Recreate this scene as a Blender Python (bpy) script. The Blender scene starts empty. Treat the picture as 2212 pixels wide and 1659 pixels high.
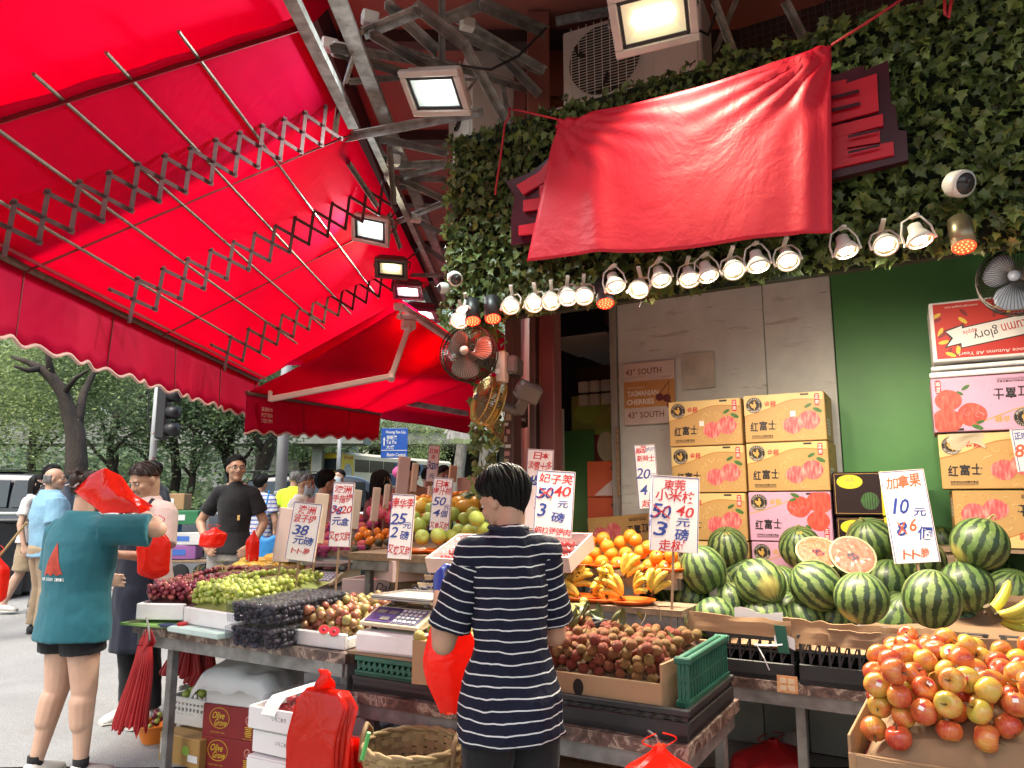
import bpy,bmesh,math,random
import numpy as np
from mathutils import Vector as V,Matrix as M,noise as mnoise
random.seed(7)
S=bpy.context.scene
COL=S.collection
PI=math.pi
rad=math.radians
U=random.uniform
CAM_H,PITCH,FPX=1.42,rad(9.1),1600.0
cam_d=bpy.data.cameras.new('camera')
cam_d.sensor_width=36.0
cam_d.lens=36.0*FPX/2212.0
cam_d.clip_start=0.05
cam_d.clip_end=500.0
cam=bpy.data.objects.new('camera',cam_d)
COL.objects.link(cam)
cam.location=(0,0,CAM_H)
cam.rotation_euler=(PI/2+PITCH,0,0)
S.camera=cam
SUN_EL,SUN_AZ=rad(62),rad(215)
world=bpy.data.worlds.new('World')
S.world=world
world.use_nodes=True
wn=world.node_tree
wn.nodes.clear()
sky=wn.nodes.new('ShaderNodeTexSky')
sky.sky_type='NISHITA'
sky.sun_disc=False
sky.sun_elevation=SUN_EL
sky.sun_rotation=SUN_AZ
sky.air_density=1.6
sky.dust_density=5.0
sky.ozone_density=1.0
bgn=wn.nodes.new('ShaderNodeBackground')
bgn.inputs['Strength'].default_value=0.15
wo=wn.nodes.new('ShaderNodeOutputWorld')
wn.links.new(sky.outputs[0],bgn.inputs['Color'])
wn.links.new(bgn.outputs[0],wo.inputs['Surface'])
sun_d=bpy.data.lights.new('sun','SUN')
sun_d.energy=1.4
sun_d.angle=rad(45)
sun_d.color=(1.0,0.96,0.9)
sun=bpy.data.objects.new('sun',sun_d)
COL.objects.link(sun)
_sd=V((math.sin(SUN_AZ)*math.cos(SUN_EL),math.cos(SUN_AZ)*math.cos(SUN_EL),math.sin(SUN_EL)))
sun.rotation_euler=(-_sd).to_track_quat('-Z','Y').to_euler()
S.view_settings.view_transform='Standard'
S.view_settings.look='None'
S.view_settings.gamma=1.0
S.view_settings.use_curve_mapping=False
S.view_settings.exposure=1.15
S.render.engine='CYCLES'
S.cycles.use_denoising=True
S.cycles.max_bounces=7
S.cycles.diffuse_bounces=3
S.cycles.glossy_bounces=3
S.cycles.transmission_bounces=6
S.cycles.transparent_max_bounces=12
S.cycles.sample_clamp_indirect=6.0
S.cycles.caustics_reflective=False
S.cycles.caustics_refractive=False
cP,sP=math.cos(PITCH),math.sin(PITCH)
E1=V((math.cos(rad(30)),-0.5,0))
E2=V((0.5,math.cos(rad(30)),0))
UP=V((0,0,1))
EYE=V((0,0,CAM_H))
YAW=rad(-30)
def ray(u,v):
 cx,cy=(u-1106)/FPX,(829-v)/FPX
 return V((cx,cP-cy*sP,sP+cy*cP))
def PK(u,v,k):
 return EYE+ray(u,v)*k
def PZ(u,v,z):
 d=ray(u,v)
 return EYE+d*((z-CAM_H)/d.z)
def PS(u,v,t):
 d=ray(u,v)
 return EYE+d*(t/d.dot(E2))
def PX(u,v,x):
 d=ray(u,v)
 return EYE+d*(x/d.x)
def W(s,t,z=0.0):
 return E1*s+E2*t+UP*z
def ground_z(p):
 return min(max(p[1]-4.5,0.0)*0.04,0.32)
MATS={}
def nd(nt,typ,**kw):
 n=nt.nodes.new('ShaderNode'+typ)
 for k,v in kw.items():
  if k.startswith('i_'):
   n.inputs[k[2:].replace('_',' ')].default_value=v
  else:
   setattr(n,k,v)
 return n
def ramp(nt,fac,stops,interp='LINEAR'):
 r=nt.nodes.new('ShaderNodeValToRGB')
 r.color_ramp.interpolation=interp
 els=r.color_ramp.elements
 while len(els)<len(stops):
  els.new(0.5)
 for e,(p,c) in zip(els,stops):
  e.position=p
  e.color=(*c,1) if len(c)==3 else c
 nt.links.new(fac,r.inputs[0])
 return r.outputs[0]
def mth(nt,op,a,b=None,c=None):
 n=nt.nodes.new('ShaderNodeMath')
 n.operation=op
 for i,x in enumerate((a,b,c)):
  if x is None:
   continue
  if hasattr(x,'is_linked'):
   nt.links.new(x,n.inputs[i])
  else:
   n.inputs[i].default_value=x
 return n.outputs[0]
def mixc(nt,f,a,b,mode='MIX'):
 n=nt.nodes.new('ShaderNodeMix')
 n.data_type='RGBA'
 n.blend_type=mode
 for sock,x in((n.inputs[0],f),(n.inputs[6],a),(n.inputs[7],b)):
  if hasattr(x,'is_linked'):
   nt.links.new(x,sock)
  elif isinstance(x,(tuple,list)):
   sock.default_value=(*x[:3],1)
  else:
   sock.default_value=x
 return n.outputs[2]
def new_mat(name):
 m=bpy.data.materials.new(name)
 m.use_nodes=True
 nt=m.node_tree
 b=nt.nodes['Principled BSDF']
 return m,nt,b
def coords(nt,scale=1.0,per_object=True,stretch=None):
 tc=nd(nt,'TexCoord')
 out=tc.outputs['Object']
 if stretch:
  mp=nd(nt,'Mapping')
  mp.inputs['Scale'].default_value=stretch
  nt.links.new(out,mp.inputs[0])
  out=mp.outputs[0]
 if per_object:
  oi=nd(nt,'ObjectInfo')
  va=nd(nt,'VectorMath',operation='ADD')
  cm=nd(nt,'CombineXYZ')
  k=mth(nt,'MULTIPLY',oi.outputs['Random'],37.0)
  for i in range(3):
   nt.links.new(k,cm.inputs[i])
  nt.links.new(out,va.inputs[0])
  nt.links.new(cm.outputs[0],va.inputs[1])
  out=va.outputs[0]
 return out
def noise_tex(nt,vec,scale,detail=3,rough=0.55,dist=0.0):
 n=nd(nt,'TexNoise')
 n.inputs['Scale'].default_value=scale
 n.inputs['Detail'].default_value=detail
 n.inputs['Roughness'].default_value=rough
 n.inputs['Distortion'].default_value=dist
 nt.links.new(vec,n.inputs['Vector'])
 return n.outputs['Fac']
def bump(nt,b,height,strength=0.3,dist=0.01):
 n=nd(nt,'Bump')
 n.inputs['Strength'].default_value=strength
 n.inputs['Distance'].default_value=dist
 nt.links.new(height,n.inputs['Height'])
 nt.links.new(n.outputs[0],b.inputs['Normal'])
 return n
def mat(name,col,rough=0.55,metal=0.0,col2=None,ns=6.0,var=0.18,bs=0,bst=0.25,bd=0.004,rnd=0.0,isl=0.0,tl=0.0,spec=0.5,coat=0.0,sss=0.0,stretch=None,contrast=(0.3,0.7),sheen=0.0):
 """plain real-world material: base colour varied by noise, optional bump, per-object and per-piece variation"""
 if name in MATS:
  return MATS[name]
 m,nt,b=new_mat(name)
 vec=coords(nt,stretch=stretch)
 c2=col2 or tuple(c*(1-var) for c in col)
 f=noise_tex(nt,vec,ns)
 c=ramp(nt,f,[(contrast[0],c2),(contrast[1],col)])
 if rnd or isl:
  if rnd:
   r=nd(nt,'ObjectInfo').outputs['Random']
   amp=rnd
  else:
   r=nd(nt,'NewGeometry').outputs['Random Per Island']
   amp=isl
  hs=nd(nt,'HueSaturation')
  nt.links.new(mth(nt,'MULTIPLY_ADD',r,2*amp,1-amp),hs.inputs['Value'])
  nt.links.new(mth(nt,'MULTIPLY_ADD',r,0.12*amp,0.5-0.06*amp),hs.inputs['Hue'])
  nt.links.new(c,hs.inputs['Color'])
  c=hs.outputs[0]
 nt.links.new(c,b.inputs['Base Color'])
 b.inputs['Roughness'].default_value=rough
 b.inputs['Metallic'].default_value=metal
 b.inputs['Specular IOR Level'].default_value=spec
 b.inputs['Coat Weight'].default_value=coat
 if sss:
  b.inputs['Subsurface Weight'].default_value=sss
  b.inputs['Subsurface Radius'].default_value=(0.01,0.004,0.002)
 if sheen:
  b.inputs['Sheen Weight'].default_value=sheen
 if bs:
  bump(nt,b,noise_tex(nt,vec,bs,4),bst,bd)
 if tl:
  t=nd(nt,'BsdfTranslucent')
  nt.links.new(c,t.inputs['Color'])
  mx=nd(nt,'MixShader')
  mx.inputs[0].default_value=tl
  nt.links.new(b.outputs[0],mx.inputs[1])
  nt.links.new(t.outputs[0],mx.inputs[2])
  nt.links.new(mx.outputs[0],nt.nodes['Material Output'].inputs['Surface'])
 MATS[name]=m
 return m
def emit(name,col,strength):
 if name in MATS:
  return MATS[name]
 m,nt,b=new_mat(name)
 b.inputs['Base Color'].default_value=(*col,1)
 b.inputs['Emission Color'].default_value=(*col,1)
 b.inputs['Emission Strength'].default_value=strength
 MATS[name]=m
 return m
def clear_plastic(name,tint=(0.95,0.95,0.97),alpha=0.25,rough=0.12,haze=0.25,edge=0.3):
 """thin clear film: mostly see-through with a glossy skin"""
 if name in MATS:
  return MATS[name]
 m,nt,b=new_mat(name)
 b.inputs['Base Color'].default_value=(*(t*haze for t in tint),1)
 b.inputs['Roughness'].default_value=rough
 b.inputs['Specular IOR Level'].default_value=0.8
 tr=nd(nt,'BsdfTransparent')
 tr.inputs[0].default_value=(*tint,1)
 mx=nd(nt,'MixShader')
 lw=nd(nt,'LayerWeight')
 lw.inputs['Blend'].default_value=0.35
 bump(nt,b,noise_tex(nt,coords(nt),25,3),0.5,0.01)
 fac=mth(nt,'MULTIPLY_ADD',lw.outputs['Facing'],edge,alpha)
 nt.links.new(fac,mx.inputs[0])
 nt.links.new(tr.outputs[0],mx.inputs[1])
 nt.links.new(b.outputs[0],mx.inputs[2])
 nt.links.new(mx.outputs[0],nt.nodes['Material Output'].inputs['Surface'])
 MATS[name]=m
 return m
def wmat(o):
 m=o.matrix_basis.copy()
 while o.parent:
  o=o.parent
  m=o.matrix_basis@m
 return m
def tag(o,label=None,cat=None,group=None,kind=None):
 if label:
  o['label']=label
 if cat:
  o['category']=cat
 if group:
  o['group']=group
 if kind:
  o['kind']=kind
 return o
def thing(name,label,cat,loc=(0,0,0),rz=0.0,group=None):
 o=bpy.data.objects.new(name,None)
 o.empty_display_size=0.1
 COL.objects.link(o)
 o.location=loc
 o.rotation_euler=(0,0,rz)
 return tag(o,label,cat,group)
def place(name,mesh,parent=None,mtx=None):
 o=bpy.data.objects.new(name,mesh)
 COL.objects.link(o)
 if parent:
  o.parent=parent
 if mtx is not None:
  o.matrix_basis=mtx
 return o
def kids(o):
 return[c for c in COL.objects if c.parent==o]
def copy_tree(root,children,loc,rz=None,label=None,group=None):
 """a copy of a thing and of its parts; children = [(part, [sub-parts])]"""
 r=root.copy()
 COL.objects.link(r)
 r.location=loc
 if rz is not None:
  r.rotation_euler=(0,0,rz)
 if label:
  r['label']=label
 if group:
  r['group']=group
 for ch,subs in children:
  c=ch.copy()
  COL.objects.link(c)
  c.parent=r
  for g in subs:
   d=g.copy()
   COL.objects.link(d)
   d.parent=c
 return r
def frame(z,x=(1,0,0)):
 """rotation matrix whose Z axis points along z"""
 z=V(z).normalized()
 x=V(x)
 if abs(z.dot(x.normalized()))>0.98:
  x=V((0,1,0))
 y=z.cross(x).normalized()
 x=y.cross(z)
 return M((x,y,z)).transposed()
_txt={}
def glyphs(s,bold=0.0):
 key=(s,bold)
 if key not in _txt:
  c=bpy.data.curves.new('t','FONT')
  c.body=s
  c.size=1.0
  c.resolution_u=2
  c.offset=bold
  o=bpy.data.objects.new('t',c)
  COL.objects.link(o)
  dg=bpy.context.evaluated_depsgraph_get()
  me=bpy.data.meshes.new_from_object(o.evaluated_get(dg))
  vs=[(v.co.x,v.co.y) for v in me.vertices]
  fs=[tuple(p.vertices) for p in me.polygons]
  bpy.data.objects.remove(o)
  bpy.data.curves.remove(c)
  bpy.data.meshes.remove(me)
  xs=[v[0] for v in vs] or[0]
  ys=[v[1] for v in vs] or[0]
  _txt[key]=(vs,fs,min(xs),max(xs),min(ys),max(ys))
 return _txt[key]
class MB:
 """collects shapes into one mesh"""
 def __init__(self):
  self.v,self.f,self.m,self.cur,self.X=[],[],[],0,None
 def add(self,vs,fs):
  n=len(self.v)
  if self.X is not None:
   vs=[self.X@V(p) for p in vs]
  self.v.extend([tuple(p) for p in vs])
  self.f.extend([tuple(i+n for i in f) for f in fs])
  self.m.extend([self.cur]*len(fs))
  return self
 def box(self,c,s,R=None,ch=0.0):
  hx,hy,hz=s[0]/2,s[1]/2,s[2]/2
  c=V(c)
  if ch<=0:
   p=[V((x,y,z)) for z in(-hz,hz) for y in(-hy,hy) for x in(-hx,hx)]
   fs=[(0,2,3,1),(4,5,7,6),(0,1,5,4),(2,6,7,3),(0,4,6,2),(1,3,7,5)]
  else:
   p,fs,idx=[],[],{}
   for sx in(-1,1):
    for sy in(-1,1):
     for sz in(-1,1):
      for ax in range(3):
       q=[sx*(hx-ch),sy*(hy-ch),sz*(hz-ch)]
       q[ax]=(sx*hx,sy*hy,sz*hz)[ax]
       idx[(sx,sy,sz,ax)]=len(p)
       p.append(V(q))
   for ax in range(3):
    o1,o2=(ax+1)%3,(ax+2)%3
    for sg in(-1,1):
     q=[]
     for a,b2 in((-1,-1),(1,-1),(1,1),(-1,1)):
      k=[0,0,0]
      k[ax],k[o1],k[o2]=sg,a,b2
      q.append(idx[(*k,ax)])
     fs.append(tuple(q if sg>0 else q[::-1]))
    for a in(-1,1):
     for b2 in(-1,1):
      q=[]
      for e,which in((-1,o1),(1,o1),(1,o2),(-1,o2)):
       k=[0,0,0]
       k[ax],k[o1],k[o2]=e,a,b2
       q.append(idx[(*k,which)])
      fs.append(tuple(q if a*b2<0 else q[::-1]))
   for sx in(-1,1):
    for sy in(-1,1):
     for sz in(-1,1):
      q=[idx[(sx,sy,sz,a)] for a in range(3)]
      fs.append(tuple(q if sx*sy*sz>0 else q[::-1]))
  if R is not None:
   p=[R@q for q in p]
  return self.add([q+c for q in p],fs)
 def bar(self,a,b,w,h=None,up=(0,0,1),ch=0.0):
  a,b=V(a),V(b)
  d=b-a
  x=d.normalized()
  y=V(up).cross(x)
  if y.length<1e-4:
   y=V((0,1,0)).cross(x)
  y.normalize()
  z=x.cross(y)
  R=M((x,y,z)).transposed()
  return self.box((a+b)/2,(d.length,w,h or w),R,ch)
 def angle(self,a,b,w,th=0.005,up=(0,0,1)):
  """steel angle section"""
  a,b=V(a),V(b)
  x=(b-a).normalized()
  y=V(up).cross(x)
  if y.length<1e-4:
   y=V((0,1,0)).cross(x)
  y.normalize()
  z=x.cross(y)
  self.bar(a,b,w,th,up)
  return self.bar(a+y*(w/2-th/2)-z*(w/2+th/2),b+y*(w/2-th/2)-z*(w/2+th/2),th,w,up)
 def tube(self,path,r,n=8,caps=True,closed=False):
  path=[V(p) for p in path]
  m=len(path)
  rs=r if isinstance(r,(list,tuple)) else[r]*m
  vs,fs=[],[]
  prev=None
  for i,p in enumerate(path):
   a=path[(i-1)%m] if(closed or i>0) else p
   b=path[(i+1)%m] if(closed or i<m-1) else p
   d=(b-a).normalized()
   if prev is None:
    x=d.orthogonal().normalized()
   else:
    x=(prev-d*prev.dot(d))
    x=x.normalized() if x.length>1e-6 else d.orthogonal().normalized()
   prev=x
   y=d.cross(x)
   for j in range(n):
    t=2*PI*j/n
    vs.append(p+(x*math.cos(t)+y*math.sin(t))*rs[i])
  for i in range(m if closed else m-1):
   i2=(i+1)%m
   for j in range(n):
    k=(j+1)%n
    fs.append((i*n+j,i*n+k,i2*n+k,i2*n+j))
  if caps and not closed:
   fs.append(tuple(range(n))[::-1])
   fs.append(tuple((m-1)*n+j for j in range(n)))
  return self.add(vs,fs)
 def cyl(self,a,b,r,r2=None,n=12):
  return self.tube([a,b],[r,r if r2 is None else r2],n)
 def lathe(self,prof,n=20,X=None,cap=False):
  """prof = [(radius, z)]"""
  vs,fs=[],[]
  for r,z in prof:
   for j in range(n):
    t=2*PI*j/n
    vs.append(V((r*math.cos(t),r*math.sin(t),z)))
  for i in range(len(prof)-1):
   for j in range(n):
    k=(j+1)%n
    fs.append((i*n+j,i*n+k,(i+1)*n+k,(i+1)*n+j))
  if cap:
   fs.append(tuple(range(n))[::-1])
   fs.append(tuple((len(prof)-1)*n+j for j in range(n)))
  if X is not None:
   vs=[X@p for p in vs]
  return self.add(vs,fs)
 def ball(self,c,r,n=12,m=8,R=None):
  """ellipsoid; r scalar or (rx, ry, rz)"""
  rr=r if isinstance(r,(tuple,list)) else(r,r,r)
  c=V(c)
  vs=[V((0,0,-1))]
  for i in range(1,m):
   a=-PI/2+PI*i/m
   for j in range(n):
    t=2*PI*j/n
    vs.append(V((math.cos(a)*math.cos(t),math.cos(a)*math.sin(t),math.sin(a))))
  vs.append(V((0,0,1)))
  fs=[]
  for j in range(n):
   fs.append((0,1+(j+1)%n,1+j))
   fs.append((len(vs)-1,1+(m-2)*n+j,1+(m-2)*n+(j+1)%n))
  for i in range(m-2):
   for j in range(n):
    k=(j+1)%n
    fs.append((1+i*n+j,1+i*n+k,1+(i+1)*n+k,1+(i+1)*n+j))
  out=[]
  for p in vs:
   q=V((p.x*rr[0],p.y*rr[1],p.z*rr[2]))
   out.append((R@q if R is not None else q)+c)
  return self.add(out,fs)
 def loft(self,rings,n=20,cap=True):
  """rings = [(centre, x vector, y vector)]"""
  vs,fs=[],[]
  for c,x,y in rings:
   for j in range(n):
    t=2*PI*j/n
    vs.append(V(c)+V(x)*math.cos(t)+V(y)*math.sin(t))
  for i in range(len(rings)-1):
   for j in range(n):
    k=(j+1)%n
    fs.append((i*n+j,i*n+k,(i+1)*n+k,(i+1)*n+j))
  if cap:
   fs.append(tuple(range(n))[::-1])
   fs.append(tuple((len(rings)-1)*n+j for j in range(n)))
  return self.add(vs,fs)
 def capsule(self,a,b,r1,r2=None,n=12,k=4):
  a,b=V(a),V(b)
  r2=r1 if r2 is None else r2
  d=(b-a).normalized() if(b-a).length>1e-6 else V((0,0,1))
  path,rs=[],[]
  for i in range(k+1):
   t=-PI/2+(PI/2)*i/k
   path.append(a+d*(math.sin(t)*r1))
   rs.append(max(math.cos(t)*r1,1e-4))
  for i in range(k+1):
   t=(PI/2)*i/k
   path.append(b+d*(math.sin(t)*r2))
   rs.append(max(math.cos(t)*r2,1e-4))
  x=d.orthogonal().normalized()
  y=d.cross(x)
  return self.loft([(p,x*r,y*r) for p,r in zip(path,rs)],n)
 def prism(self,pts,o,x,y,depth):
  """polygon pts (2D) in the plane o,x,y pushed out by depth along x cross y"""
  o,x,y=V(o),V(x),V(y)
  z=x.cross(y).normalized()
  n=len(pts)
  f=[o+x*a+y*b+z*depth for a,b in pts]
  k=[o+x*a+y*b for a,b in pts]
  fs=[tuple(range(n)),tuple(range(n,2*n))[::-1]]
  for i in range(n):
   j=(i+1)%n
   fs.append((i,i+n,j+n,j))
  return self.add(f+k,fs)
 def poly(self,pts,o,x,y,z=0.0):
  o,x,y=V(o),V(x),V(y)
  nz=x.cross(y).normalized()*z
  return self.add([o+x*a+y*b+nz for a,b in pts],[tuple(range(len(pts)))])
 def grid(self,f,nu,nv,closed_u=False):
  vs=[f(i/(nu if closed_u else nu-1),j/(nv-1)) for j in range(nv) for i in range(nu)]
  fs=[]
  for j in range(nv-1):
   for i in range(nu if closed_u else nu-1):
    k=(i+1)%nu
    fs.append((j*nu+i,j*nu+k,(j+1)*nu+k,(j+1)*nu+i))
  return self.add(vs,fs)
 def sheet(self,f,nu,nv,th):
  """a cloth or card of real thickness: f(u,v) -> point"""
  P=[[V(f(i/(nu-1),j/(nv-1))) for i in range(nu)] for j in range(nv)]
  vs=[]
  for side in(1,-1):
   for j in range(nv):
    for i in range(nu):
     du=P[j][min(i+1,nu-1)]-P[j][max(i-1,0)]
     dv=P[min(j+1,nv-1)][i]-P[max(j-1,0)][i]
     nrm=du.cross(dv)
     nrm=nrm.normalized() if nrm.length>1e-9 else V((0,0,1))
     vs.append(P[j][i]+nrm*(side*th/2))
  N=nu*nv
  fs=[]
  for j in range(nv-1):
   for i in range(nu-1):
    a,b,c,d=j*nu+i,j*nu+i+1,(j+1)*nu+i+1,(j+1)*nu+i
    fs.append((a,b,c,d))
    fs.append((a+N,d+N,c+N,b+N))
  rim=[i for i in range(nu)]+[j*nu+nu-1 for j in range(1,nv)]+[(nv-1)*nu+i for i in range(nu-2,-1,-1)]+[j*nu for j in range(nv-2,0,-1)]
  for i in range(len(rim)):
   a,b=rim[i],rim[(i+1)%len(rim)]
   fs.append((b,a,a+N,b+N))
  return self.add(vs,fs)
 def text(self,s,o,x,y,h,w=None,z=0.002,align='c',bold=0.0,shear=0.0,rot=0.0):
  """lettering of height h centred (or left aligned) at o in the plane x,y"""
  vs,fs,x0,x1,y0,y1=glyphs(s,bold)
  if not vs:
   return self
  sy=h/max(y1-y0,1e-6)
  sx=sy if w is None else w/max(x1-x0,1e-6)
  ox=x0 if align=='l' else(x0+x1)/2
  oy=(y0+y1)/2
  o,x,y=V(o),V(x).normalized(),V(y).normalized()
  nz=x.cross(y).normalized()*z
  ca,sa=math.cos(rot),math.sin(rot)
  out=[]
  for a,b in vs:
   q=(b-oy)*sy
   p=(a-ox)*sx+shear*q
   out.append(o+x*(p*ca-q*sa)+y*(p*sa+q*ca)+nz)
  return self.add(out,fs)
 def mesh(self,name,mats,smooth=False):
  me=bpy.data.meshes.new(name)
  me.from_pydata(self.v,[],self.f)
  if not isinstance(mats,(list,tuple)):
   mats=[mats]
  for m in mats:
   me.materials.append(m)
  if len(mats)>1:
   me.polygons.foreach_set('material_index',self.m)
  if smooth:
   me.polygons.foreach_set('use_smooth',[True]*len(me.polygons))
  me.update()
  return me
 def build(self,name,mats,parent=None,smooth=False,world=False,mtx=None):
  if world and parent is not None:
   inv=wmat(parent).inverted()
   self.v=[tuple(inv@V(p)) for p in self.v]
  o=place(name,self.mesh(name,mats,smooth),parent,mtx)
  if smooth=='auto':
   pass
  return o
def circle(cx,cy,rx,ry=None,n=20,a0=0.0,a1=2*PI):
 ry=rx if ry is None else ry
 full=abs(a1-a0-2*PI)<1e-6
 k=n if full else n+1
 return[(cx+rx*math.cos(a0+(a1-a0)*i/n),cy+ry*math.sin(a0+(a1-a0)*i/n)) for i in range(k)]
def baked(mb,name,mats,mods,smooth=True):
 """mesh of a builder after modifiers; mods = [(type, {attr: value})]"""
 me=mb.mesh(name,mats)
 o=bpy.data.objects.new(name,me)
 COL.objects.link(o)
 for ty,at in mods:
  md=o.modifiers.new(ty.lower(),ty)
  for k,v in at.items():
   setattr(md,k,v)
 dg=bpy.context.evaluated_depsgraph_get()
 out=bpy.data.meshes.new_from_object(o.evaluated_get(dg))
 out.name=name
 bpy.data.objects.remove(o)
 bpy.data.meshes.remove(me)
 if not isinstance(mats,(list,tuple)):
  mats=[mats]
 out.materials.clear()
 for m in mats:
  out.materials.append(m)
 if smooth:
  out.polygons.foreach_set('use_smooth',[True]*len(out.polygons))
 return out
def drop_pack(n,r,sampler,floor,rr=0.08,bias=None,tries=40,seed=1):
 """fruit dropped one after another into the lowest free spot: returns [(x, y, z, r)] in local coordinates"""
 rng=np.random.RandomState(seed)
 P=np.zeros((n,4))
 k=0
 for i in range(n):
  ri=r*(1+rr*rng.uniform(-1,1))
  best=None
  for _ in range(tries):
   x,y=sampler(rng)
   z=floor(x,y)+ri
   if k:
    d2=(P[:k,0]-x)**2+(P[:k,1]-y)**2
    s2=((P[:k,3]+ri)*0.97)**2
    hit=d2<s2
    if hit.any():
     z=max(z,float((P[:k,2][hit]+np.sqrt(s2[hit]-d2[hit])).max()))
   c=z+(bias(x,y) if bias else 0.0)
   if best is None or c<best[0]:
    best=(c,x,y,z)
  P[k]=(best[1],best[2],best[3],ri)
  k+=1
 return[tuple(p) for p in P]
def rand_rot():
 q=V((U(-1,1),U(-1,1),U(-1,1),U(-1,1)))
 from mathutils import Quaternion
 return Quaternion(q).normalized().to_matrix()
def T4(loc,R=None,s=1.0):
 m=(R.to_4x4() if R is not None else M.Identity(4))
 if isinstance(s,(tuple,list)):
  m=m@M.Diagonal((*s,1))
 else:
  m=m@M.Scale(s,4)
 m.translation=V(loc)
 return m
def Rz(a):
 return M.Rotation(a,3,'Z')
RS=M((E1,E2,UP)).transposed()
# ================================================================== SETTING: ground, street, trees
def concrete(name,col,dark,sc=1.0,rough=0.85,speck=0.25):
 m,nt,b=new_mat(name)
 vec=coords(nt,per_object=False)
 big=noise_tex(nt,vec,0.7*sc,5,0.6,0.4)
 fine=noise_tex(nt,vec,38*sc,4,0.7)
 grit=nd(nt,'TexVoronoi')
 grit.inputs['Scale'].default_value=90*sc
 nt.links.new(vec,grit.inputs['Vector'])
 c=ramp(nt,big,[(0.3,dark),(0.55,col),(0.75,tuple(min(1,x*1.12) for x in col))])
 c=mixc(nt,mth(nt,'MULTIPLY',ramp(nt,fine,[(0.35,(0,0,0)),(0.7,(1,1,1))]),0.35),c,tuple(x*0.55 for x in col))
 c=mixc(nt,mth(nt,'MULTIPLY',ramp(nt,grit.outputs['Distance'],[(0.1,(1,1,1)),(0.3,(0,0,0))]),speck),c,(0.62,0.6,0.57))
 sp=nd(nt,'TexVoronoi')
 sp.inputs['Scale'].default_value=2.6
 nt.links.new(vec,sp.inputs['Vector'])
 c=mixc(nt,mth(nt,'MULTIPLY',ramp(nt,sp.outputs['Distance'],[(0.05,(1,1,1)),(0.09,(0,0,0))]),0.5),c,tuple(x*0.5 for x in col))
 nt.links.new(c,b.inputs['Base Color'])
 b.inputs['Roughness'].default_value=rough
 bump(nt,b,mth(nt,'ADD',fine,grit.outputs['Distance']),0.5,0.006)
 MATS[name]=m
 return m
m_pave=concrete('pavement concrete',(0.285,0.285,0.275),(0.2,0.2,0.195))
m_asph=concrete('asphalt',(0.085,0.085,0.088),(0.055,0.055,0.058),1.0,0.9,0.12)
m_kerb=concrete('kerb stone',(0.4,0.39,0.37),(0.3,0.29,0.28),2.0)
def ground_sheet(name,x0,x1,y0,y1,nx,ny,dz,m,jag=False):
 mb=MB()
 def f(u,v):
  x,y=x0+(x1-x0)*u,y0+(y1-y0)*v
  if jag and v in(0,1):
   y+=0.02*mnoise.noise(V((x*5,v*9,0)))+0.008*mnoise.noise(V((x*31,v*9,2)))
  return V((x,y,ground_z((x,y))+dz))
 mb.grid(f,nx,ny)
 return tag(mb.build(name,m,smooth=True),kind='structure')
ground_sheet('ground',-120,120,-8,260,3,120,-0.14,mat('soil',(0.09,0.075,0.055),0.95,ns=2))
ground_sheet('pavement',-14,9,-6,4.27,90,14,0.0,m_pave,True)
ground_sheet('pavement',-14,9,4.295,11.4,90,60,0.004,m_pave,True)
kb=MB()
kb.box((-6,11.53,0.28-0.08),(40,0.22,0.2),ch=0.02)
tag(kb.build('kerb',m_kerb),kind='structure')
ground_sheet('road',-80,60,11.7,62,3,60,-0.11,m_asph)
mk=MB()
for i in range(-6,8):
 mk.box((i*6.0,22.5,0.2155),(3.0,0.12,0.004))
tag(mk.build('lane_markings',mat('road paint',(0.75,0.75,0.72),0.7)),kind='structure')
def leaf_mat(name,col,col2,tl=0.45,rough=0.5):
 m,nt,b=new_mat(name)
 g=nd(nt,'NewGeometry').outputs['Random Per Island']
 oi=nd(nt,'ObjectInfo').outputs['Random']
 k=mth(nt,'FRACT',mth(nt,'ADD',g,oi))
 c=ramp(nt,k,[(0.0,col2),(0.5,col),(0.85,tuple(x*1.5 for x in col)),(1.0,(col[0]*2.0,col[1]*1.7,col[2]*1.2))])
 nt.links.new(c,b.inputs['Base Color'])
 b.inputs['Roughness'].default_value=rough
 t=nd(nt,'BsdfTranslucent')
 nt.links.new(c,t.inputs['Color'])
 mx=nd(nt,'MixShader')
 mx.inputs[0].default_value=tl
 nt.links.new(b.outputs[0],mx.inputs[1])
 nt.links.new(t.outputs[0],mx.inputs[2])
 nt.links.new(mx.outputs[0],nt.nodes['Material Output'].inputs['Surface'])
 MATS[name]=m
 return m
m_leafA=leaf_mat('tree leaves mid green',(0.21,0.29,0.135),(0.11,0.165,0.075))
m_leafB=leaf_mat('tree leaves dark green',(0.15,0.22,0.115),(0.075,0.115,0.06))
m_leafC=leaf_mat('tree leaves yellow green',(0.27,0.35,0.15),(0.15,0.21,0.085))
m_bark=mat('bark',(0.06,0.046,0.036),0.95,col2=(0.025,0.02,0.016),ns=7,bs=30,bst=0.9,bd=0.03,stretch=(1,1,0.3))
m_bark2=mat('pale bark',(0.26,0.24,0.2),0.95,col2=(0.12,0.11,0.09),ns=9,bs=30,bst=0.7,bd=0.02,stretch=(1,1,0.35))
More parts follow.
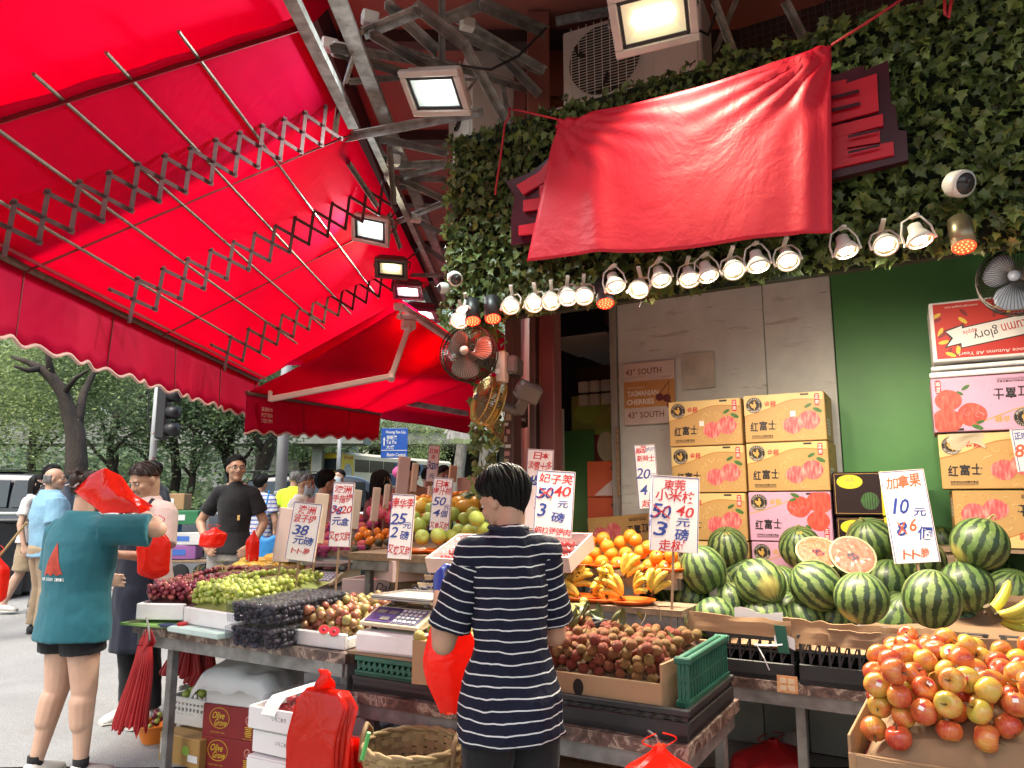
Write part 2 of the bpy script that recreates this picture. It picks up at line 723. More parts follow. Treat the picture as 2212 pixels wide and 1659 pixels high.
def leaf_cloud(name,m,n,radii,leaf,seed,clumps=26,hole=0.5):
 """leaf-sized faces scattered in clumps through an uneven crown"""
 rng=np.random.RandomState(seed)
 cc=rng.normal(size=(clumps,3))
 cc/=np.linalg.norm(cc,axis=1)[:,None]
 cc*=(rng.uniform(hole,1.0,clumps)**0.7)[:,None]
 cs=rng.uniform(0.16,0.34,clumps)
 w=rng.randint(0,clumps,n)
 d=rng.normal(size=(n,3))*0.62
 c=(cc[w]+d*cs[w][:,None])*np.array(radii)
 a=rng.normal(size=(n,3))
 a[:,2]*=0.5
 a/=np.linalg.norm(a,axis=1)[:,None]
 b=np.cross(a,rng.normal(size=(n,3)))
 b/=np.linalg.norm(b,axis=1)[:,None]+1e-9
 s=leaf*rng.uniform(0.6,1.4,n)[:,None]
 P=np.empty((n,4,3))
 P[:,0]=c-a*s
 P[:,1]=c+b*s*0.45
 P[:,2]=c+a*s
 P[:,3]=c-b*s*0.45
 me=bpy.data.meshes.new(name)
 me.vertices.add(n*4)
 me.vertices.foreach_set('co',P.reshape(-1))
 me.loops.add(n*4)
 me.loops.foreach_set('vertex_index',np.arange(n*4,dtype=np.int32))
 me.polygons.add(n)
 me.polygons.foreach_set('loop_start',np.arange(0,n*4,4,dtype=np.int32))
 me.materials.append(m)
 me.update(calc_edges=True)
 return me
crowns=[leaf_cloud('crown',m_leafA,13000,(3.4,2.6,2.6),0.07,3,44),leaf_cloud('crown',m_leafB,13000,(3.6,2.6,3.0),0.07,5,46),leaf_cloud('crown',m_leafC,11000,(3.0,2.4,2.2),0.065,9,40)]
def limb_path(a,b,n=6,wob=0.12,seed=0):
 a,b=V(a),V(b)
 out=[]
 for i in range(n+1):
  t=i/n
  p=a.lerp(b,t)
  k=(b-a).length*wob*math.sin(PI*t)
  out.append(p+V((mnoise.noise(V((seed,t*2,0))),mnoise.noise(V((seed,t*2,5))),0))*k)
 return out
def tree(u,v,Y,h,cr,label,sc=1.0,trunk_r=0.16,bark=None,lean=0.0,rz=0.0,crz=None):
 """tree standing where pixel column u meets depth Y"""
 x=ray(u,1085).x*Y
 t=thing('tree',label,'tree',(x,Y,ground_z((x,Y))-0.05),rz,None)
 mb=MB()
 top=V((lean,0.1,h*0.62))
 p=limb_path((0,0,0),top,8,0.1,u)
 mb.tube(p,[trunk_r*(1.25 if i==0 else 1-0.06*i) for i in range(9)],9)
 for i in range(6):
  a=i*1.2+u
  st=p[4+i%4]
  e=st+V((math.cos(a)*1.5,math.sin(a)*1.0,1.3+0.25*(i%3)))*sc
  mb.tube(limb_path(st,e,5,0.2,i+u),[trunk_r*0.42*(1-0.13*k) for k in range(6)],6)
 mb.build('trunk',bark or m_bark,t,smooth=True)
 o=place('crown',crowns[cr],t,T4((lean*1.2,0.1,h*0.78),Rz(u),sc))
 return t
tree_specs=[(-60,24,8.0,0,'broad mid green tree at the far left edge behind the black van',1.15,.2),(70,27,9.0,2,'pale yellow green tree top showing above the left black van',1.1,.18),(250,25,7.0,1,'dark green tree between the forked trunk and the traffic light',1.0,.17),(330,30,8.5,0,'mid green tree straight behind the traffic light',1.2,.2),(420,26,6.5,1,'dark leafy tree right of the traffic light pole',1.05,.16),(505,28,7.5,0,'mid green tree behind the man in the black shirt',1.15,.2),(560,62,13.0,1,'dark tree behind the thick grey lamp column',2.0,.35),(655,64,13.0,1,'dark tree above the rear of the yellow bus',2.0,.35),(735,62,11.0,0,'green tree beyond the roof of the bus',1.7,.3),(905,64,9.0,2,'bright green tree right of the blue road sign',1.25,.25)]
for u,Y,h,cr,lab,sc,tr in tree_specs:
 tree(u,0,Y,h,cr,lab,sc,tr)
ug=MB()
wood=leaf_cloud('woodland',m_leafB,11000,(12,3.2,2.0),0.17,21,90,0.2)
o=place('woodland',wood,None,T4((-25,38,2.4)))
tag(o,'dense dark green wood on the slope across the road','wood',kind='stuff')
low=leaf_cloud('shrubbery',m_leafA,11000,(15,1.6,.9),0.12,33,90,0.1)
o=place('shrubbery',low,None,T4((-11.5,24.5,.8)))
tag(o,'low green shrubs along the far side of the road','shrubs',kind='stuff')
hb=MB()
hb.grid(lambda a,b:V((-60+90*a,40+25*b,0.2+3.0*b+0.9*mnoise.noise(V((a*14,b*5,0))))),50,14)
tag(hb.build('hillside',mat('hillside scrub',(0.035,0.055,0.02),0.95,ns=1.2,col2=(0.015,0.022,0.01)),smooth=True),kind='structure')
bt=thing('tree','big dark forked trunk leaning left under feathery leaves, behind the van','tree',(ray(165,1085).x*17,17,0.25))
mb=MB()
B0=V(bt.location)
def rel(u,v,Y):
 d=ray(u,v)
 return EYE+d*(Y/d.y)-B0
mb.tube([V((0,0,0)),rel(166,1000,17),rel(163,930,17),rel(150,895,17),rel(137,850,16.9),rel(112,815,16.8),rel(88,795,16.7),rel(55,780,16.6),rel(25,770,16.6)],[0.29,0.24,0.21,0.18,0.15,0.13,0.10,0.06,0.03],10)
mb.tube([rel(163,935,17),rel(172,890,17.1),rel(180,850,17.3),rel(205,800,17.6),rel(240,750,18)],[0.14,0.11,0.09,0.06,0.02],8)
mb.tube([rel(112,815,16.8),rel(104,770,16.7),rel(98,720,16.6)],[0.1,0.06,0.02],8)
mb.tube([rel(88,795,16.7),rel(60,800,16.4),rel(30,790,16.2)],[0.08,0.06,0.03],6)
mb.tube([rel(137,850,16.9),rel(165,815,16.6),rel(190,800,16.4)],[0.08,0.05,0.03],6)
mb.build('trunk',m_bark,bt,smooth=True)
fe=leaf_cloud('crown',m_leafA,15000,(3.3,1.1,1.5),0.05,51,70,0.1)
place('crown',fe,bt,T4(rel(150,790,19.2)))
place('crown',leaf_cloud('crown',m_leafC,8000,(1.9,1.0,1.9),0.045,52,34,0.1),bt,T4(rel(0,850,17.6)))
for u,Y,r,lab in((357,27,.2,'slim leaning grey trunk right of the young man in the grey shirt'),(555,26,.28,'leaning dark trunk just right of the thick lamp column'),(470,29,.22,'straight dark trunk behind the man with his hands on his hips')):
 x=ray(u,1085).x*Y
 t=thing('tree',lab,'tree',(x,Y,0.1))
 mb=MB()
 p=limb_path((0,0,0),(0.7,0.2,6.0),8,0.15,u)
 mb.tube(p,[r*(1.2 if i==0 else 1-0.05*i) for i in range(9)],9)
 mb.tube(limb_path(p[4],p[4]+V((-1.4,0,2.0)),5,.2,u+3),[r*.5*(1-.13*k) for k in range(6)],6)
 mb.build('trunk',m_bark,t,smooth=True)
 place('crown',crowns[1],t,T4((0.6,0.3,6.6),Rz(u),0.9))
for u,w,lab in((1052,1.1,'thick pale trunk below the white shop banner'),(993,0.7,'second pale trunk to the left of the white shop banner')):
 Y=40
 x=ray(u,1085).x*Y
 t=thing('tree',lab,'tree',(x,Y,0.1))
 mb=MB()
 mb.tube(limb_path((0,0,0),(0.3,0,9),9,0.05,u),[w*.5*(1.2 if i==0 else 1-0.03*i) for i in range(10)],12)
 mb.build('trunk',m_bark2,t,smooth=True)
 place('crown',crowns[0],t,T4((0.3,0,10.5),Rz(u),1.2))
m_glass=mat('pale glass panels',(0.5,0.62,0.64),0.12,ns=0.3,var=0.25,spec=0.8)
m_conc=mat('weathered concrete',(0.3,0.31,0.28),0.9,ns=0.8,col2=(0.17,0.18,0.155),bs=12,bst=0.3)
gb=thing('glass_building','pale glass building seen through the branches above the walkway','building',(-38,66,0))
mb=MB()
mb.box((0,6,11),(44,11,22))
mb.build('wall',m_conc,gb)
pane=MB().box((0,0,0),(1.9,0.06,2.3)).mesh('window',m_glass)
for i in range(21):
 for j in range(3,9):
  place('window',pane,gb,T4((-20.5+2.05*i,0.45,1.5+2.45*j)))
rw=thing('walkway','long concrete walkway with greenish beams behind the trees','walkway',(-24,46,0))
MB().box((0,0,5.3),(30,2.5,0.7)).box((0,-1.2,6.2),(30,0.1,1.1)).build('deck',m_conc,rw)
for i in range(5):
 MB().box((-12+6*i,0,2.5),(0.6,0.7,5.0)).build('pillar',m_conc,rw)
fo=thing('flyover','dark concrete flyover crossing behind the bus and the road sign','flyover',(4,95,0))
MB().box((0,4,9.6),(60,12,1.8)).box((0,-2.2,10.9),(60,0.3,1.0)).build('deck',m_conc,fo)
for i in range(6):
 MB().box((-25+10*i,5,4.3),(1.4,2.0,8.7)).build('pillar',m_conc,fo)
bw=MB()
bw.box((10,104,6),(60,1,12))
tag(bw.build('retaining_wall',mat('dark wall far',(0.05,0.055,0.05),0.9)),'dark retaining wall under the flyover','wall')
# ================================================================== SHOP BUILDING
m_dark=mat('dark brown paint',(0.05,0.028,0.025),0.45,ns=4,bs=20,bst=0.2)
m_soffit=mat('rust brown soffit paint',(0.36,0.1,0.07),0.7,ns=1.2,col2=(0.24,0.075,0.06),bs=6,bst=0.1)
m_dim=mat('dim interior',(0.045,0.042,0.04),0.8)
m_steel=mat('galvanised steel',(0.4,0.39,0.375),0.5,metal=0.25,ns=14,col2=(0.17,0.15,0.14),bs=40,bst=0.12)
m_steel2=mat('weathered steel',(0.27,0.25,0.235),0.6,metal=0.25,ns=9,col2=(0.12,0.1,0.095),bs=30,bst=0.2)
m_white=mat('white enamel',(0.72,0.70,0.66),0.4,ns=5,var=0.1)
m_black=mat('black plastic',(0.018,0.018,0.02),0.45,ns=6,bs=30,bst=0.1)
mb=MB()
mb.box((2.4,6.2,5.22),(7.6,15.5,0.2))
tag(mb.build('soffit',m_soffit),kind='structure')
mb=MB()
for i in range(9):
 mb.bar((-1.38,-1+1.6*i,5.06),(6,-1+1.6*i,5.06),0.12,0.1)
tag(mb.build('soffit_ribs',m_dark),kind='structure')
tag(MB().box((-1.46,6.2,5.25),(0.1,15.5,0.75)).build('soffit_edge',m_dark),kind='structure')
def tile_mat():
 m,nt,b=new_mat('small dark wall tiles')
 vec=coords(nt,per_object=False)
 br=nd(nt,'TexBrick')
 br.offset=0.0
 br.inputs['Scale'].default_value=1.0
 br.inputs['Brick Width'].default_value=0.055
 br.inputs['Row Height'].default_value=0.055
 br.inputs['Mortar Size'].default_value=0.003
 br.inputs['Color1'].default_value=(0.06,0.04,0.036,1)
 br.inputs['Color2'].default_value=(0.045,0.032,0.03,1)
 br.inputs['Mortar'].default_value=(0.13,0.1,0.09,1)
 mp=nd(nt,'Mapping')
 mp.inputs['Rotation'].default_value=(PI/2,0,0)
 nt.links.new(vec,mp.inputs[0])
 nt.links.new(mp.outputs[0],br.inputs['Vector'])
 nt.links.new(br.outputs['Color'],b.inputs['Base Color'])
 b.inputs['Roughness'].default_value=0.35
 bump(nt,b,br.outputs['Fac'],-0.4,0.003)
 return m
shop=bpy.data.objects.new('upper_wall',MB().box((0,0,0),(4.6,0.2,2.3)).mesh('upper_wall',tile_mat()))
COL.objects.link(shop)
shop.matrix_basis=T4(W(0.0,5.62,4.02),RS)
tag(shop,kind='structure')
tag(MB().box((0.2,10.9,3.4),(0.16,11.6,3.4)).build('side_wall',m_soffit),kind='structure')
pp=MB()
rp=random.Random(3)
for i in range(14):
 c=W(-2.28+rp.uniform(-.07,.07),5.49,3.2+1.75*i/14)
 n=9
 pts=[(0.09*math.cos(2*PI*k/n)*rp.uniform(.4,1.2),0.1*math.sin(2*PI*k/n)*rp.uniform(.4,1.3)) for k in range(n)]
 pp.prism(pts,c,E1,UP,0.004)
tag(pp.build('peeling_paint',m_white),'flaking white paint on the dark wall beside the air conditioner','paint patch')
m_gboard,nt,b=new_mat('weathered grey board')
vec=coords(nt,per_object=False,stretch=(1.2,1,9))
f1=noise_tex(nt,vec,3.2,6,0.75,0.6)
vec2=coords(nt,per_object=False)
f2=noise_tex(nt,vec2,2.0,2)
wear=mth(nt,'MULTIPLY',ramp(nt,f1,[(0.57,(0,0,0)),(0.62,(1,1,1))]),ramp(nt,f2,[(0.45,(0,0,0)),(0.55,(1,1,1))]))
c=mixc(nt,ramp(nt,noise_tex(nt,vec2,5,4),[(0.3,(0,0,0)),(0.7,(1,1,1))]),(0.62,0.64,0.6),(0.52,0.53,0.5))
c=mixc(nt,wear,c,(0.38,0.36,0.33))
nt.links.new(c,b.inputs['Base Color'])
b.inputs['Roughness'].default_value=0.75
bump(nt,b,noise_tex(nt,coords(nt,per_object=False,stretch=(2,1,22)),4,4),0.35,0.004)
m_green=mat('green painted board',(0.08,0.27,0.065),0.5,ns=1.6,col2=(0.06,0.205,0.055),bs=14,bst=0.12,bd=.01,contrast=(.38,.62))
def panel(name,s0,s1,t,z0,z1,m,th=0.03,kind='structure'):
 o=MB().box((0,0,0),(s1-s0,th,z1-z0),ch=0.004).build(name,m)
 o.matrix_basis=T4(W((s0+s1)/2,t+th/2,(z0+z1)/2),RS)
 return tag(o,kind=kind)
panel('board_wall',-2.15,-1.03,5.40,0.0,3.2,m_gboard)
panel('board_wall',-1.026,-0.575,5.405,0.0,3.2,m_gboard)
panel('green_wall',-0.57,2.6,5.42,0.0,3.25,m_green)
panel('wall_strip',-2.205,-2.155,5.36,0.0,3.2,mat('grey timber strip',(0.33,0.31,0.28),0.8,ns=9),0.05)
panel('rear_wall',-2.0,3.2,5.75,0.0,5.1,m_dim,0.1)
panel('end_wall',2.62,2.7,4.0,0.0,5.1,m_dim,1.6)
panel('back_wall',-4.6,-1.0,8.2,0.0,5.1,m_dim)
m_ceil=mat('old ceiling panel',(0.3,0.28,0.25),0.8,ns=3)
cl=MB()
for i in range(2):
 for j in range(3):
  cl.box((-0.42+0.63*i,-0.95+0.8*j,0.02*((i+j)%2)),(0.61,0.78,0.02))
o=cl.build('ceiling_panels',m_ceil)
o.matrix_basis=T4(W(-2.15,6.8,2.78),RS)
tag(o,kind='structure')
for k,(s,t,w,d,nm) in enumerate(((-2.545,4.42,0.07,0.12,'weathered brown doorpost plastered with small labels'),(-2.41,4.5,0.05,0.1,'narrow dark doorpost left of the red brown one'),(-2.285,4.5,0.1,0.12,'wide red brown steel doorpost at the shop opening'))):
 o=MB().box((0,0,1.55),(w,d,3.1),ch=0.006).build('doorpost',mat('brown post',(0.1,0.05,0.042),0.5,ns=7,bs=20,bst=0.2) if k<2 else mat('red brown post',(0.13,0.035,0.035),0.4,ns=5))
 o.matrix_basis=T4(W(s,t),RS)
 tag(o,nm,'post')
 if k==0:
  rr=random.Random(4)
  st=MB()
  for i in range(26):
   st.cur=i%3
   x0,z0=rr.uniform(-.035,.0),0.75+i*0.05
   st.box((x0+.012,-0.0615,z0),(rr.uniform(.02,.045),0.002,rr.uniform(.02,.05)))
  st.build('sticker',[m_white,mat('old tape',(0.5,0.4,0.28),0.7),mat('pink sticker',(0.6,0.3,0.28),0.7)],o)
panel('doorway_board',-2.95,-2.62,5.95,0.0,2.05,m_green,0.04)
o=MB().box((0,0,0),(0.24,0.02,0.62)).build('notice_board',mat('faded notice',(0.5,0.42,0.33),0.8,ns=5))
o.matrix_basis=T4(PS(1190,965,5.5),RS)
tag(o,'pale faded notice board inside the doorway left of the green board','notice')
po=MB().box((0,0,0),(0.5,0.015,0.72)).build('fruit_poster',mat('poster green',(0.2,0.3,0.06),0.5,ns=3,col2=(0.45,0.4,0.12)))
po.matrix_basis=T4(PS(1292,940,6.0),RS)
tag(po,'green poster of cut fruit on the inner wall above the orange boxes','poster')
pr=MB()
pr.poly(circle(0.06,-0.1,0.12,0.17,24),(0,-0.008,0),(1,0,0),(0,0,1),0.002)
pr.cur=1
pr.poly(circle(-0.02,-0.13,0.09,0.14,24),(0,-0.008,0),(1,0,0),(0,0,1),0.004)
pr.cur=2
pr.poly(circle(0.08,-0.1,0.085,0.13,24),(0,-0.008,0),(1,0,0),(0,0,1),0.006)
pr.cur=0
pr.poly(circle(-0.1,0.2,0.12,0.09,20),(0,-0.008,0),(1,0,0),(0,0,1),0.002)
pr.build('print',[mat('pear green',(0.35,0.5,0.1),.5),mat('plum red print',(0.25,0.04,0.05),.5),mat('cream print',(0.75,0.7,0.45),.5)],po)
sb=thing('switch_board','cluster of white switch boxes on a board above the fruit poster','switch board',PS(1300,838,6.0),YAW)
MB().box((0,0.03,0),(0.5,0.03,0.42)).build('board',m_dark,sb)
for i in range(4):
 for j in range(2):
  MB().box((-0.17+0.11*i,-0.01,-0.1+0.12*j),(0.09,0.05,0.1),ch=0.006).build('switch_box',m_white,sb)
m_ltile=mat('grey green wall tile',(0.3,0.34,0.32),0.35,ns=3,col2=(0.19,0.22,0.21),rnd=0.12)
tl=thing('low_wall','low grey green tiled wall in shadow under the watermelon table','wall',W(0.0,4.75,0),YAW)
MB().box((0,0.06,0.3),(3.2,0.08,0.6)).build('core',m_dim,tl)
tm=MB().box((0,0,0),(0.245,0.02,0.245),ch=0.004).mesh('tile',m_ltile)
for i in range(12):
 for j in range(2):
  place('tile',tm,tl,T4((-1.4+0.25*i,0.0,0.14+0.25*j)))
def ivy_leaf(sz=1.0):
 half=[(0,-0.5),(0.16,-0.44),(0.42,-0.34),(0.3,-0.12),(0.48,0.1),(0.24,0.14),(0.14,0.32),(0,0.58)]
 vs,fs=[],[]
 for s in(1,-1):
  for x,y in half:
   vs.append((s*x*sz,y*sz,abs(x)*0.45*sz-(y+0.1)**2*0.35*sz))
 n=len(half)
 for i in range(n-1):
  pass
 vs.append((0,0,0.02*sz))
 c=len(vs)-1
 for i in range(n-1):
  fs.append((c,i,i+1))
  fs.append((c,n+i+1,n+i))
 return vs,fs
m_ivy=leaf_mat('plastic ivy leaf',(0.125,0.18,0.05),(0.05,0.075,0.028),0.2,0.45)
ivy=thing('ivy_wall','artificial ivy panel across the shop fascia around the red banner','ivy wall',W(-2.77,3.98,2.6),YAW)
MB().box((2.1,0.05,0.66),(4.2,0.06,1.34)).build('backing',mat('dark green backing',(0.012,0.02,0.01),0.9),ivy)
lv,lf=ivy_leaf()
leaf_me=bpy.data.meshes.new('leaf')
leaf_me.from_pydata([V(p)*0.06 for p in lv],[],lf)
leaf_me.materials.append(m_ivy)
leaf_me.polygons.foreach_set('use_smooth',[True]*len(lf))
rng=random.Random(11)
def ivy_spot():
 """a point on the panel in its own axes: ragged top and hanging lower edge, deeper on the right"""
 while True:
  x=rng.uniform(-0.02,4.15)
  z=rng.uniform(-0.16,1.4)
  lo=-0.02+0.05*mnoise.noise(V((x*4,0,0)))
  if x>2.75:
   lo-=0.06*(x-2.75)
  hi=1.3+0.07*mnoise.noise(V((x*5,3,0)))
  if lo<z<hi:
   return x,z
def ivy_R():
 return(M.Rotation(rng.gauss(0,0.5),3,'Z')@M.Rotation(PI/2+rng.gauss(-0.45,0.4),3,'X')@M.Rotation(rng.gauss(0,0.45),3,'Y')@M.Rotation(PI+rng.gauss(0,0.8),3,'Z'))
big=MB()
for i in range(9400):
 x,z=ivy_spot()
 y=-rng.uniform(0.0,0.1)
 X=T4((x,y,z),ivy_R(),0.06*rng.uniform(0.65,1.2))
 big.add([X@V(p) for p in lv],lf)
tag(big.build('leaf_mass',m_ivy,ivy,smooth=True),kind='stuff')
for i in range(290):
 x,z=ivy_spot()
 place('leaf',leaf_me,ivy,T4((x,-rng.uniform(0.09,0.13),z),ivy_R(),rng.uniform(0.85,1.3)))
iv2=thing('ivy_strand','ivy strand hanging down the post beside the wall fans','ivy',W(-2.6,4.2,2.0),YAW)
big=MB()
for i in range(240):
 X=T4((rng.uniform(-.12,.12),-rng.uniform(0,.08),rng.uniform(-.55,.75)),ivy_R(),0.07*rng.uniform(.6,1.2))
 big.add([X@V(p) for p in lv],lf)
tag(big.build('leaf_mass',m_ivy,iv2,smooth=True),kind='stuff')
iv3=thing('ivy_sprig','small ivy sprig dangling below the spotlights in front of the grey board','ivy',PS(1388,640,3.85),YAW)
MB().tube([(0,0,.12),(0.01,0,.03),(-.02,0,-.06)],.003,5).build('stem',m_dark,iv3)
for i in range(8):
 place('leaf',leaf_me,iv3,T4((rng.uniform(-.09,.09),0,rng.uniform(-.08,.07)),ivy_R(),.8))
cab=(((1180,60,4.9),(1120,120,4.7),(1060,150,4.6),(985,140,4.5)),((860,450,6.5),(845,470,6.3),(815,462,6.2),(800,478,6.1)),((905,540,7.4),(880,560,7.2),(850,552,7.05),(845,570,7.0)),((1545,30,4.4),(1530,75,4.3),(1500,60,4.2),(1480,30,4.1)),((1785,0,4.2),(1790,30,4.2),(1800,50,4.15),(1840,70,4.1)))
for i,c_ in enumerate(cab):
 o=MB().tube([PK(*q_) for q_ in c_],.008,6).build('cable',mat('black cable',(.012,.012,.012),.5),smooth=True)
 tag(o,('black cable sagging behind the cool white floodlight','thin cable looping down to the square floodlight','thin cable looping down to the yellowish floodlight','cable drooping beside the large yellow floodlight','short cable hanging in the dark above the banner')[i],'cable')
def aircon(name,label,loc,rz,w,h,d,fan_r):
 t=thing('air_conditioner',label,'air conditioner',loc,rz)
 mw=mat('aged ac casing',(0.76,0.7,0.65),0.5,ns=3,var=0.1)
 MB().box((0,0,0),(w,d,h),ch=0.012).build('casing',mw,t)
 cx=-w/2+fan_r+0.06
 mb=MB()
 mb.lathe([(fan_r,0.0),(fan_r,0.02),(0.0,0.02)],32,T4((cx,-d/2-0.022,0),M.Rotation(-PI/2,3,'X')))
 mb.build('fan_opening',m_black,t)
 fb=MB()
 for i in range(3):
  a=2*PI*i/3+.4
  fb.add([V((cx+math.cos(a+da)*rr*fan_r,-d/2-0.03-.01*k,math.sin(a+da)*rr*fan_r)) for k,(da,rr) in enumerate(((0,.15),(-.35,.85),(.1,.95),(.45,.7)))],[(0,1,2,3)])
 fb.build('fan_blade',m_black,t)
 gr=MB()
 for i in range(1,24):
  z=-fan_r+2*fan_r*i/24
  gr.bar((cx-fan_r-.03,-d/2-0.045,z),(cx+fan_r+.03,-d/2-0.045,z),0.004,0.004)
 for i in range(9):
  x=cx-fan_r+2*fan_r*(i+.5)/9
  gr.bar((x,-d/2-0.05,-fan_r-.02),(x,-d/2-0.05,fan_r+.02),0.004,0.007)
 gr.build('grille',mw,t)
 MB().box((w/2-0.18,-d/2-0.004,0),(0.3,0.012,h*.92),ch=.004).build('service_panel',mw,t)
 return t
ac_c=PS(1375,140,4.75)
aircon('a','outdoor air conditioner with a round fan grille on a shelf above the ivy',ac_c,YAW+rad(3),1.02,0.62,0.34,0.265)
br=thing('shelf_bracket','pale steel shelf carrying the air conditioner above the ivy','bracket',ac_c+V((0,0,-0.31)),YAW+rad(3))
MB().box((0.02,-0.2,-0.045),(1.28,0.05,0.085)).box((0.02,0.18,-0.045),(1.28,0.05,0.085)).build('rail',mat('pale pink steel',(0.55,0.45,0.42),0.5),br)
MB().bar((-.55,.2,-.09),(-.55,.75,-.09),.05).bar((.55,.2,-.09),(.55,.75,-.09),.05).build('arm',m_steel2,br)
aircon('b','narrow white air conditioner seen end on behind the steel trusses',PK(1042,215,6.4),rad(-75),0.8,1.15,0.36,0.24)
mb=MB()
mb.tube([PK(1150,232,6.0),PK(1165,218,6.0),PK(1195,217,6.0),PK(1230,222,5.9)],0.035,10)
tag(mb.build('pipe',mat('orange brown pipe',(0.3,0.1,0.04),.5),smooth=True),'bent orange brown pipe below the air conditioner','pipe')
def kR(v):
 pts=[(0,4.0),(90,4.3),(178,4.7),(290,5.1),(440,6.3),(570,7.6),(700,9)]
 for(a,x),(b,y) in zip(pts,pts[1:]):
  if v<=b:
   return x+(y-x)*(v-a)/(b-a)
 return 9
bars=[(802,65,0,931,143,.5,.05),(780,65,0,746,179,.1,.035),(715,95,0,929,127,.6,.05),(722,103,.05,901,161,.5,.05),(754,171,0,901,159,.4,.035),(722,294,0,1042,234,.0,.055),(802,288,.1,970,325,.1,.05),(782,65,.05,905,14,.2,.06),(838,0,.2,949,107,.4,.06),(899,4,.2,1004,87,.3,.065),(1004,87,.3,1100,263,.2,.06),(957,34,.4,1042,0,.6,.06),(955,-20,.5,955,130,.4,.05),(987,33,.9,1180,147,1.0,.05),(967,53,1.0,1174,147,1.1,.06),(1014,37,1.2,1170,200,1.0,.06),(860,100,.8,1150,190,1.2,.05),(737,178,0,722,296,0,.05),(842,314,0,852,441,0,.05),(852,352,.1,965,347,.2,.05),(833,378,0,864,380,.1,.05),(864,380,.1,962,426,.1,.05),(869,378,.1,965,382,.3,.05),(871,377,.1,965,350,.3,.045),(852,404,.1,904,389,.3,.04),(852,477,0,960,433,.2,.045),(883,474,.1,902,474,.2,.04),(902,474,.2,962,501,.1,.045),(840,457,0,866,535,0,.04),(718,295,0,817,444,.1,.035),(905,520,.3,962,560,.2,.04),(868,590,.2,968,592,.2,.04),(1085,180,.5,1100,262,.2,.05),(1042,0,.5,1180,60,.9,.07),(1200,40,1.5,1330,15,1.5,.06),(1545,0,.6,1590,120,.6,.05),(1590,0,.8,1545,110,.9,.05),(1700,0,.6,1740,80,.5,.05)]
tr=thing('steel_truss','criss-cross weathered angle irons holding the awning under the soffit','truss',PK(850,300,5.2))
for i,(u1,v1,a1,u2,v2,a2,w) in enumerate(bars):
 mb=MB()
 a,b2=PK(u1,v1,kR(v1)+a1),PK(u2,v2,kR(min(v1,v2)*.5+v2*.5)+a2)
 mb.angle(a,b2,w*.8,0.006)
 mb.build('steel_bar',m_steel if i%3 else m_steel2,tr,world=True)
for u,v,k in((800,40,4.3),(712,98,4.55),(735,108,4.5),(850,345,5.5),(898,470,6.6),(1010,52,5.0)):
 MB().box(PK(u,v,k),(0.1,0.07,0.08),Rz(.4),.01).build('bracket',m_white,tr,world=True)
# ================================================================== AWNINGS
def canvas_mat(name,col,tl):
 m,nt,b=new_mat(name)
 vec=coords(nt,per_object=False)
 f=noise_tex(nt,vec,1.3,4,0.6)
 c=ramp(nt,f,[(0.3,tuple(x*0.86 for x in col)),(0.7,col)])
 nt.links.new(c,b.inputs['Base Color'])
 b.inputs['Roughness'].default_value=0.75
 b.inputs['Specular IOR Level'].default_value=0.15
 t=nd(nt,'BsdfTranslucent')
 nt.links.new(c,t.inputs['Color'])
 mx=nd(nt,'MixShader')
 mx.inputs[0].default_value=tl
 nt.links.new(b.outputs[0],mx.inputs[1])
 nt.links.new(t.outputs[0],mx.inputs[2])
 nt.links.new(mx.outputs[0],nt.nodes['Material Output'].inputs['Surface'])
 wr=noise_tex(nt,coords(nt,per_object=False,stretch=(1,1.6,1)),3.0,3,0.5,1.5)
 bp=bump(nt,b,wr,0.12,0.04)
 nt.links.new(bp.outputs[0],t.inputs['Normal'])
 return m
m_canvas=canvas_mat('red awning canvas',(0.8,0.004,0.11),0.74)
m_valance=canvas_mat('red valance canvas',(0.66,0.005,0.07),0.48)
m_seam=mat('dark red seam tape',(0.2,0.01,0.018),0.6)
m_piping=mat('pale pink piping',(0.72,0.45,0.4),0.6)
m_link=mat('scissor steel with painted red light',(0.15,0.065,0.065),0.55,metal=0.2,ns=14,col2=(0.085,0.035,0.04),bs=30,bst=.1)  # red light off the canvas is put into this steel colour
m_tube=mat('dull galvanised tube',(0.25,0.2,0.17),0.5,metal=0.4,ns=20,col2=(0.17,0.13,0.11))
RX,RZ0,FX,FZ=-1.12,3.95,-2.60,2.66
def aw(q,y):
 """q = 0 at the wall rail, 1 at the front bar; the awning climbs away slightly"""
 return V((RX+(FX-RX)*q+0.035*(y-4)*(1-q),y,RZ0+(FZ-RZ0)*q))
def canvas_sheet(name,parent,f,nu,nv,m,th=0.003):
 return MB().sheet(f,nu,nv,th).build(name,m,parent,smooth=True,world=True)
def skew(y0,y1,a,b):
 return lambda u,v:aw(v,y0+(y1-y0)*u+(a+(b-a)*u)*v)+V((0,0,-0.012*math.sin(PI*6*v)**2-0.02*math.sin(PI*v)+0.008*mnoise.noise(V((u*9,v*5,1)))))
long_aw=thing('awning','long bright red awning with scissor arms stretching down the left side of the street','awning',aw(0.5,5.0))
canvas_sheet('canvas',long_aw,skew(3.55,8.4,-1.0,-0.9),40,24,m_canvas)
sm=MB()
for y in(4.75,6.3):
 pts=[aw(q,y-0.95*q)+V((0,0,-0.03)) for q in[i/12 for i in range(13)]]
 sm.tube(pts,0.007,5)
pts=[aw(q,3.6-0.98*q)+V((0,0,-0.025)) for q in[i/12 for i in range(13)]]
for a,b2 in zip(pts,pts[1:]):
 sm.bar(a,b2,0.075,0.004,up=aw(0,0).cross(V((0,1,0))) if False else(0.66,0,0.75))
sm.build('seam',m_seam,long_aw,world=True)
MB().tube([aw(1,2.0),aw(1,7.5)],0.024,10).build('front_bar',m_tube,long_aw,world=True)
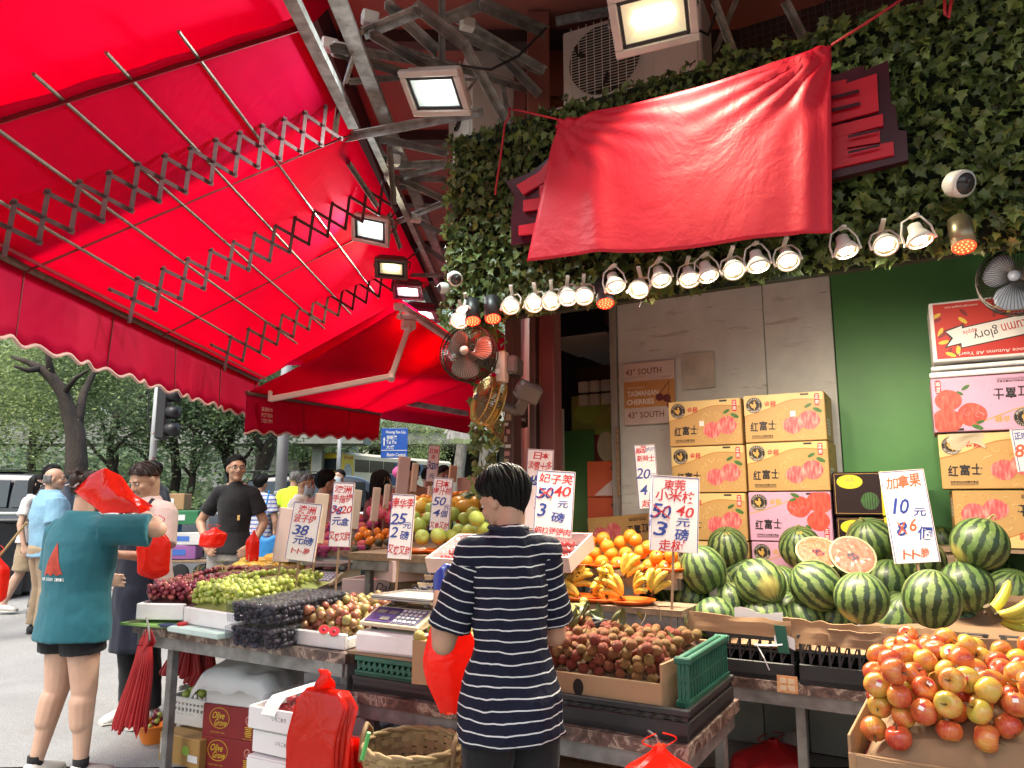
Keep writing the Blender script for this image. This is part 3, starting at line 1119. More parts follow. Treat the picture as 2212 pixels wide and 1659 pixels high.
for q in(0.27,0.43,0.575,0.72,0.86):
 MB().tube([aw(q,3.38-0.95*q)+V((0,0,-.03)),aw(q,7.9-0.9*q)+V((0,0,-.03))],0.009,8).build('support_tube',m_tube,long_aw,world=True)
MB().bar(aw(0,2.2)+V((0.04,0,-.04)),aw(0,4.62)+V((0.04,0,-.04)),0.07,0.05).bar(aw(0,4.75)+V((.12,0,-.02)),aw(0,9.0)+V((.12,0,-.02)),0.05,0.07).bar(aw(0,3.2)+V((.22,0,.08)),aw(0,9)+V((.22,0,.08)),0.09,0.04).build('wall_rail',m_steel,long_aw,world=True)
def on_canvas(u,v,f=0.955):
 d=ray(u,v)
 g=(RZ0-FZ)/(RX-FX)
 k=(RZ0-CAM_H-g*RX)/(d.z-g*d.x)
 return EYE+d*(k*f)
def valance(name,parent,A,B,drop,wave,m,flat0=0.0,nw=None,drop2=None):
 """hanging strip along A-B with a scalloped, piped lower edge"""
 A,B=V(A),V(B)
 L=(B-A).length
 n=max(8,int(L/wave*8))
 side=(B-A).normalized().cross(UP)
 low,allp=[],[]
 def f(u,v):
  d=drop+((drop2 or drop)-drop)*u
  p=A.lerp(B,u)-UP*(d*v)
  sc=0.5-0.5*math.cos(2*PI*u*L/wave)
  return p+UP*(0.035*sc*v)+side*(0.02*v*math.sin(u*L*9)+0.012*v*mnoise.noise(V((u*L*6,v,0))))
 MB().sheet(f,n,6,0.003).build(name,m,parent,smooth=True,world=True)
 MB().tube([f(i/(n-1),1.0) for i in range(n)],0.011,6).build('piping',m_piping,parent,smooth=True,world=True)
 sb=MB()
 for i in range(1,int(L/0.9)+1):
  u=i*0.9/L
  sb.tube([f(u,0.02)+side*.004,f(u,0.95)+side*.004],0.004,5)
 if sb.v:
  sb.build('seam',m_seam,parent,world=True)
valance('valance',long_aw,aw(1,2.0)+V((0,0,-.02)),aw(1,7.5)+V((0,0,-.02)),0.40,0.235,m_valance,drop2=0.40)
fl=MB()
fl.bar(aw(1,2.0)+V((.06,0,.03)),aw(1,7.5)+V((.06,0,.03)),0.1,0.004,up=(.66,0,.75))
fl.build('front_hem',m_seam,long_aw,world=True)
def scissor(parent,A,B,n,half):
 A,B=V(A),V(B)
 d=(B-A).normalized()
 side=d.cross(UP).normalized()
 nrm=side.cross(d).normalized()
 Tp=[A.lerp(B,i/n)+nrm*half*0.9 for i in range(n+1)]
 Bt=[A.lerp(B,i/n)-nrm*half*1.1 for i in range(n+1)]
 for i in range(n):
  for k,(p,q) in enumerate(((Tp[i],Bt[i+1]),(Bt[i],Tp[i+1]))):
   mb=MB()
   off=side*(0.006 if k else-0.006)
   e=(q-p).normalized()*0.018
   mb.bar(p+off-e,q+off+e,0.006,0.023,up=(q-p).cross(side))
   for z in(p,q,(p+q)/2):
    mb.cyl(z-side*0.014,z+side*0.014,0.009,n=6)
   mb.build('scissor_link',m_link,parent,world=True)
sc_specs=[((718,262),4.85,(-20,500),3.95,13,.10),((838,418),6.4,(258,655),5.05,13,.105),((862,590),7.9,(470,768),7.0,12,.11)]
for(u1,v1),k1,(u2,v2),k2,n,h in sc_specs:
 scissor(long_aw,on_canvas(u1,v1),on_canvas(u2,v2),n,h)
near_aw=thing('awning','nearest red awning overlapping above the near end of the long one','awning',aw(.5,1.5)+V((0,0,.3)))
canvas_sheet('canvas',near_aw,lambda u,v:aw(v*1.04,-1.0+(4.42+1.0)*u-0.72*v*u)+V((0,0,0.2-.13*u+0.03*math.sin(PI*3*v)*(1-u))),26,20,m_canvas)
MB().tube([aw(1.04,-1)+V((0,0,.2)),aw(1.04,1.9)+V((0,0,.16))],.024,8).build('front_bar',m_tube,near_aw,world=True)
o=MB().sheet(lambda u,v:PK(640+100*u-20*v,-10+5*v+110*v*(1-.9*u),4.5+.4*u),8,10,0.003).build('hanging_flap',m_valance,near_aw,smooth=True,world=True)
aw2=thing('awning','smaller dark red awning with white folding arms beyond the long one','awning',PK(700,800,7.5))
A2,B2=PK(533,848,6.9),PK(822,893,9.3)
R2a,R2b=PK(868,662,7.6),PK(1075,800,9.6)
canvas_sheet('canvas',aw2,lambda u,v:(R2a.lerp(R2b,u)).lerp(A2.lerp(B2,u),v)+V((0,0,-.03*math.sin(PI*v)+.012*mnoise.noise(V((u*8,v*6,3))))),22,18,m_canvas)
canvas_sheet('canvas_overlap',aw2,lambda u,v:(R2a.lerp(R2b,u)).lerp(A2.lerp(B2,u),v*(.78-.5*u))+V((0,0,.07)),12,10,m_canvas)
valance('valance',aw2,A2+V((0,0,-.015)),B2+V((0,0,-.015)),0.365,0.26,m_valance,drop2=0.33)
MB().tube([A2,B2],.022,8).build('front_bar',m_tube,aw2,world=True)
MB().bar(PK(868,662,7.6),PK(1078,803,9.6),.06,.06).build('rear_bar',m_white,aw2,world=True)
m_arm=mat('white awning arm',(0.75,0.66,0.62),0.4,ns=6,var=.1)
for pts in(((882,708,7.4),(846,812,7.3),(583,862,7.0)),((1010,770,8.9),(833,787,8.6),(764,880,8.8))):
 p=[PK(*q) for q in pts]
 mb=MB()
 mb.bar(p[0],p[1],.045,.055,ch=.008).bar(p[1],p[2],.045,.055,ch=.008)
 mb.cyl(p[1]-V((0,.03,.04)),p[1]+V((0,.03,.04)),.035)
 mb.build('folding_arm',m_arm,aw2,world=True)
 mb=MB()
 mb.box(p[0]+V((0,0,.03)),(.14,.08,.09),Rz(.5),.01).box(p[0]+V((-.02,0,.11)),(.2,.06,.05),Rz(.5),.01).ball(p[0],.05,10,7)
 mb.box(p[2]+V((0,0,.03)),(.03,.05,.1),ch=.006)
 mb.build('arm_bracket',m_arm,aw2,world=True)
MB().tube([PK(858,665,7.35),PK(866,672,7.35),PK(864,690,7.35)],.015,6).box(PK(862,662,7.3),(.1,.07,.07),None,.01).build('crank',m_arm,aw2,world=True)
pr=MB()
d2=(B2-A2).normalized()
pc=A2.lerp(B2,.115)+V((0,0,-.19))-d2.cross(UP)*-.012
for i,s in enumerate(('嘉運帆布','9127 8206','2328 3991')):
 pr.text(s,pc+UP*(.055-.055*i),d2,UP,.04,.17,z=.004,bold=.01)
pr.build('lettering',mat('faded white print',(.7,.45,.42),.7),aw2,world=True)
aw3=thing('awning','farthest red awning with a straight hanging edge above the blue road sign','awning',PK(920,880,11))
A3,B3=PK(818,882,10.2),PK(1024,905,11.0)
canvas_sheet('canvas',aw3,lambda u,v:PK(1060,700,9.8).lerp(PK(1140,760,10.8),u).lerp(A3.lerp(B3,u),v),14,12,m_canvas)
MB().sheet(lambda u,v:A3.lerp(B3,u)-UP*(.13+.09*u+.01*math.sin(u*9))*v+V((0,.03*math.sin(u*14)*v,0)),30,6,.003).build('valance',m_valance,aw3,smooth=True,world=True)
MB().bar(PK(870,868,10),PK(1010,893,10.6),.06,.07).bar(PK(880,870,10),PK(990,815,10.4),.05,.05).build('front_bar',m_steel,aw3,world=True)
# ================================================================== LAMPS
m_bezel=mat('pale lamp casing',(0.55,0.52,0.46),0.45,ns=8)
m_lampdark=mat('dark lamp casing',(0.1,0.09,0.085),0.45)
def floodlight(u,v,k,w,h,R,col,power,label,dots,dark=False,cool=14.0):
 """box floodlight: local -Z is where it shines, X is its long side"""
 t=thing('floodlight',label,'floodlight',PK(u,v,k))
 t.rotation_euler=(-R[0],R[1],R[2])
 mc=m_lampdark if dark else m_bezel
 mb=MB()
 mb.loft([((0,0,.09),(w*.3,0,0),(0,h*.3,0)),((0,0,.05),(w*.46,0,0),(0,h*.46,0))],4)
 mb.v=[]
 mb.f,mb.m=[],[]
 mb.box((0,0,0.06),(w*.9,h*.86,.05),ch=.012).box((0,0,.075),(w*.5,h*.5,.08),ch=.01)
 for i in range(7):
  mb.box((0,-h*.36+h*.12*i,.092),(w*.7,.006,.03))
 mb.build('housing',mc,t)
 mb=MB()
 fr=.035*w/.35
 for sx,sy,lx,ly in((0,h/2-fr/2,w,fr),(0,-h/2+fr/2,w,fr),(w/2-fr/2,0,fr,h-2*fr),(-w/2+fr/2,0,fr,h-2*fr)):
  mb.box((sx,sy,0),(lx,ly,.035),ch=.006)
 mb.build('bezel',mc,t)
 mb=MB()
 f2=fr+.012
 for sx,sy,lx,ly in((0,h/2-f2,w-2*fr,.016),(0,-h/2+f2,w-2*fr,.016),(w/2-f2,0,.016,h-2*fr),(-w/2+f2,0,.016,h-2*fr)):
  mb.box((sx,sy,.002),(lx,ly,.018))
 mb.build('gasket',m_black,t)
 mb=MB()
 iw,ih=w/2-f2,h/2-f2
 iw2,ih2=iw*.55,ih*.35
 z1,z0=-.002,.03
 P=[(-iw,-ih,z1),(iw,-ih,z1),(iw,ih,z1),(-iw,ih,z1),(-iw2,-ih2,z0),(iw2,-ih2,z0),(iw2,ih2,z0),(-iw2,ih2,z0)]
 mb.add(P,[(0,1,5,4),(1,2,6,5),(2,3,7,6),(3,0,4,7),(4,5,6,7)])
 mb.build('reflector',emit('lamp glow '+label[:12],tuple(c*.8 for c in col),cool*.012),t)
 mb=MB()
 for i in range(dots):
  x=(i-(dots-1)/2)*(iw*1.3/dots)
  mb.ball((x,0,z0-.012),(iw*.62/dots+.01,ih*.22,.008),12,6)
 mb.build('led',emit('led glow '+label[:12],col,cool),t)
 mb=MB()
 mb.tube([(-w/2-.01,0,.02),(-w/2-.012,0,.14),(0,0,.145),(w/2+.012,0,.14),(w/2+.01,0,.02)],.009,6)
 mb.build('yoke',m_steel2,t)
 ld=bpy.data.lights.new('flood_beam','AREA')
 ld.shape='RECTANGLE'
 ld.size,ld.size_y=w*.7,h*.6
 ld.energy=power
 ld.color=col
 ld.spread=rad(150)
 lo=bpy.data.objects.new('flood_beam',ld)
 COL.objects.link(lo)
 lo.parent=t
 lo.location=(0,0,-.03)
 return t
COOL,WARM,YEL=(0.86,1.0,0.96),(1.0,0.8,0.55),(1.0,0.97,0.68)
floodlight(1412,38,4.0,.46,.34,(rad(38),rad(-6),rad(-14)),YEL,30,'large yellow white floodlight in front of the air conditioner',3,cool=9)
floodlight(940,200,4.5,.42,.3,(rad(32),rad(12),rad(-24)),COOL,24,'large cool white floodlight hung on the trusses left of the ivy',4)
floodlight(800,495,6.1,.33,.26,(rad(46),rad(14),rad(-6)),COOL,8,'square cool white floodlight nearest the red canvas',1)
floodlight(845,580,7.0,.31,.22,(rad(40),rad(4),rad(4)),YEL,10,'yellowish floodlight with a pyramid back, under the square cool one',1,True,7)
floodlight(881,630,7.9,.33,.24,(rad(26),rad(4),rad(0)),COOL,9,'cool floodlight hung just below the yellowish one',1,True)
floodlight(910,679,8.6,.42,.3,(rad(14),rad(8),rad(-8)),COOL,9,'lowest floodlight seen almost edge on above the white folding arm',2,True)
m_ring=mat('white spotlight ring',(0.75,0.7,0.62),0.35,ns=6,var=.08)
glow_w=emit('warm led lens',(1.0,0.84,0.58),16)
glow_c=emit('white led lens',(1.0,0.93,0.8),16)
glow_r=emit('red led lens',(1.0,0.03,0.012),1.6)
glow_rd=emit('red led dot',(1.0,0.1,0.03),4)
m_lensback=mat('lamp bowl',(0.3,0.25,0.17),0.3,metal=.7)
def spot_meshes(glow,gd):
 out=[]
 mb=MB()
 mb.lathe([(.0,.085),(.028,.085),(.032,.05),(.046,.03),(.056,.006),(.056,-.006),(.05,-.008),(.047,.0)],22)
 out.append(('lamp_body',mb.mesh('lamp_body',m_ring,True)))
 mb=MB()
 mb.lathe([(.047,.0),(.03,.012),(.0,.014)],20)
 out.append(('reflector',mb.mesh('reflector',m_lensback,True)))
 mb=MB()
 for i in range(4):
  a=PI/4+i*PI/2
  mb.ball((math.cos(a)*.019,math.sin(a)*.019,.004),(.0165,.0165,.009),10,6)
 out.append(('led',mb.mesh('led',glow,True)))
 mb=MB()
 mb.tube([(-.062,0,0),(-.062,0,.06),(-.04,0,.12),(0,0,.135),(.04,0,.12),(.062,0,.06),(.062,0,0)],.005,6)
 mb.cyl((-.068,0,0),(-.05,0,0),.008).cyl((.05,0,0),(.068,0,0),.008)
 out.append(('gimbal',mb.mesh('gimbal',m_ring,True)))
 return out
sp_w,sp_c=spot_meshes(glow_w,None),spot_meshes(glow_c,None)
spots=[(992,692,(-2.3,2.4,.8),0,30,'round white spotlight lowest in the pair beside the left red lamp'),(1003,676,(-2.8,2.2,1.0),0,30,'tilted white spotlight just above its twin beside the left red lamp'),(1103,661,(-2.0,2.6,.8),1,36,'first warm spotlight right of the two small red lamps'),(1153,657,(-1.9,2.8,.8),1,34,'second warm spotlight from the small red lamps'),(1190,652,(-1.6,2.8,.8),1,34,'third warm spotlight from the small red lamps'),(1227,643,(-1.5,3.0,.8),0,34,'bluish white spotlight in the middle of the left cluster'),(1262,640,(-.9,3.0,.8),1,34,'spotlight turned to the right, last before the middle red lamp'),(1330,619,(-1.2,3.2,.9),1,40,'first spotlight right of the middle red lamp'),(1380,625,(-1.2,2.7,.9),1,40,'low hanging spotlight above the ivy sprig'),(1429,605,(-.8,2.9,.9),1,46,'bright round spotlight facing straight out past the ivy sprig'),(1490,604,(-.9,3.6,.8),1,40,'spotlight over the left edge of the gold apple boxes'),(1531,596,(-.6,3.4,.8),1,40,'spotlight right of the one over the box edge, ring tilted down'),(1586,584,(-.2,3.0,.8),1,44,'spotlight third from the end of the long row'),(1639,575,(-.3,4.0,.9),1,46,'spotlight second from the end of the long row'),(1703,565,(.0,3.5,.9),1,46,'spotlight at the end of the long row, by the board joint'),(1829,543,(.1,3.6,.9),1,52,'left spotlight of the three over the green wall'),(1914,530,(.2,2.9,.8),1,50,'middle spotlight of the three over the green wall'),(1988,520,(.5,3.6,.9),1,52,'right spotlight of the three over the green wall')]
for n_s,(u,v,aim,warm,pw,lab) in enumerate(spots):
 if n_s>6 and n_s%2:
  aim=(aim[0],aim[1]+1.2,1.1)
 k=0.112*FPX/pw
 p=PS(u,v,3.70+U(-.04,.03))
 t=thing('spotlight',lab,'spotlight',p,0,'spotlights along the lower edge of the ivy')
 a=W(*aim)
 dz=(p-a).normalized()
 dz=(dz*.75+(p-EYE).normalized()*0.75+V((U(-.12,.12),0,.25))).normalized()
 R=frame(dz,E1)
 t.rotation_euler=R.to_euler()
 for nm,me in(sp_w if warm else sp_c):
  place(nm,me,t)
 st=MB()
 st.bar(R.transposed()@V((0,0,.16))*.8,(0,0,.13),.02,.012)
 st.build('stem',m_ring,t)
 ld=bpy.data.lights.new('spot_beam','SPOT')
 ld.energy=26 if n_s>6 and n_s%2 else 34
 ld.color=(1.0,0.87,0.68) if warm else(1.0,0.93,0.82)
 ld.spot_size=rad(125)
 ld.spot_blend=0.9
 ld.shadow_soft_size=0.05
 lo=bpy.data.objects.new('spot_beam',ld)
 COL.objects.link(lo)
 lo.parent=t
 lo.location=(0,0,-.03)
 lo.rotation_euler=(R.transposed()@frame(p-a).to_4x4().to_3x3()).to_euler()
for u,v,pw,bl,lab in((1021,694,26,1,'left small red lamp in a black tube over the fan'),(1065,689,28,1,'second small red lamp right of the left one over the fan'),(1308,656,32,1,'middle red lamp in a black tube between the spotlights'),(2083,534,50,0,'large red lamp in a brass tube by the right fan')):
 k=min(.1*FPX/pw,4.7)
 p=PS(u,v,3.72)
 dz=((p-EYE).normalized()*.55+V((-.08,0,.9))).normalized()
 R=frame(dz,E1)
 t=thing('red_lamp',lab,'lamp',p,0,None)
 t.rotation_euler=R.to_euler()
 MB().lathe([(.047,0),(.05,.0),(.05,.16),(.03,.17),(0,.17)],20).build('tube_shade',m_black if bl else mat('brass tube',(.3,.25,.15),.35,metal=.7),t,smooth=True)
 MB().lathe([(.0,.008),(.047,.004)],20).build('lens',glow_r,t)
 mb=MB()
 for r,n in((0,1),(.018,6),(.035,11)):
  for i in range(n):
   mb.ball((r*math.cos(2*PI*i/n),r*math.sin(2*PI*i/n),.003),.0045,6,4)
 mb.build('led',glow_rd,t)
 ld=bpy.data.lights.new('red_glow','POINT')
 ld.energy=1.0
 ld.color=(1,.12,.05)
 ld.shadow_soft_size=.04
 lo=bpy.data.objects.new('red_glow',ld)
 COL.objects.link(lo)
 lo.parent=t
 lo.location=(0,0,-.05)
# ================================================================== BANNER, SIGN, CORDS
m_banner,nt,b=new_mat('glossy red banner vinyl')
b.inputs['Base Color'].default_value=(0.6,0.008,0.03,1)
b.inputs['Roughness'].default_value=0.5
b.inputs['Specular IOR Level'].default_value=0.45
vec=coords(nt,per_object=False)
hsum=mth(nt,'ADD',noise_tex(nt,vec,2.2,4,.55,1.2),mth(nt,'MULTIPLY',noise_tex(nt,vec,16,4,.6,.8),.12))
bump(nt,b,hsum,0.36,0.04)
ban=thing('banner','glossy red cloth banner hung over the shop sign on the ivy','banner',W(-1.2,3.72,3.2))
q={(0,0):PS(1142,566,3.66),(1,0):PS(1799,505,3.66),(0,1):PS(1208,262,3.74),(1,1):PS(1796,98,3.74)}
def banf(u,v):
 p=q[0,0].lerp(q[1,0],u).lerp(q[0,1].lerp(q[1,1],u),v)
 sag=-.045*math.sin(PI*u)*v**2+.015*math.sin(PI*u)*(1-v)*math.sin(u*9)
 fold=.03*math.exp(-((u-.16-.12*(1-v))/.05)**2)*(1-.4*v)+.02*math.exp(-((u-.93)/.03)**2)+.035*mnoise.noise(V((u*4,v*1.6,1)))*.6*(0.3+math.sin(PI*u))
 rad_=.016*math.sin(26*math.atan2(1-v+.02,u+.02))*math.exp(-((1-v)**2+u**2)*9)+.016*math.sin(22*math.atan2(1-v+.02,1-u+.02))*math.exp(-((1-v)**2+(1-u)**2)*9)
 return p+UP*sag-E2*(fold+rad_+.02)
MB().sheet(banf,70,44,0.003).build('cloth',m_banner,ban,smooth=True,world=True)
m_cord=mat('red nylon cord',(0.5,0.02,0.03),.6)
cd=MB()
cd.tube([banf(1,1),PS(1870,50,3.72),PS(1960,-10,3.72)],.007,6)
cd.build('tie_cord',m_cord,ban,smooth=True,world=True)
cd=MB()
cd.tube([banf(0,1),PS(1130,240,3.78),PS(1098,235,3.9)],.007,6)
cd.build('tie_cord',m_cord,ban,smooth=True,world=True)
c2=MB()
c2.tube([PS(1100,232,3.8),PS(1100,250,3.8),PS(1090,268,3.78),PS(1088,290,3.8),PS(1080,350,3.81),PS(1071,408,3.8),PS(1070,420,3.8)],.0075,6)
tag(c2.build('cord',m_cord,smooth=True),'red cord with a frayed end hanging in front of the left ivy','cord')
c3=MB()
c3.tube([PS(2040,-5,3.8),PS(2042,30,3.8),PS(2049,40,3.8),PS(2056,-5,3.8)],.008,6)
tag(c3.build('cord',m_cord,smooth=True),'short looped red cord hanging from the top of the right ivy','cord')
m_plum=mat('dark plum sign board',(0.045,0.004,0.012),.3)
m_sred=mat('red sign lettering',(0.62,0.01,0.03),.35)
sg=thing('shop_sign','dark cut out shop sign with bold red characters half hidden by the banner','shop sign',W(-1.2,3.84,3.1))
def sgn(pts,t,m,name,th):
 w=[PS(u,v,t) for u,v in pts]
 o=w[0]
 mb=MB()
 mb.prism([((p-o).dot(E1),(p-o).dot(UP)) for p in w],o,E1,UP,th)
 mb.v=[tuple(V(p)) for p in mb.v]
 return mb.build(name,m,sg,world=True)
sgn([(1760,175),(1868,140),(1866,152),(1918,130),(1925,222),(1935,228),(1940,280),(1958,282),(1962,345),(1800,385),(1760,390)],3.80,m_plum,'board',-.05)
sgn([(1760,185),(1830,170),(1826,180),(1894,158),(1898,238),(1760,275)],3.775,m_sred,'character',-.02)
for a,b2 in(((1760,212),(1857,190)),((1760,240),(1859,217)),((1760,268),(1860,250))):
 pass
for(u1,v1,u2,v2,h) in((1760,216,1856,192,7),(1760,243,1858,219,7)):
 sgn([(u1,v1),(u2,v2),(u2,v2+h),(u1,v1+h)],3.752,m_plum,'stroke_gap',-.004)
for pts in([(1760,282),(1907,245),(1908,270),(1760,308)],[(1760,300),(1900,281),(1901,306),(1760,330)],[(1760,335),(1930,305),(1931,333),(1760,372)],[(1760,285),(1830,285),(1830,350),(1760,360)]):
 sgn(pts,3.775+.001*(pts[0][1]%7),m_sred,'character',-.02)
for(u1,v1,u2,v2,h) in((1832,292,1898,277,5),(1832,326,1900,310,5)):
 sgn([(u1,v1),(u2,v2),(u2,v2+h),(u1,v1+h)],3.748,m_plum,'stroke_gap',-.004)
sgn([(1200,315),(1185,340),(1150,370),(1092,392),(1112,425),(1104,470),(1104,530),(1160,520),(1260,480),(1260,330)],3.80,m_plum,'board',-.05)
sgn([(1192,335),(1165,370),(1115,400),(1130,420),(1170,395),(1240,380),(1240,345)],3.775,m_sred,'character',-.02)
sgn([(1130,432),(1240,415),(1240,440),(1130,456)],3.775,m_sred,'character',-.02)
sgn([(1120,487),(1240,465),(1240,495),(1120,508)],3.775,m_sred,'character',-.02)
sgn([(1165,400),(1190,395),(1190,490),(1165,494)],3.776,m_sred,'character',-.02)
# ================================================================== WALL FANS
m_fanblk=mat('dark fan wire',(0.035,0.03,0.025),.35,metal=.5)
m_gold=mat('brassy fan wire',(0.5,0.36,0.1),.35,metal=.7)
def fan(u,v,k,r,R,label,wire,blade,mount):
 t=thing('wall_fan',label,'fan',PK(u,v,k))
 t.rotation_euler=R
 mb=MB()
 for rr,z in((r,0),(r*.985,.05),(r*.985,-.05)):
  mb.tube([(math.cos(2*PI*i/36)*rr,math.sin(2*PI*i/36)*rr,z) for i in range(36)],.006 if z==0 else .004,5,closed=True)
 n=60
 for i in range(n):
  a=2*PI*i/n
  c,s=math.cos(a),math.sin(a)
  mb.tube([(c*r*.17,s*r*.17,.085),(c*r*.6,s*r*.6,.08),(c*r*.93,s*r*.93,.055),(c*r,s*r,0),(c*r*.93,s*r*.93,-.05),(c*r*.5,s*r*.5,-.075),(c*r*.15,s*r*.15,-.08)],.0017,3,caps=False)
 mb.build('guard',wire,t)
 for i in range(3):
  a0=2*PI*i/3+.3
  bl=MB()
  def f(x,y,a0=a0):
   rr=r*(.16+.74*y)
   w=(1.75-.15*y)*(.35+.65*math.sin(PI*(0.15+.75*y)))
   a=a0+(x-.5)*w
   return V((math.cos(a)*rr,math.sin(a)*rr,.03-.06*x))
  bl.sheet(f,8,8,.003).build('blade',blade,t,smooth=True)
 MB().lathe([(0,.1),(r*.12,.098),(r*.17,.085),(r*.17,.05),(r*.12,-.02),(r*.2,-.09),(r*.2,-.2),(r*.1,-.24),(0,-.24)],22).build('hub',blade,t,smooth=True)
 if mount:
  MB().bar((0,0,-.22),mount,.05,.06).box(mount,(.1,.12,.16),None,.015).build('bracket',m_lampdark,t)
 return t
m_blade=mat('grey beige fan blade',(0.34,0.3,0.25),.35,ns=4)
fan(1013,763,4.65,.178,(rad(88),rad(0),rad(-18)),'large black wire wall fan facing the street under the red lamps',m_fanblk,m_blade,(.22,-.05,-.22))
fan(1055,866,4.75,.16,(rad(72),rad(28),rad(-75)),'brass edged wall fan seen edge on below the large black one',m_gold,m_lampdark,(.05,.16,-.2))
fan(1083,915,5.6,.15,(rad(92),0,rad(-62)),'lowest brass wall fan, turned away beside the doorpost',m_gold,m_lampdark,(.1,.1,-.2))
fan(2195,606,3.6,.165,(rad(86),0,rad(-38)),'wall fan cut off by the right edge of the picture',m_fanblk,mat('blue grey fan blade',(.2,.24,.3),.35),(0,.05,-.25))
eb=thing('fan_switch','pale upright fan control box on the doorpost between the fans','control box',PK(1085,793,4.72),YAW)
MB().box((0,0,0),(.065,.06,.2),ch=.008).build('casing',mat('yellowed plastic',(.6,.52,.42),.5),eb)
MB().box((-.012,-.034,-.03),(.03,.012,.03)).build('knob',m_white,eb)
def seccam(u,v,k,R,label,r=.06):
 t=thing('security_camera',label,'camera',PK(u,v,k))
 if u>1500:
  t.location=PS(u,v,3.70)
 t.rotation_euler=(R[0]-PI,R[1],R[2])
 MB().lathe([(r*.8,0),(r,.006),(r*1.02,r*.5),(r*.95,r*1.2),(r*.6,r*1.7),(0,r*1.85)],22).build('shell',m_white,t,smooth=True)
 MB().lathe([(r*.8,.003),(r*.6,-.012),(0,-.02)],22).build('face',mat('grey lens face',(.04,.04,.042),.25),t,smooth=True)
 MB().lathe([(r*.22,-.018),(r*.2,-.03),(0,-.032)],14,T4((-.005,-.012,0))).build('lens',m_black,t,smooth=True)
seccam(985,603,4.55,(rad(118),0,rad(22)),'white bullet security camera at the lower left corner of the ivy',.045)
seccam(2086,396,3.55,(rad(112),rad(0),rad(12)),'white round security camera on the right ivy above the lamps',.06)
seccam(950,622,4.75,(rad(100),rad(0),rad(-70)),'white camera seen from the side at the left end of the ivy',.035)
# ================================================================== TABLES, CRATES, TRAYS
m_marble,nt,b=new_mat('marble print film')
vec=coords(nt,per_object=False)
vn=noise_tex(nt,vec,9,6,.65,1.6)
c=ramp(nt,vn,[(.35,(.05,.03,.025)),(.5,(.16,.1,.08)),(.56,(.42,.34,.27)),(.6,(.14,.085,.07)),(.75,(.07,.04,.035))])
nt.links.new(c,b.inputs['Base Color'])
b.inputs['Roughness'].default_value=.3
bump(nt,b,noise_tex(nt,vec,22,4,.6,1),.5,.01)
m_leg=mat('scuffed grey steel',(0.3,0.3,0.29),.55,metal=.4,ns=11,col2=(.14,.13,.12),bs=30,bst=.2)
m_ply=mat('worn plywood',(.32,.22,.13),.8,ns=7,col2=(.17,.11,.07),stretch=(1,6,6))
m_card=mat('brown cardboard',(.40,.245,.13),.85,ns=4,col2=(.33,.195,.1),bs=45,bst=.15)
m_card2=mat('darker cardboard',(.31,.19,.105),.85,ns=4,col2=(.24,.145,.08),bs=45,bst=.15)
m_crate=mat('black crate plastic',(.016,.017,.019),.42,ns=6,col2=(.03,.03,.032),bs=30,bst=.1)
m_gcrate=mat('dark green crate plastic',(.015,.12,.075),.45,ns=6,var=.3)
m_foam,nt,b=new_mat('white polystyrene')
vec=coords(nt)
vo=nd(nt,'TexVoronoi')
vo.inputs['Scale'].default_value=160
nt.links.new(vec,vo.inputs['Vector'])
nt.links.new(ramp(nt,noise_tex(nt,vec,5,4),[(.3,(.7,.69,.67)),(.6,(.82,.82,.81))]),b.inputs['Base Color'])
b.inputs['Roughness'].default_value=.7
bump(nt,b,vo.outputs['Distance'],.25,.003)
m_paper=mat('white carton',(.74,.73,.72),.65,ns=4,var=.06)
m_pink=mat('pale pink carton',(.66,.5,.47),.65,ns=4,var=.08)
m_redbag,nt,b=new_mat('thin red plastic bag')
vec=coords(nt)
b.inputs['Base Color'].default_value=(.74,.028,.012,1)
b.inputs['Roughness'].default_value=.22
t_=nd(nt,'BsdfTranslucent')
t_.inputs['Color'].default_value=(.92,.06,.015,1)
mx=nd(nt,'MixShader')
mx.inputs[0].default_value=.5
nt.links.new(b.outputs[0],mx.inputs[1])
nt.links.new(t_.outputs[0],mx.inputs[2])
nt.links.new(mx.outputs[0],nt.nodes['Material Output'].inputs['Surface'])
bp=bump(nt,b,noise_tex(nt,vec,9,4,.5,1.2),.45,.02)
nt.links.new(bp.outputs[0],t_.inputs['Normal'])
m_redbag2=mat('folded red bags',(.36,.008,.012),.5,ns=9,bs=18,bst=.4,bd=.01)
m_clear=clear_plastic('clear clamshell plastic',alpha=.05,haze=.08,edge=.18)
m_film=clear_plastic('cloudy plastic sheet',(.9,.92,.93),.5,.3,.9)
m_rattan=mat('woven cane',(.36,.25,.12),.65,ns=14,col2=(.22,.14,.06),rnd=.15)
def table(label,pts,z,legs,th=.045,top=None,rail_z=.06,group=None):
 base=W(*pts[0])
 t=thing('market_table',label,'table',(base.x,base.y,0))
 w=[W(*p) for p in pts]
 o=V((0,0,z-th))
 MB().prism([(p.x,p.y) for p in w],o,(1,0,0),(0,1,0),th).build('tabletop',top or m_marble,t,world=True)
 mb=MB()
 for i in range(len(w)):
  a,c2=w[i]+UP*(z-th-rail_z*.5-.002),w[(i+1)%len(w)]+UP*(z-th-rail_z*.5-.002)
  d=(c2-a).normalized()
  inn=UP.cross(d)*.03
  mb.bar(a+inn+d*.03,c2+inn-d*.03,.03,rail_z)
 mb.build('apron',m_leg,t,world=True)
 for s,tt in legs:
  p=W(s,tt)
  MB().box((p.x,p.y,(z-th-.004)/2),(.045,.045,z-th-.004),RS,.004).build('leg',m_leg,t,world=True)
 return t
table('left market table edged in brown marble film, carrying grapes and plums',[(-3.98,2.66),(-2.38,2.63),(-2.38,4.1),(-4.5,4.1)],.75,[(-3.72,2.74),(-3.1,3.5),(-2.45,2.72),(-4.2,3.9),(-2.45,3.9)])
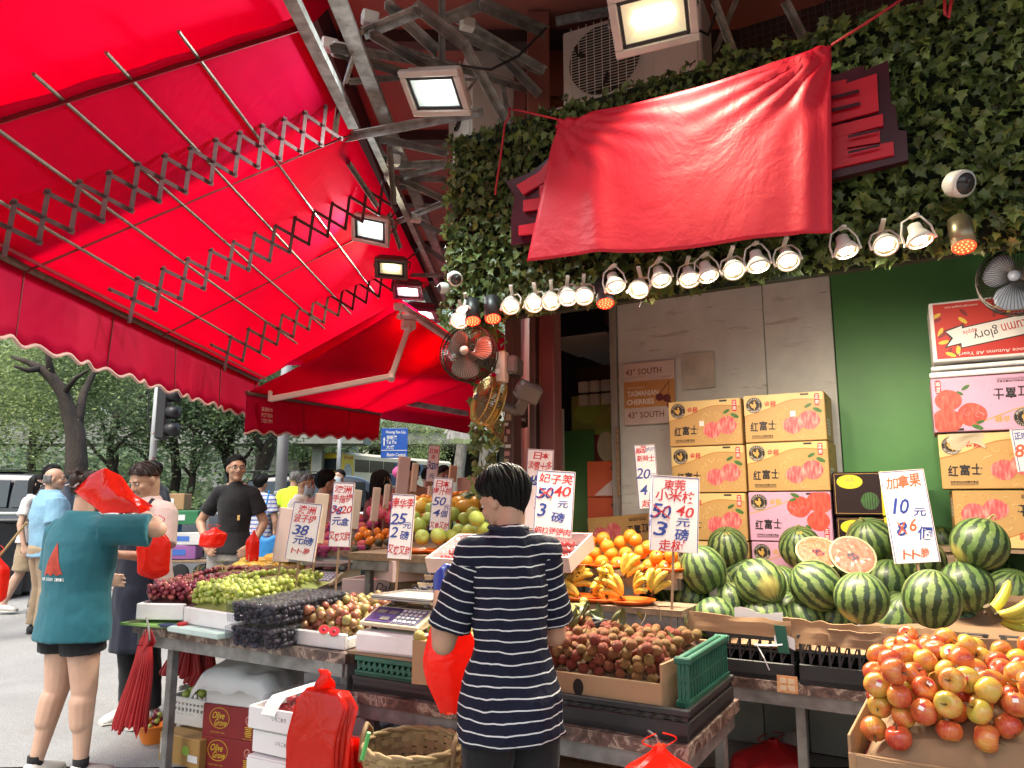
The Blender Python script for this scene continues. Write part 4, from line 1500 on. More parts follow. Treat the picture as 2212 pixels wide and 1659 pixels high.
table('lower front market table with a marble film edge, carrying the lychee box',[(-2.345,2.62),(-.82,2.62),(-.82,3.34),(-2.345,3.34)],.60,[(-2.27,2.7),(-.88,2.7),(-1.6,3.25),(-.88,3.25)])
table('long market table with a marble film edge under the watermelons',[(-1.2,3.74),(1.9,3.74),(1.9,5.0),(-1.2,5.0)],.60,[(-.66,3.84),(.9,3.84),(-.5,4.9)])
table('raised back table holding guavas, mangoes and orange plates',[(-3.4,3.75),(-2.2,3.75),(-2.2,4.9),(-3.4,4.9)],1.1,[(-3.3,3.85),(-2.3,3.85),(-2.3,4.7)],top=m_ply)
table('raised rear side table of dragon fruit and persimmons',[(-4.75,4.35),(-3.43,4.35),(-3.43,5.6),(-4.9,5.6)],1.06,[(-4.6,4.5),(-3.5,4.5)],top=m_ply)
table('stepped wooden shelf under the row of large oranges',[(-2.15,3.95),(-1.24,3.95),(-1.24,4.6),(-2.15,4.6)],1.05,[(-2.05,4.05),(-1.1,4.05)],top=m_ply,th=.03)
table('small wooden shelf under the bananas',[(-2.0,3.64),(-1.15,3.64),(-1.15,3.93),(-2.0,3.93)],.90,[(-1.9,3.7),(-1.25,3.7)],top=m_ply,th=.03)
table('rearmost stall table with oranges and watermelon slices',[(-3.55,5.2),(-2.3,5.2),(-2.3,6.6),(-3.9,6.6)],1.12,[(-3.4,5.4),(-2.5,5.4)],top=m_ply)
def crate(label,loc,w,d,h,m=m_crate,rz=YAW,lat=.045,group=None,solid=.4):
 """open lattice crate: base pan, rim, corner posts and crossed side bars"""
 t=thing('plastic_crate',label,'crate',loc,rz,group)
 mb=MB()
 mb.box((0,0,.012),(w,d,.02)).box((0,-d/2+.008,h*solid/2),(w,.016,h*solid),ch=.004).box((0,d/2-.008,h*solid/2),(w,.016,h*solid),ch=.004)
 mb.box((-w/2+.008,0,h*solid/2),(.016,d-.034,h*solid),ch=.004).box((w/2-.008,0,h*solid/2),(.016,d-.034,h*solid),ch=.004)
 mb.build('base_pan',m,t)
 mb=MB()
 for y in(-d/2+.01,d/2-.01):
  mb.box((0,y,h-.012),(w+.012,.022,.024),ch=.004)
 for x in(-w/2+.01,w/2-.01):
  mb.box((x,0,h-.0125),(.022,d-.024,.023),ch=.004)
 mb.build('rim',m,t)
 mb=MB()
 z0,z1=h*solid,h-.024
 def side(p,q):
  p,q=V(p),V(q)
  L=(q-p).length
  n=max(2,int(L/lat))
  for i in range(n+1):
   a=p.lerp(q,i/n)
   mb.bar(a+UP*z0,a+UP*z1,.007,.012,up=(q-p))
   if i<n:
    c2=p.lerp(q,(i+1)/n)
    mb.bar(a+UP*z0,c2+UP*z1,.006,.008,up=(q-p).cross(UP))
  mb.bar(p+UP*((z0+z1)/2),q+UP*((z0+z1)/2),.008,.01)
 side((-w/2+.01,-d/2+.012,0),(w/2-.01,-d/2+.012,0))
 side((-w/2+.01,d/2-.012,0),(w/2-.01,d/2-.012,0))
 side((-w/2+.012,-d/2+.03,0),(-w/2+.012,d/2-.03,0))
 side((w/2-.012,-d/2+.03,0),(w/2-.012,d/2-.03,0))
 tag(mb.build('lattice',m,t),kind='stuff')
 return t
crate('black crate behind the lychee box under the melon lip, nearest the corner',W(-.86,3.98,.602),.40,.46,.2)
crate('long black lattice crate with a small white price tag, under the melon cardboard',W(-.26,3.96,.602),.76,.44,.22,lat=.04)
crate('black crate at the right of the melon table, behind the apples',W(.56,3.96,.602),.78,.44,.22)
crate('black crate carrying the lychee box on the front table',W(-1.33,2.975,.602),1.0,.64,.105,solid=.6)
crate('green crate side standing up at the right end of the lychee box',W(-.862,2.99,.70),.05,.56,.17,m_gcrate,solid=.12,lat=.034)
crate('low black crate at the left end of the front table, under the green one',W(-2.07,2.86,.602),.56,.42,.062,solid=.7)
crate('dark green crate under the foam box with the front scale',W(-2.1,2.84,.666),.46,.4,.085,m_gcrate,solid=.2,lat=.03)
crate('small black crate in front of the banana shelf',W(-1.75,3.45,.602),.45,.3,.24)
tgm=MB().sheet(lambda u,v:V((.09*u,-.004*math.sin(u*3),-.05*v+.012*math.sin(u*4))),6,4,.001)
o=tgm.build('price_tag',m_paper,None)
o.matrix_basis=T4(PS(1672,1372,3.70),RS)
tag(o,'small torn white paper tag on the long black crate','tag')
MB().text('30',(.05,-.004,-.024),(1,0,0),UP,.02,z=.003,bold=.02).build('lettering',m_black,o)
zt=MB()
zt.tube([PS(1630,1392,3.69),PS(1660,1394,3.69),PS(1690,1392,3.69)],.005,5).tube([PS(1636,1394,3.69),PS(1650,1420,3.68),PS(1662,1447,3.69)],.003,5)
tag(zt.build('zip_tie',m_paper),'white plastic tie joining the two black melon crates','tie')
st=MB().box((0,0,0),(.09,.003,.075)).build('stall_sticker',mat('orange sticker',(.6,.2,.06),.5,ns=60,col2=(.75,.5,.25)))
st.matrix_basis=T4(PS(1701,1478,3.728),RS)
tag(st,'orange patterned sticker on the marble edge under the melon crates','sticker')
pr=MB()
for i in range(2):
 for j in range(2):
  pr.box((-.018+.036*i,-.0025,-.015+.03*j),(.028,.002,.022))
pr.build('print',mat('cream print patch',(.75,.6,.4),.6),st)
def card_strip(label,pts,z0f,z1f,m=m_card,th=.006,name='cardboard_sheet'):
 """upright cardboard running through shop points pts=[(s,t)], with its own lower/upper edges"""
 w=[W(*p) for p in pts]
 L=[0]
 for a,c2 in zip(w,w[1:]):
  L.append(L[-1]+(c2-a).length)
 def f(u,v):
  d=u*L[-1]
  i=max(k for k in range(len(L)-1) if L[k]<=d+1e-9)
  p=w[i].lerp(w[i+1],(d-L[i])/(L[i+1]-L[i]))
  z=z0f(u)+(z1f(u)-z0f(u))*v
  return p+UP*z-E2*(.012*mnoise.noise(V((u*6,v*2,z0f(0)*9))))
 o=MB().sheet(f,40,5,th).build(name,m)
 return tag(o,label,'cardboard')
jag=lambda u,a=.012:a*mnoise.noise(V((u*14,1.5,0)))+.5*a*mnoise.noise(V((u*47,4,0)))
card_strip('tall creased cardboard lip along the left front of the melon display',[(-1.5,4.1),(-1.46,3.76),(-.66,3.72)],lambda u:.80,lambda u:.885+jag(u))
card_strip('cardboard lip behind the long black crate in front of the melons',[(-.7,3.74),(.02,3.715)],lambda u:.78,lambda u:.885+jag(u+3))
card_strip('folded outer cardboard flap over the long black crate',[(-.5,3.70),(-.02,3.69)],lambda u:.79,lambda u:.86+jag(u+5,.006),m_card2)
card_strip('long cardboard lip at the right of the melons behind the apples',[(-.06,3.73),(1.4,3.70)],lambda u:.74,lambda u:.875+jag(u+8)-.03*u)
gp=MB().sheet(lambda u,v:W(-.73+.05*u+.012*v,3.69,.86-.12*v),3,4,.005).build('green_offcut',m_gcrate)
tag(gp,'strip of green plastic wedged between the two black melon crates','plastic strip')
pc=MB().sheet(lambda u,v:W(-.93+.22*u,3.775+.03*u,.86+.055*v*(1-.4*u)+.01*math.sin(u*8)*v),8,4,.003).build('paper_sheet',m_paper)
tag(pc,'white paper sheet tucked behind the cardboard lip under the melons','paper')
ln=MB().sheet(lambda u,v:W(-1.4+3.2*u,3.8+1.15*v,.74+.22*v),10,6,.01).build('display_liner',m_card2)
tag(ln,'sloping cardboard liner under the watermelons','cardboard')
def tray(name,label,cat,quad,z,h,m,th=.02,lip=0,base=True,group=None,rims=None):
 """open tray on four world corners (front left, front right, back right, back left)"""
 c=sum((V(q) for q in quad),V())/4
 t=thing(name,label,cat,(c.x,c.y,z),0,group)
 Q=[V((q[0],q[1],0)) for q in quad]
 for i in range(4):
  a,c2=Q[i],Q[(i+1)%4]
  d=(c2-a).normalized()
  inn=UP.cross(d)
  hh=h if rims is None else rims[i]
  sh=0 if i%2==0 else th
  MB().box((a+c2)/2+inn*th/2+UP*(z+hh/2),((c2-a).length-2*sh-.001,th,hh),M((d,inn,UP)).transposed(),min(.005,th*.25)).build('side',m,t,world=True)
 if base:
  cc=V((c.x,c.y,0))
  MB().prism([(p.x,p.y) for p in[q.lerp(cc,.04) for q in Q]],(0,0,z+.002),(1,0,0),(0,1,0),.01).build('base',m,t,world=True)
 return t
def XY(u,v,z):
 p=PZ(u,v,z)
 return V((p.x,p.y,0))
Q_red=[V((-2.04,4.16,0)),V((-1.765,4.13,0)),V((-1.66,5.35,0)),V((-2.1,5.4,0))]
Q_grn=[V((-1.755,4.10,0)),V((-1.32,3.79,0)),V((-1.16,4.9,0)),V((-1.645,5.1,0))]
Q_plum=[V((-1.13,3.74,0)),V((-.765,3.535,0)),V((-.42,4.35,0)),V((-.93,4.45,0))]
tray('foam_tray','white foam tray of red grapes at the left end of the table','tray',Q_red,.795,.085,m_foam,.025,rims=(.085,.03,.08,.085))
tray('foam_tray','white foam tray of green grapes beside the red ones','tray',Q_grn,.785,.085,m_foam,.025,rims=(.085,.05,.05,.03))
MB().box((-1.55,4.05,.767),(.44,.3,.032),Rz(rad(-34)),.006).build('tray_lid',mat('mint foam',(.55,.7,.66),.7),None)
tag(bpy.data.objects['tray_lid'],'mint coloured foam lid under the green grape tray','lid')
MB().box((-1.88,4.24,.772),(.42,.3,.012),Rz(rad(-20))).build('cutting_board',mat('green board',(.25,.45,.12),.5),None)
tag(bpy.data.objects['cutting_board'],'thin green board under the red grape tray','board')
sc=thing('knife_handle','dark blue scissors handle lying on the table edge under the grapes','scissors',PZ(715,1372,.762)*0+PZ(365,1352,.775),rad(-20))
MB().tube([(-.07,0,0),(-.03,.02,.004),(.03,.018,.004),(.07,0,0),(.03,-.018,.004),(-.03,-.02,.004)],.009,6,closed=True).build('handle',mat('navy plastic',(.02,.03,.09),.4),sc)
MB().box((.09,0,.006),(.04,.045,.04),ch=.006).build('blade_cover',mat('red plastic',(.5,.02,.02),.4),sc)
tray('foam_tray','low white foam tray heaped with brown plums','tray',Q_plum,.752,.07,m_foam,.025,rims=(.07,.05,.05,.05))
fb=MB().box((0,0,.045),(.40,.34,.09),ch=.012).build('foam_box',m_foam)
fb.matrix_basis=T4(W(-2.14,2.81,.765),RS@Rz(rad(3)))
tag(fb,'closed white foam box under the front weighing scale','foam box')
pw=MB().box((0,0,0),(.5,.4,.012)).build('plywood_sheet',m_ply)
pw.matrix_basis=T4(W(-2.13,2.84,.758),RS)
tag(pw,'thin plywood sheet between the green crate and the foam box','plywood')
def scale(label,loc,rz,s=1.0):
 t=thing('weighing_scale',label,'scale',loc,rz)
 cream=mat('cream scale body',(.66,.56,.38),.45,ns=5,var=.1)
 mb=MB()
 prof=[(-.17,.012),(-.17,.03),(-.05,.085),(.02,.1),(.14,.1),(.155,.085),(.155,.02),(.06,.02),(.0,.045),(-.06,.03)]
 mb.prism([(a*s,b2*s) for a,b2 in prof],(.15*s,0,0),(0,1,0),(0,0,1),.012*s)
 mb.prism([(a*s,b2*s) for a,b2 in prof],(-.162*s,0,0),(0,1,0),(0,0,1),.012*s)
 mb.build('side_panel',cream,t)
 MB().box((0,.04*s,.05*s),(.3*s,.2*s,.07*s),ch=.006).build('body',m_black,t)
 sl=M.Rotation(math.atan2(.055,.12),3,'X')
 pc_=V((0,-.112*s,.056*s))
 MB().box(pc_,(.345*s,.145*s,.018*s),sl,.004).build('console',cream,t)
 pm=mat('purple keypad',(.08,.05,.2),.4,ns=40,var=.4)
 MB().box(pc_+sl@V((-.075*s,0,.0105*s)),(.15*s,.115*s,.003),sl).build('display_panel',pm,t)
 for x,y in((-.1,.02),(-.03,.02),(-.045,-.03)):
  MB().box(pc_+sl@V((x*s,y*s,.0135*s)),(.052*s,.022*s,.004),sl).build('display_window',mat('grey lcd',(.3,.29,.26),.2),t)
 MB().box(pc_+sl@V((.08*s,0,.0105*s)),(.15*s,.115*s,.003),sl).build('keypad',mat('blue grey keypad',(.2,.19,.3),.4,ns=40,var=.3),t)
 km=MB().box((0,0,0),(.018*s,.016*s,.004),ch=.0015).mesh('key',mat('pale key',(.75,.73,.72),.5))
 for i in range(5):
  for j in range(4):
   place('key',km,t,T4(pc_+sl@V(((.025+.027*i)*s,(-.042+.027*j)*s,.0145*s)),sl))
 for x in(-.1,.1):
  for y in(-.02,.1):
   MB().cyl((x*s,y*s,.1*s),(x*s,y*s,.125*s),.014*s).build('post',m_steel2,t)
 mb=MB()
 mb.box((0,.04*s,.132*s),(.36*s,.27*s,.014*s),ch=.005)
 for a,b2,lx,ly in((0,.04-.133,.36,.006),(0,.04+.133,.36,.006),(-.178,.04,.006,.255),(.178,.04,.006,.255)):
  mb.box((a*s,b2*s,.143*s),(lx*s,ly*s,.008*s))
 mb.build('platform',mat('brushed weighing plate',(.5,.46,.43),.35,metal=.75,ns=20,var=.15),t)
 for x in(-.13,.13):
  for y in(-.12,.12):
   MB().cyl((x*s,y*s,0),(x*s,y*s,.02*s),.014*s,n=8).build('foot',m_black,t)
 return t
scale('electronic weighing scale in front of the plums, empty steel plate',W(-2.16,2.83,.8555),YAW+rad(-2),.98)
scale('second electronic scale further back, carrying netted fruit',PZ(705,1262,.83),rad(-24),1.1)
tag(MB().box(PZ(735,1272,.79)+V((0,.1,0)),(.5,.36,.075),Rz(rad(-24)),.01).build('foam_box',m_foam),'white foam slab under the further scale','foam box')
def hang_bag(label,loc,w,h,rz,folds=9,m=m_redbag2,seed=0,flare=1.5,name='bag_bundle',cat='plastic bags'):
 """bundle of folded carrier bags hanging from a hook: gathered top, pleats fanning downwards"""
 t=thing(name,label,cat,loc,rz)
 mb=MB()
 def f(u,v):
  a=2*PI*u
  wid=w*(.5+(flare-.5)*min(1,v*1.1))*.5*(1+.25*mnoise.noise(V((math.cos(a)*1.5,math.sin(a)*1.5,seed))))
  pl=1+.3*(abs(math.sin(a*folds+1.3*mnoise.noise(V((math.cos(a)*2,math.sin(a)*2,seed+v)))))-.5)*min(1,v*4)
  x=math.cos(a)*wid*(.85+.15*pl)
  y=math.sin(a)*wid*.5*pl
  cut=1+.16*mnoise.noise(V((math.cos(a)*3,math.sin(a)*3,seed+5)))
  return V((x-.3*w*v*v+.04*w*math.sin(seed+v*5),y,-h*v*cut))
 mb.grid(f,150,12,True)
 mb.build('pleats',m,t,smooth=False)
 tp=MB()
 for k in range(3):
  a=k*2.1+seed
  tp.sheet(lambda u,v,a=a:V((math.cos(a)*.1*w*(1+2.4*v)*(.5+u*.5)+.02*u,math.sin(a)*.08*w*(1+v),.03+.05*u-.16*h*v)),5,5,.003)
 tp.build('handle_loops',m,t,smooth=True)
 MB().tube([(0,0,.14),(.02,0,.09),(.03,0,.03),(0,0,-.01)],.005,6).build('hook',m_steel,t)
 return t
hang_bag('bundle of dark red carrier bags hanging from the left corner of the table',PZ(322,1392,.70)+V((-.01,-.03,0)),.17,.40,rad(-20),13,seed=1.0,flare=1.15)
hang_bag('first of two red bag bundles hanging under the table behind the corner leg',PK(408,1372,4.35),.2,.22,rad(-30),12,seed=2.2,flare=1.4)
hang_bag('second red bag bundle under the table, hanging slightly lower',PK(447,1378,4.4),.17,.27,rad(-30),10,seed=3.7,flare=1.3)
fbg=thing('bag_stack','thick stack of flat bright red carrier bags hung at the gap between the tables','plastic bags',PK(712,1480,2.95),rad(-24))
for i in range(6):
 MB().sheet(lambda u,v,i=i:V(((-.5+u)*(.235+.01*i)*(.5+.5*min(1,.25+v*6))+.004*i+.01*mnoise.noise(V((v*3,i,0))),-.045+.0045*i+.02*math.sin(u*5+i)*v-.055*math.sin(min(1,v*1.4)*PI*.5),-.005-(.36+.006*i)*v+.01*math.sin(u*9+i)*v)),14,16,.003).build('bag',m_redbag,fbg,smooth=True)
MB().sheet(lambda u,v:V(((-.5+u)*.07,-.03+.02*math.sin(v*6+u*4),.06-.08*v)),6,8,.012).build('handle_loops',m_redbag,fbg,smooth=True)
for i in range(3):
 MB().sheet(lambda u,v,i=i:V(((-.5+u)*(.30+.05*v)-.05+.03*i,.03+.02*i+.03*math.sin(u*7+i*2)*v,-.2-(.34+.02*i)*v)),12,10,.004).build('bag',m_redbag2 if i==2 else m_redbag,fbg,smooth=True)
def crumpled(name,label,loc,r,m,seed,squash=(1,1,1),cat='plastic bag',subd=4,amp=.45):
 t=MB()
 bm=bmesh.new()
 bmesh.ops.create_icosphere(bm,subdivisions=subd,radius=1)
 vs=[]
 for v in bm.verts:
  n=v.co.normalized()
  d=1+amp*(abs(mnoise.noise(n*1.7+V((seed,0,0))))*2-.6)+.18*(1-abs(mnoise.noise(n*5+V((0,seed,0))))*2)
  vs.append(V((n.x*squash[0],n.y*squash[1],n.z*squash[2]))*r*d)
 t.add(vs,[tuple(v.index for v in f.verts) for f in bm.faces])
 bm.free()
 o=t.build(name,m)
 o.location=loc
 return tag(o,label,cat)
def carrier(label,loc,w,h,m,seed=0,rz=0.0,depth=.5,loops=True):
 """filled thin carrier bag hanging from loc: gathered neck, soft folds, rounded bottom"""
 t=thing('carrier_bag',label,'plastic bag',loc,rz)
 def f(u,v):
  a=2*PI*u
  k=min(1.0,v/.38)
  wl=w*.5*(.13+.87*k*k*(3-2*k))*(1-.9*max(0,v-.86)/.14*max(0,v-.86)/.14)
  fo=1+.16*math.sin(a*5+seed)*(1-v)*min(1,v*4)+.1*mnoise.noise(V((math.cos(a)*1.6+seed,math.sin(a)*1.6,v*3)))+.05*mnoise.noise(V((math.cos(a)*5,math.sin(a)*5+seed,v*9)))
  return V((math.cos(a)*wl*fo+.05*w*math.sin(v*3+seed),math.sin(a)*wl*depth*fo,-h*v+.04*h*mnoise.noise(V((math.cos(a)*2,math.sin(a)*2,seed)))))
 MB().grid(f,48,26,True).build('film',m,t,smooth=True)
 if loops:
  for s_ in(-1,1):
   MB().sheet(lambda u,v:V((s_*w*(.05+.2*math.sin(PI*v))+.02*w*(u-.5),.02*w*(u-.5),h*(.16*v-.03))),4,8,.003).build('handle_loop',m,t,smooth=True)
 return t
carrier('tied bright red carrier bag hanging by the front corner of the lychee table',PK(1425,1608,2.32),.24,.26,m_redbag,3,.3,.7)
carrier('red carrier bag slumped in the shadow under the melon table',PZ(1668,1650,.1)+V((0,0,.12)),.4,.24,m_redbag2,8,.5,.8)
MB().tube([PK(1400,1578,2.38),PK(1418,1590,2.36),PK(1425,1618,2.36)],.004,5).build('wire_hook',m_steel)
tag(bpy.data.objects['wire_hook'],'bent wire hook on the corner of the front table','hook')
wj=MB().lathe([(.0,.0),(.055,.0),(.06,.02),(.055,.12),(.035,.15),(.02,.17),(0,.172)],16).build('spray_jug',mat('grey plastic jug',(.35,.34,.32),.5),smooth=True)
wj.location=PZ(1718,1650,.02)
tag(wj,'grey plastic jug standing under the melon table by the tiles','jug')
def carton(label,loc,size,m,rz=YAW,name='carton',cat='box',group=None,flaps=True,seam=True):
 t=thing(name,label,cat,loc,rz,group)
 w,d,h=size
 MB().box((0,0,h/2),(w,d,h),ch=.004).build('body',m,t)
 if seam:
  MB().box((0,0,h+.001),(w-.01,.002,.002)).build('lid_seam',m_black,t)
 return t
m_olive=mat('dark red carton',(.24,.014,.016),.55,ns=5,var=.2)
m_yel=mat('yellow print',(.75,.5,.04),.5)
def olive(label,loc,rz):
 t=carton(label,loc,(.40,.30,.165),m_olive,rz,'produce_carton',group=None)
 for o,x,w in((V((-.08,-.1512,.1)),V((1,0,0)),1),(V((.2012,0,.1)),V((0,1,0)),1)):
  mb=MB()
  el=circle(0,0,.068,.052,28)
  mb.tube([o+x*a+UP*b2 for a,b2 in el],.0018,4,closed=True)
  mb.text('Olive',o+x*-.005+UP*.014,x,UP,.036,.085,z=.0015,shear=.35,bold=.012)
  mb.text('Grove',o+x*.012+UP*-.022,x,UP,.034,.085,z=.0015,shear=.35,bold=.012)
  mb.build('lettering',m_yel,t)
 mb=MB()
 o=V((.12,-.1512,.105))
 mb.tube([o+V((.018*math.cos(a),0,.022*math.sin(a))) for a in[2*PI*i/16 for i in range(16)]],.003,4,closed=True)
 mb.tube([o+V((-.008,-.001,0)),o+V((-.002,-.001,-.008)),o+V((.009,-.001,.01))],.0025,4)
 mb.build('seal',mat('pale red print',(.75,.35,.25),.5),t)
 mb=MB()
 for i in range(6):
  mb.box((.12,-.151,.07-.009*i),(.05-.006*(i%3),.001,.004))
 mb.text('PRODUCT OF AUSTRALIA',(.12,-.1505,.012),(1,0,0),UP,.006,.07,z=.001)
 mb.text('ALWAYS FRESH  OLIVE',(-.09,-.1505,.026),(1,0,0),UP,.007,.1,z=.001)
 mb.build('small_print',m_yel,t)
 return t
ob=PZ(452,1650,0.0)
oL=PK(520,1640,3.98)
olive('upper dark red olive carton under the table, below the white carton',(oL.x,oL.y+.12,.165),rad(-22))
olive('lower dark red olive carton standing on the ground under the table',(oL.x,oL.y+.12,0.0),rad(-22))
wc=carton('white carton with a plastic sheet draped over it, on the red cartons',(oL.x+.02,oL.y+.13,.33),(.42,.31,.15),m_paper,rad(-22),seam=False)
MB().box((-.06,-.156,.075),(.035,.001,.035)).build('printed_square',mat('grey print',(.35,.35,.34),.6),wc)
sh=MB().sheet(lambda u,v:V(((-.5+u)*(.5+.1*math.sin(v*5)),(-.5+v)*.44,.155+.10*math.sin(PI*u)*math.sin(PI*v)+.035*mnoise.noise(V((u*5,v*5,2)))-.10*max(0,abs(v-.45)*2-.75)*4-.1*max(0,abs(u-.5)*2-.8)*3)),26,22,.002).build('plastic_sheet',m_film,smooth=True)
sh.matrix_basis=T4((oL.x+.02,oL.y+.1,.33),Rz(rad(-22)))
tag(sh,'cloudy crumpled plastic sheet over the white carton under the table','plastic sheet')
gb_=carton('golden brown carton with a green fruit picture beside the red cartons',PZ(400,1652,0.0)+V((.02,.1,0)),(.34,.24,.15),mat('ochre carton',(.42,.24,.07),.6),rad(-30))
mb=MB()
mb.poly(circle(.06,0,.03,.026,18),(0,-.1215,.085),(1,0,0),UP,.001)
mb.build('print',mat('lime print',(.3,.5,.06),.5),gb_)
MB().box((-.12,-.1215,.08),(.07,.001,.08)).box((.12,-.1215,.05),(.08,.001,.035)).build('label',m_paper,gb_)
def basket_crate(label,loc,w,d,h,m,rz):
 t=thing('basket_crate',label,'crate',loc,rz)
 mb=MB()
 for y in(-d/2,d/2):
  mb.box((0,y,h-.015),(w+.02,.02,.03),ch=.005).box((0,y,.03),(w,.012,.06),ch=.004)
  for i in range(11):
   mb.box((-w/2+.02+(w-.04)*i/10,y,h/2),(.014,.01,h-.06))
  for z in(.33,.55):
   mb.box((0,y,h*z+.02),(w-.02,.008,.016))
 for x in(-w/2,w/2):
  mb.box((x,0,h-.016),(.02,d-.022,.03),ch=.005).box((x,0,.03),(.012,d-.02,.06),ch=.004)
  for i in range(7):
   mb.box((x,-d/2+.02+(d-.04)*i/6,h/2),(.01,.014,h-.06))
 mb.box((0,0,.008),(w,d,.012))
 tag(mb.build('basket',m,t),kind='stuff')
 for x in(-w/2,w/2):
  MB().box((x,0,h+.02),(.02,d*.5,.03),ch=.008).build('handle',m,t)
 return t
bk=basket_crate('white slotted basket crate of green fruit under the left table corner',PZ(402,1640,0.0)+V((.03,.18,.16)),.34,.26,.15,m_white,rad(-26))
mb_k=['bottom','lowest but one','third from the floor','fourth from the floor','second from the top']
S0=PZ(650,1659,0.0)
S0=PK(648,1600,3.05)
for i in range(6):
 t=thing('fruit_carton',('top white strawberry carton with a clear lid in the stack under the table' if i==5 else 'white strawberry carton, %s of the stack under the table'%mb_k[i]),'box',(S0.x+.012*math.sin(i*2),S0.y+.12+.01*math.cos(i*3),.10*i),rad(-28+2*math.sin(i*3)))
 w,d,h=.30,.36,.085
 mb=MB()
 for x,y,lx,ly in((0,-d/2,w,.01),(0,d/2,w,.01),(-w/2,0,.01,d-.01),(w/2,0,.01,d-.01)):
  mb.box((x,y,h/2),(lx,ly,h),ch=.002)
 mb.build('side',m_paper,t)
 MB().box((0,0,.01),(w-.012,d-.012,.012)).build('base',m_paper,t)
 MB().text('いちごめき',(.02,-d/2-.005,.05),(1,0,0),UP,.018,.075,z=.001).build('lettering',m_lampdark,t)
 if i<5:
  MB().box((0,0,h+.004),(w-.002,d-.002,.006)).build('lid',m_paper,t)
 else:
  MB().box((0,.02,h+.01),(w*.9,d*.85,.05),None,.012).build('clear_lid',m_clear,t)
  MB().sheet(lambda u,v:V(((-.5+u)*.075-.03,(-.5+v)*.4,h+.04-.06*max(0,abs(v-.5)*2-.75)*4)),4,14,.001).build('paper_band',m_paper,t)
  MB().tube([V((-.03+.02*math.cos(a),-.05+.02*math.sin(a),h+.043)) for a in[2*PI*k/14 for k in range(14)]],.0015,4,closed=True).build('printed_ring',m_lampdark,t)
  for k in range(8):
   MB().ball((-.1+.065*(k%4),-.1+.12*(k//4),h-.02),(.025,.03,.025)).build('strawberry',mat('strawberry',(.45,.03,.03),.4),t,smooth=True)
z1=carton('orange and white citrus carton on the shelf under the left table',PK(560,1432,4.3)+V((0,0,-.12)),(.4,.3,.12),mat('citrus carton',(.5,.3,.1),.6),YAW)
MB().text('Zespri',(-.06,-.152,.07),(1,0,0),UP,.03,.1,z=.001,shear=.2,bold=.02).build('lettering',mat('red print',(.5,.04,.03),.5),z1)
MB().poly(circle(-.06,.0,.08,.04,20),(0,-.1505,.07),(1,0,0),UP,.0005).build('white_oval',m_paper,z1)
MB().poly(circle(.09,.0,.035,.02,16),(0,-.1505,.07),(1,0,0),UP,.0008).build('leaf_print',mat('lime print',(.3,.5,.06),.5),z1)
fb2=MB().box((0,0,.12),(.42,.3,.24),ch=.012).build('foam_box',m_foam)
fb2.matrix_basis=T4(PK(560,1470,4.28)+V((0,.02,-.24)),RS)
tag(fb2,'white foam box under the citrus carton below the left table','foam box')
def wicker(label,loc,r0,r1,h):
 t=thing('wicker_basket',label,'basket',loc,rad(20))
 n=26
 def rad_at(z):
  k=z/h
  return r0+(r1-r0)*k**.8
 me=None
 for i in range(n):
  a=2*PI*i/n
  pts=[V((math.cos(a)*rad_at(h*k/8),math.sin(a)*rad_at(h*k/8),h*k/8)) for k in range(9)]
  mb=MB()
  for p,q2 in zip(pts,pts[1:]):
   mb.bar(p,q2,.030,.003,up=V((math.cos(a),math.sin(a),0)))
  mb.build('upright_cane',m_rattan,t)
 rows=13
 for j in range(rows):
  z=h*(j+.5)/rows
  m_=n*2
  vs,fs=[],[]
  for i in range(m_):
   a=2*PI*i/m_
   off=.006*(1 if((i//1+j*1)%2) else-1) if i%2==0 else 0
   off=.0065*math.cos(PI*(i/2.0)+PI*j)
   for dz in(-.011,.011):
    for dr in(0,.003):
     rr=rad_at(z+dz)+off+dr
     zz=z+dz+.004*math.sin(a*3+j)
     vs.append((math.cos(a)*rr,math.sin(a)*rr,zz))
  for i in range(m_):
   k=(i+1)%m_
   for c2,d2 in((0,1),(1,3),(3,2),(2,0)):
    fs.append((i*4+c2,k*4+c2,k*4+d2,i*4+d2))
  mb=MB().add(vs,fs)
  mb.build('woven_cane',m_rattan,t)
 for k in range(2):
  MB().tube([V((math.cos(2*PI*i/40)*(r1+.006*math.sin(i*1.3+k*3)),math.sin(2*PI*i/40)*(r1+.006*math.sin(i*1.3+k*3)),h+.006*math.cos(i*1.3+k*3))) for i in range(40)],.009,6,closed=True).build('rim',m_rattan,t,smooth=True)
 for a in(rad(-40),rad(150)):
  c=V((math.cos(a)*r1,math.sin(a)*r1,h))
  tn=V((-math.sin(a),math.cos(a),0))
  MB().tube([c-tn*.06-UP*.06,c-tn*.045+UP*.03,c+UP*.06,c+tn*.045+UP*.03,c+tn*.06-UP*.06],.010,7).build('handle',m_rattan,t,smooth=True)
 MB().cyl((0,0,.004),(0,0,.012),r0*.98,n=26).build('base',m_rattan,t)
 return t
wb=PK(884,1640,2.72)
wicker('round woven cane basket standing on the ground below the front table',(wb.x,wb.y+.12,0.20),.165,.19,.31)
tw=MB().tube([PK(782,1640,2.5),PK(790,1612,2.5),PK(797,1582,2.5)],.008,5).build('green_twine',mat('bright green twine',(.12,.5,.12),.5))
tag(tw,'bright green twine tied on the rim of the cane basket','twine')
stl=MB().box((0,0,.1),(.4,.34,.2),ch=.006).build('low_stand',m_card2)
stl.location=(wb.x,wb.y+.12,0)
tag(stl,'low box under the cane basket','box')
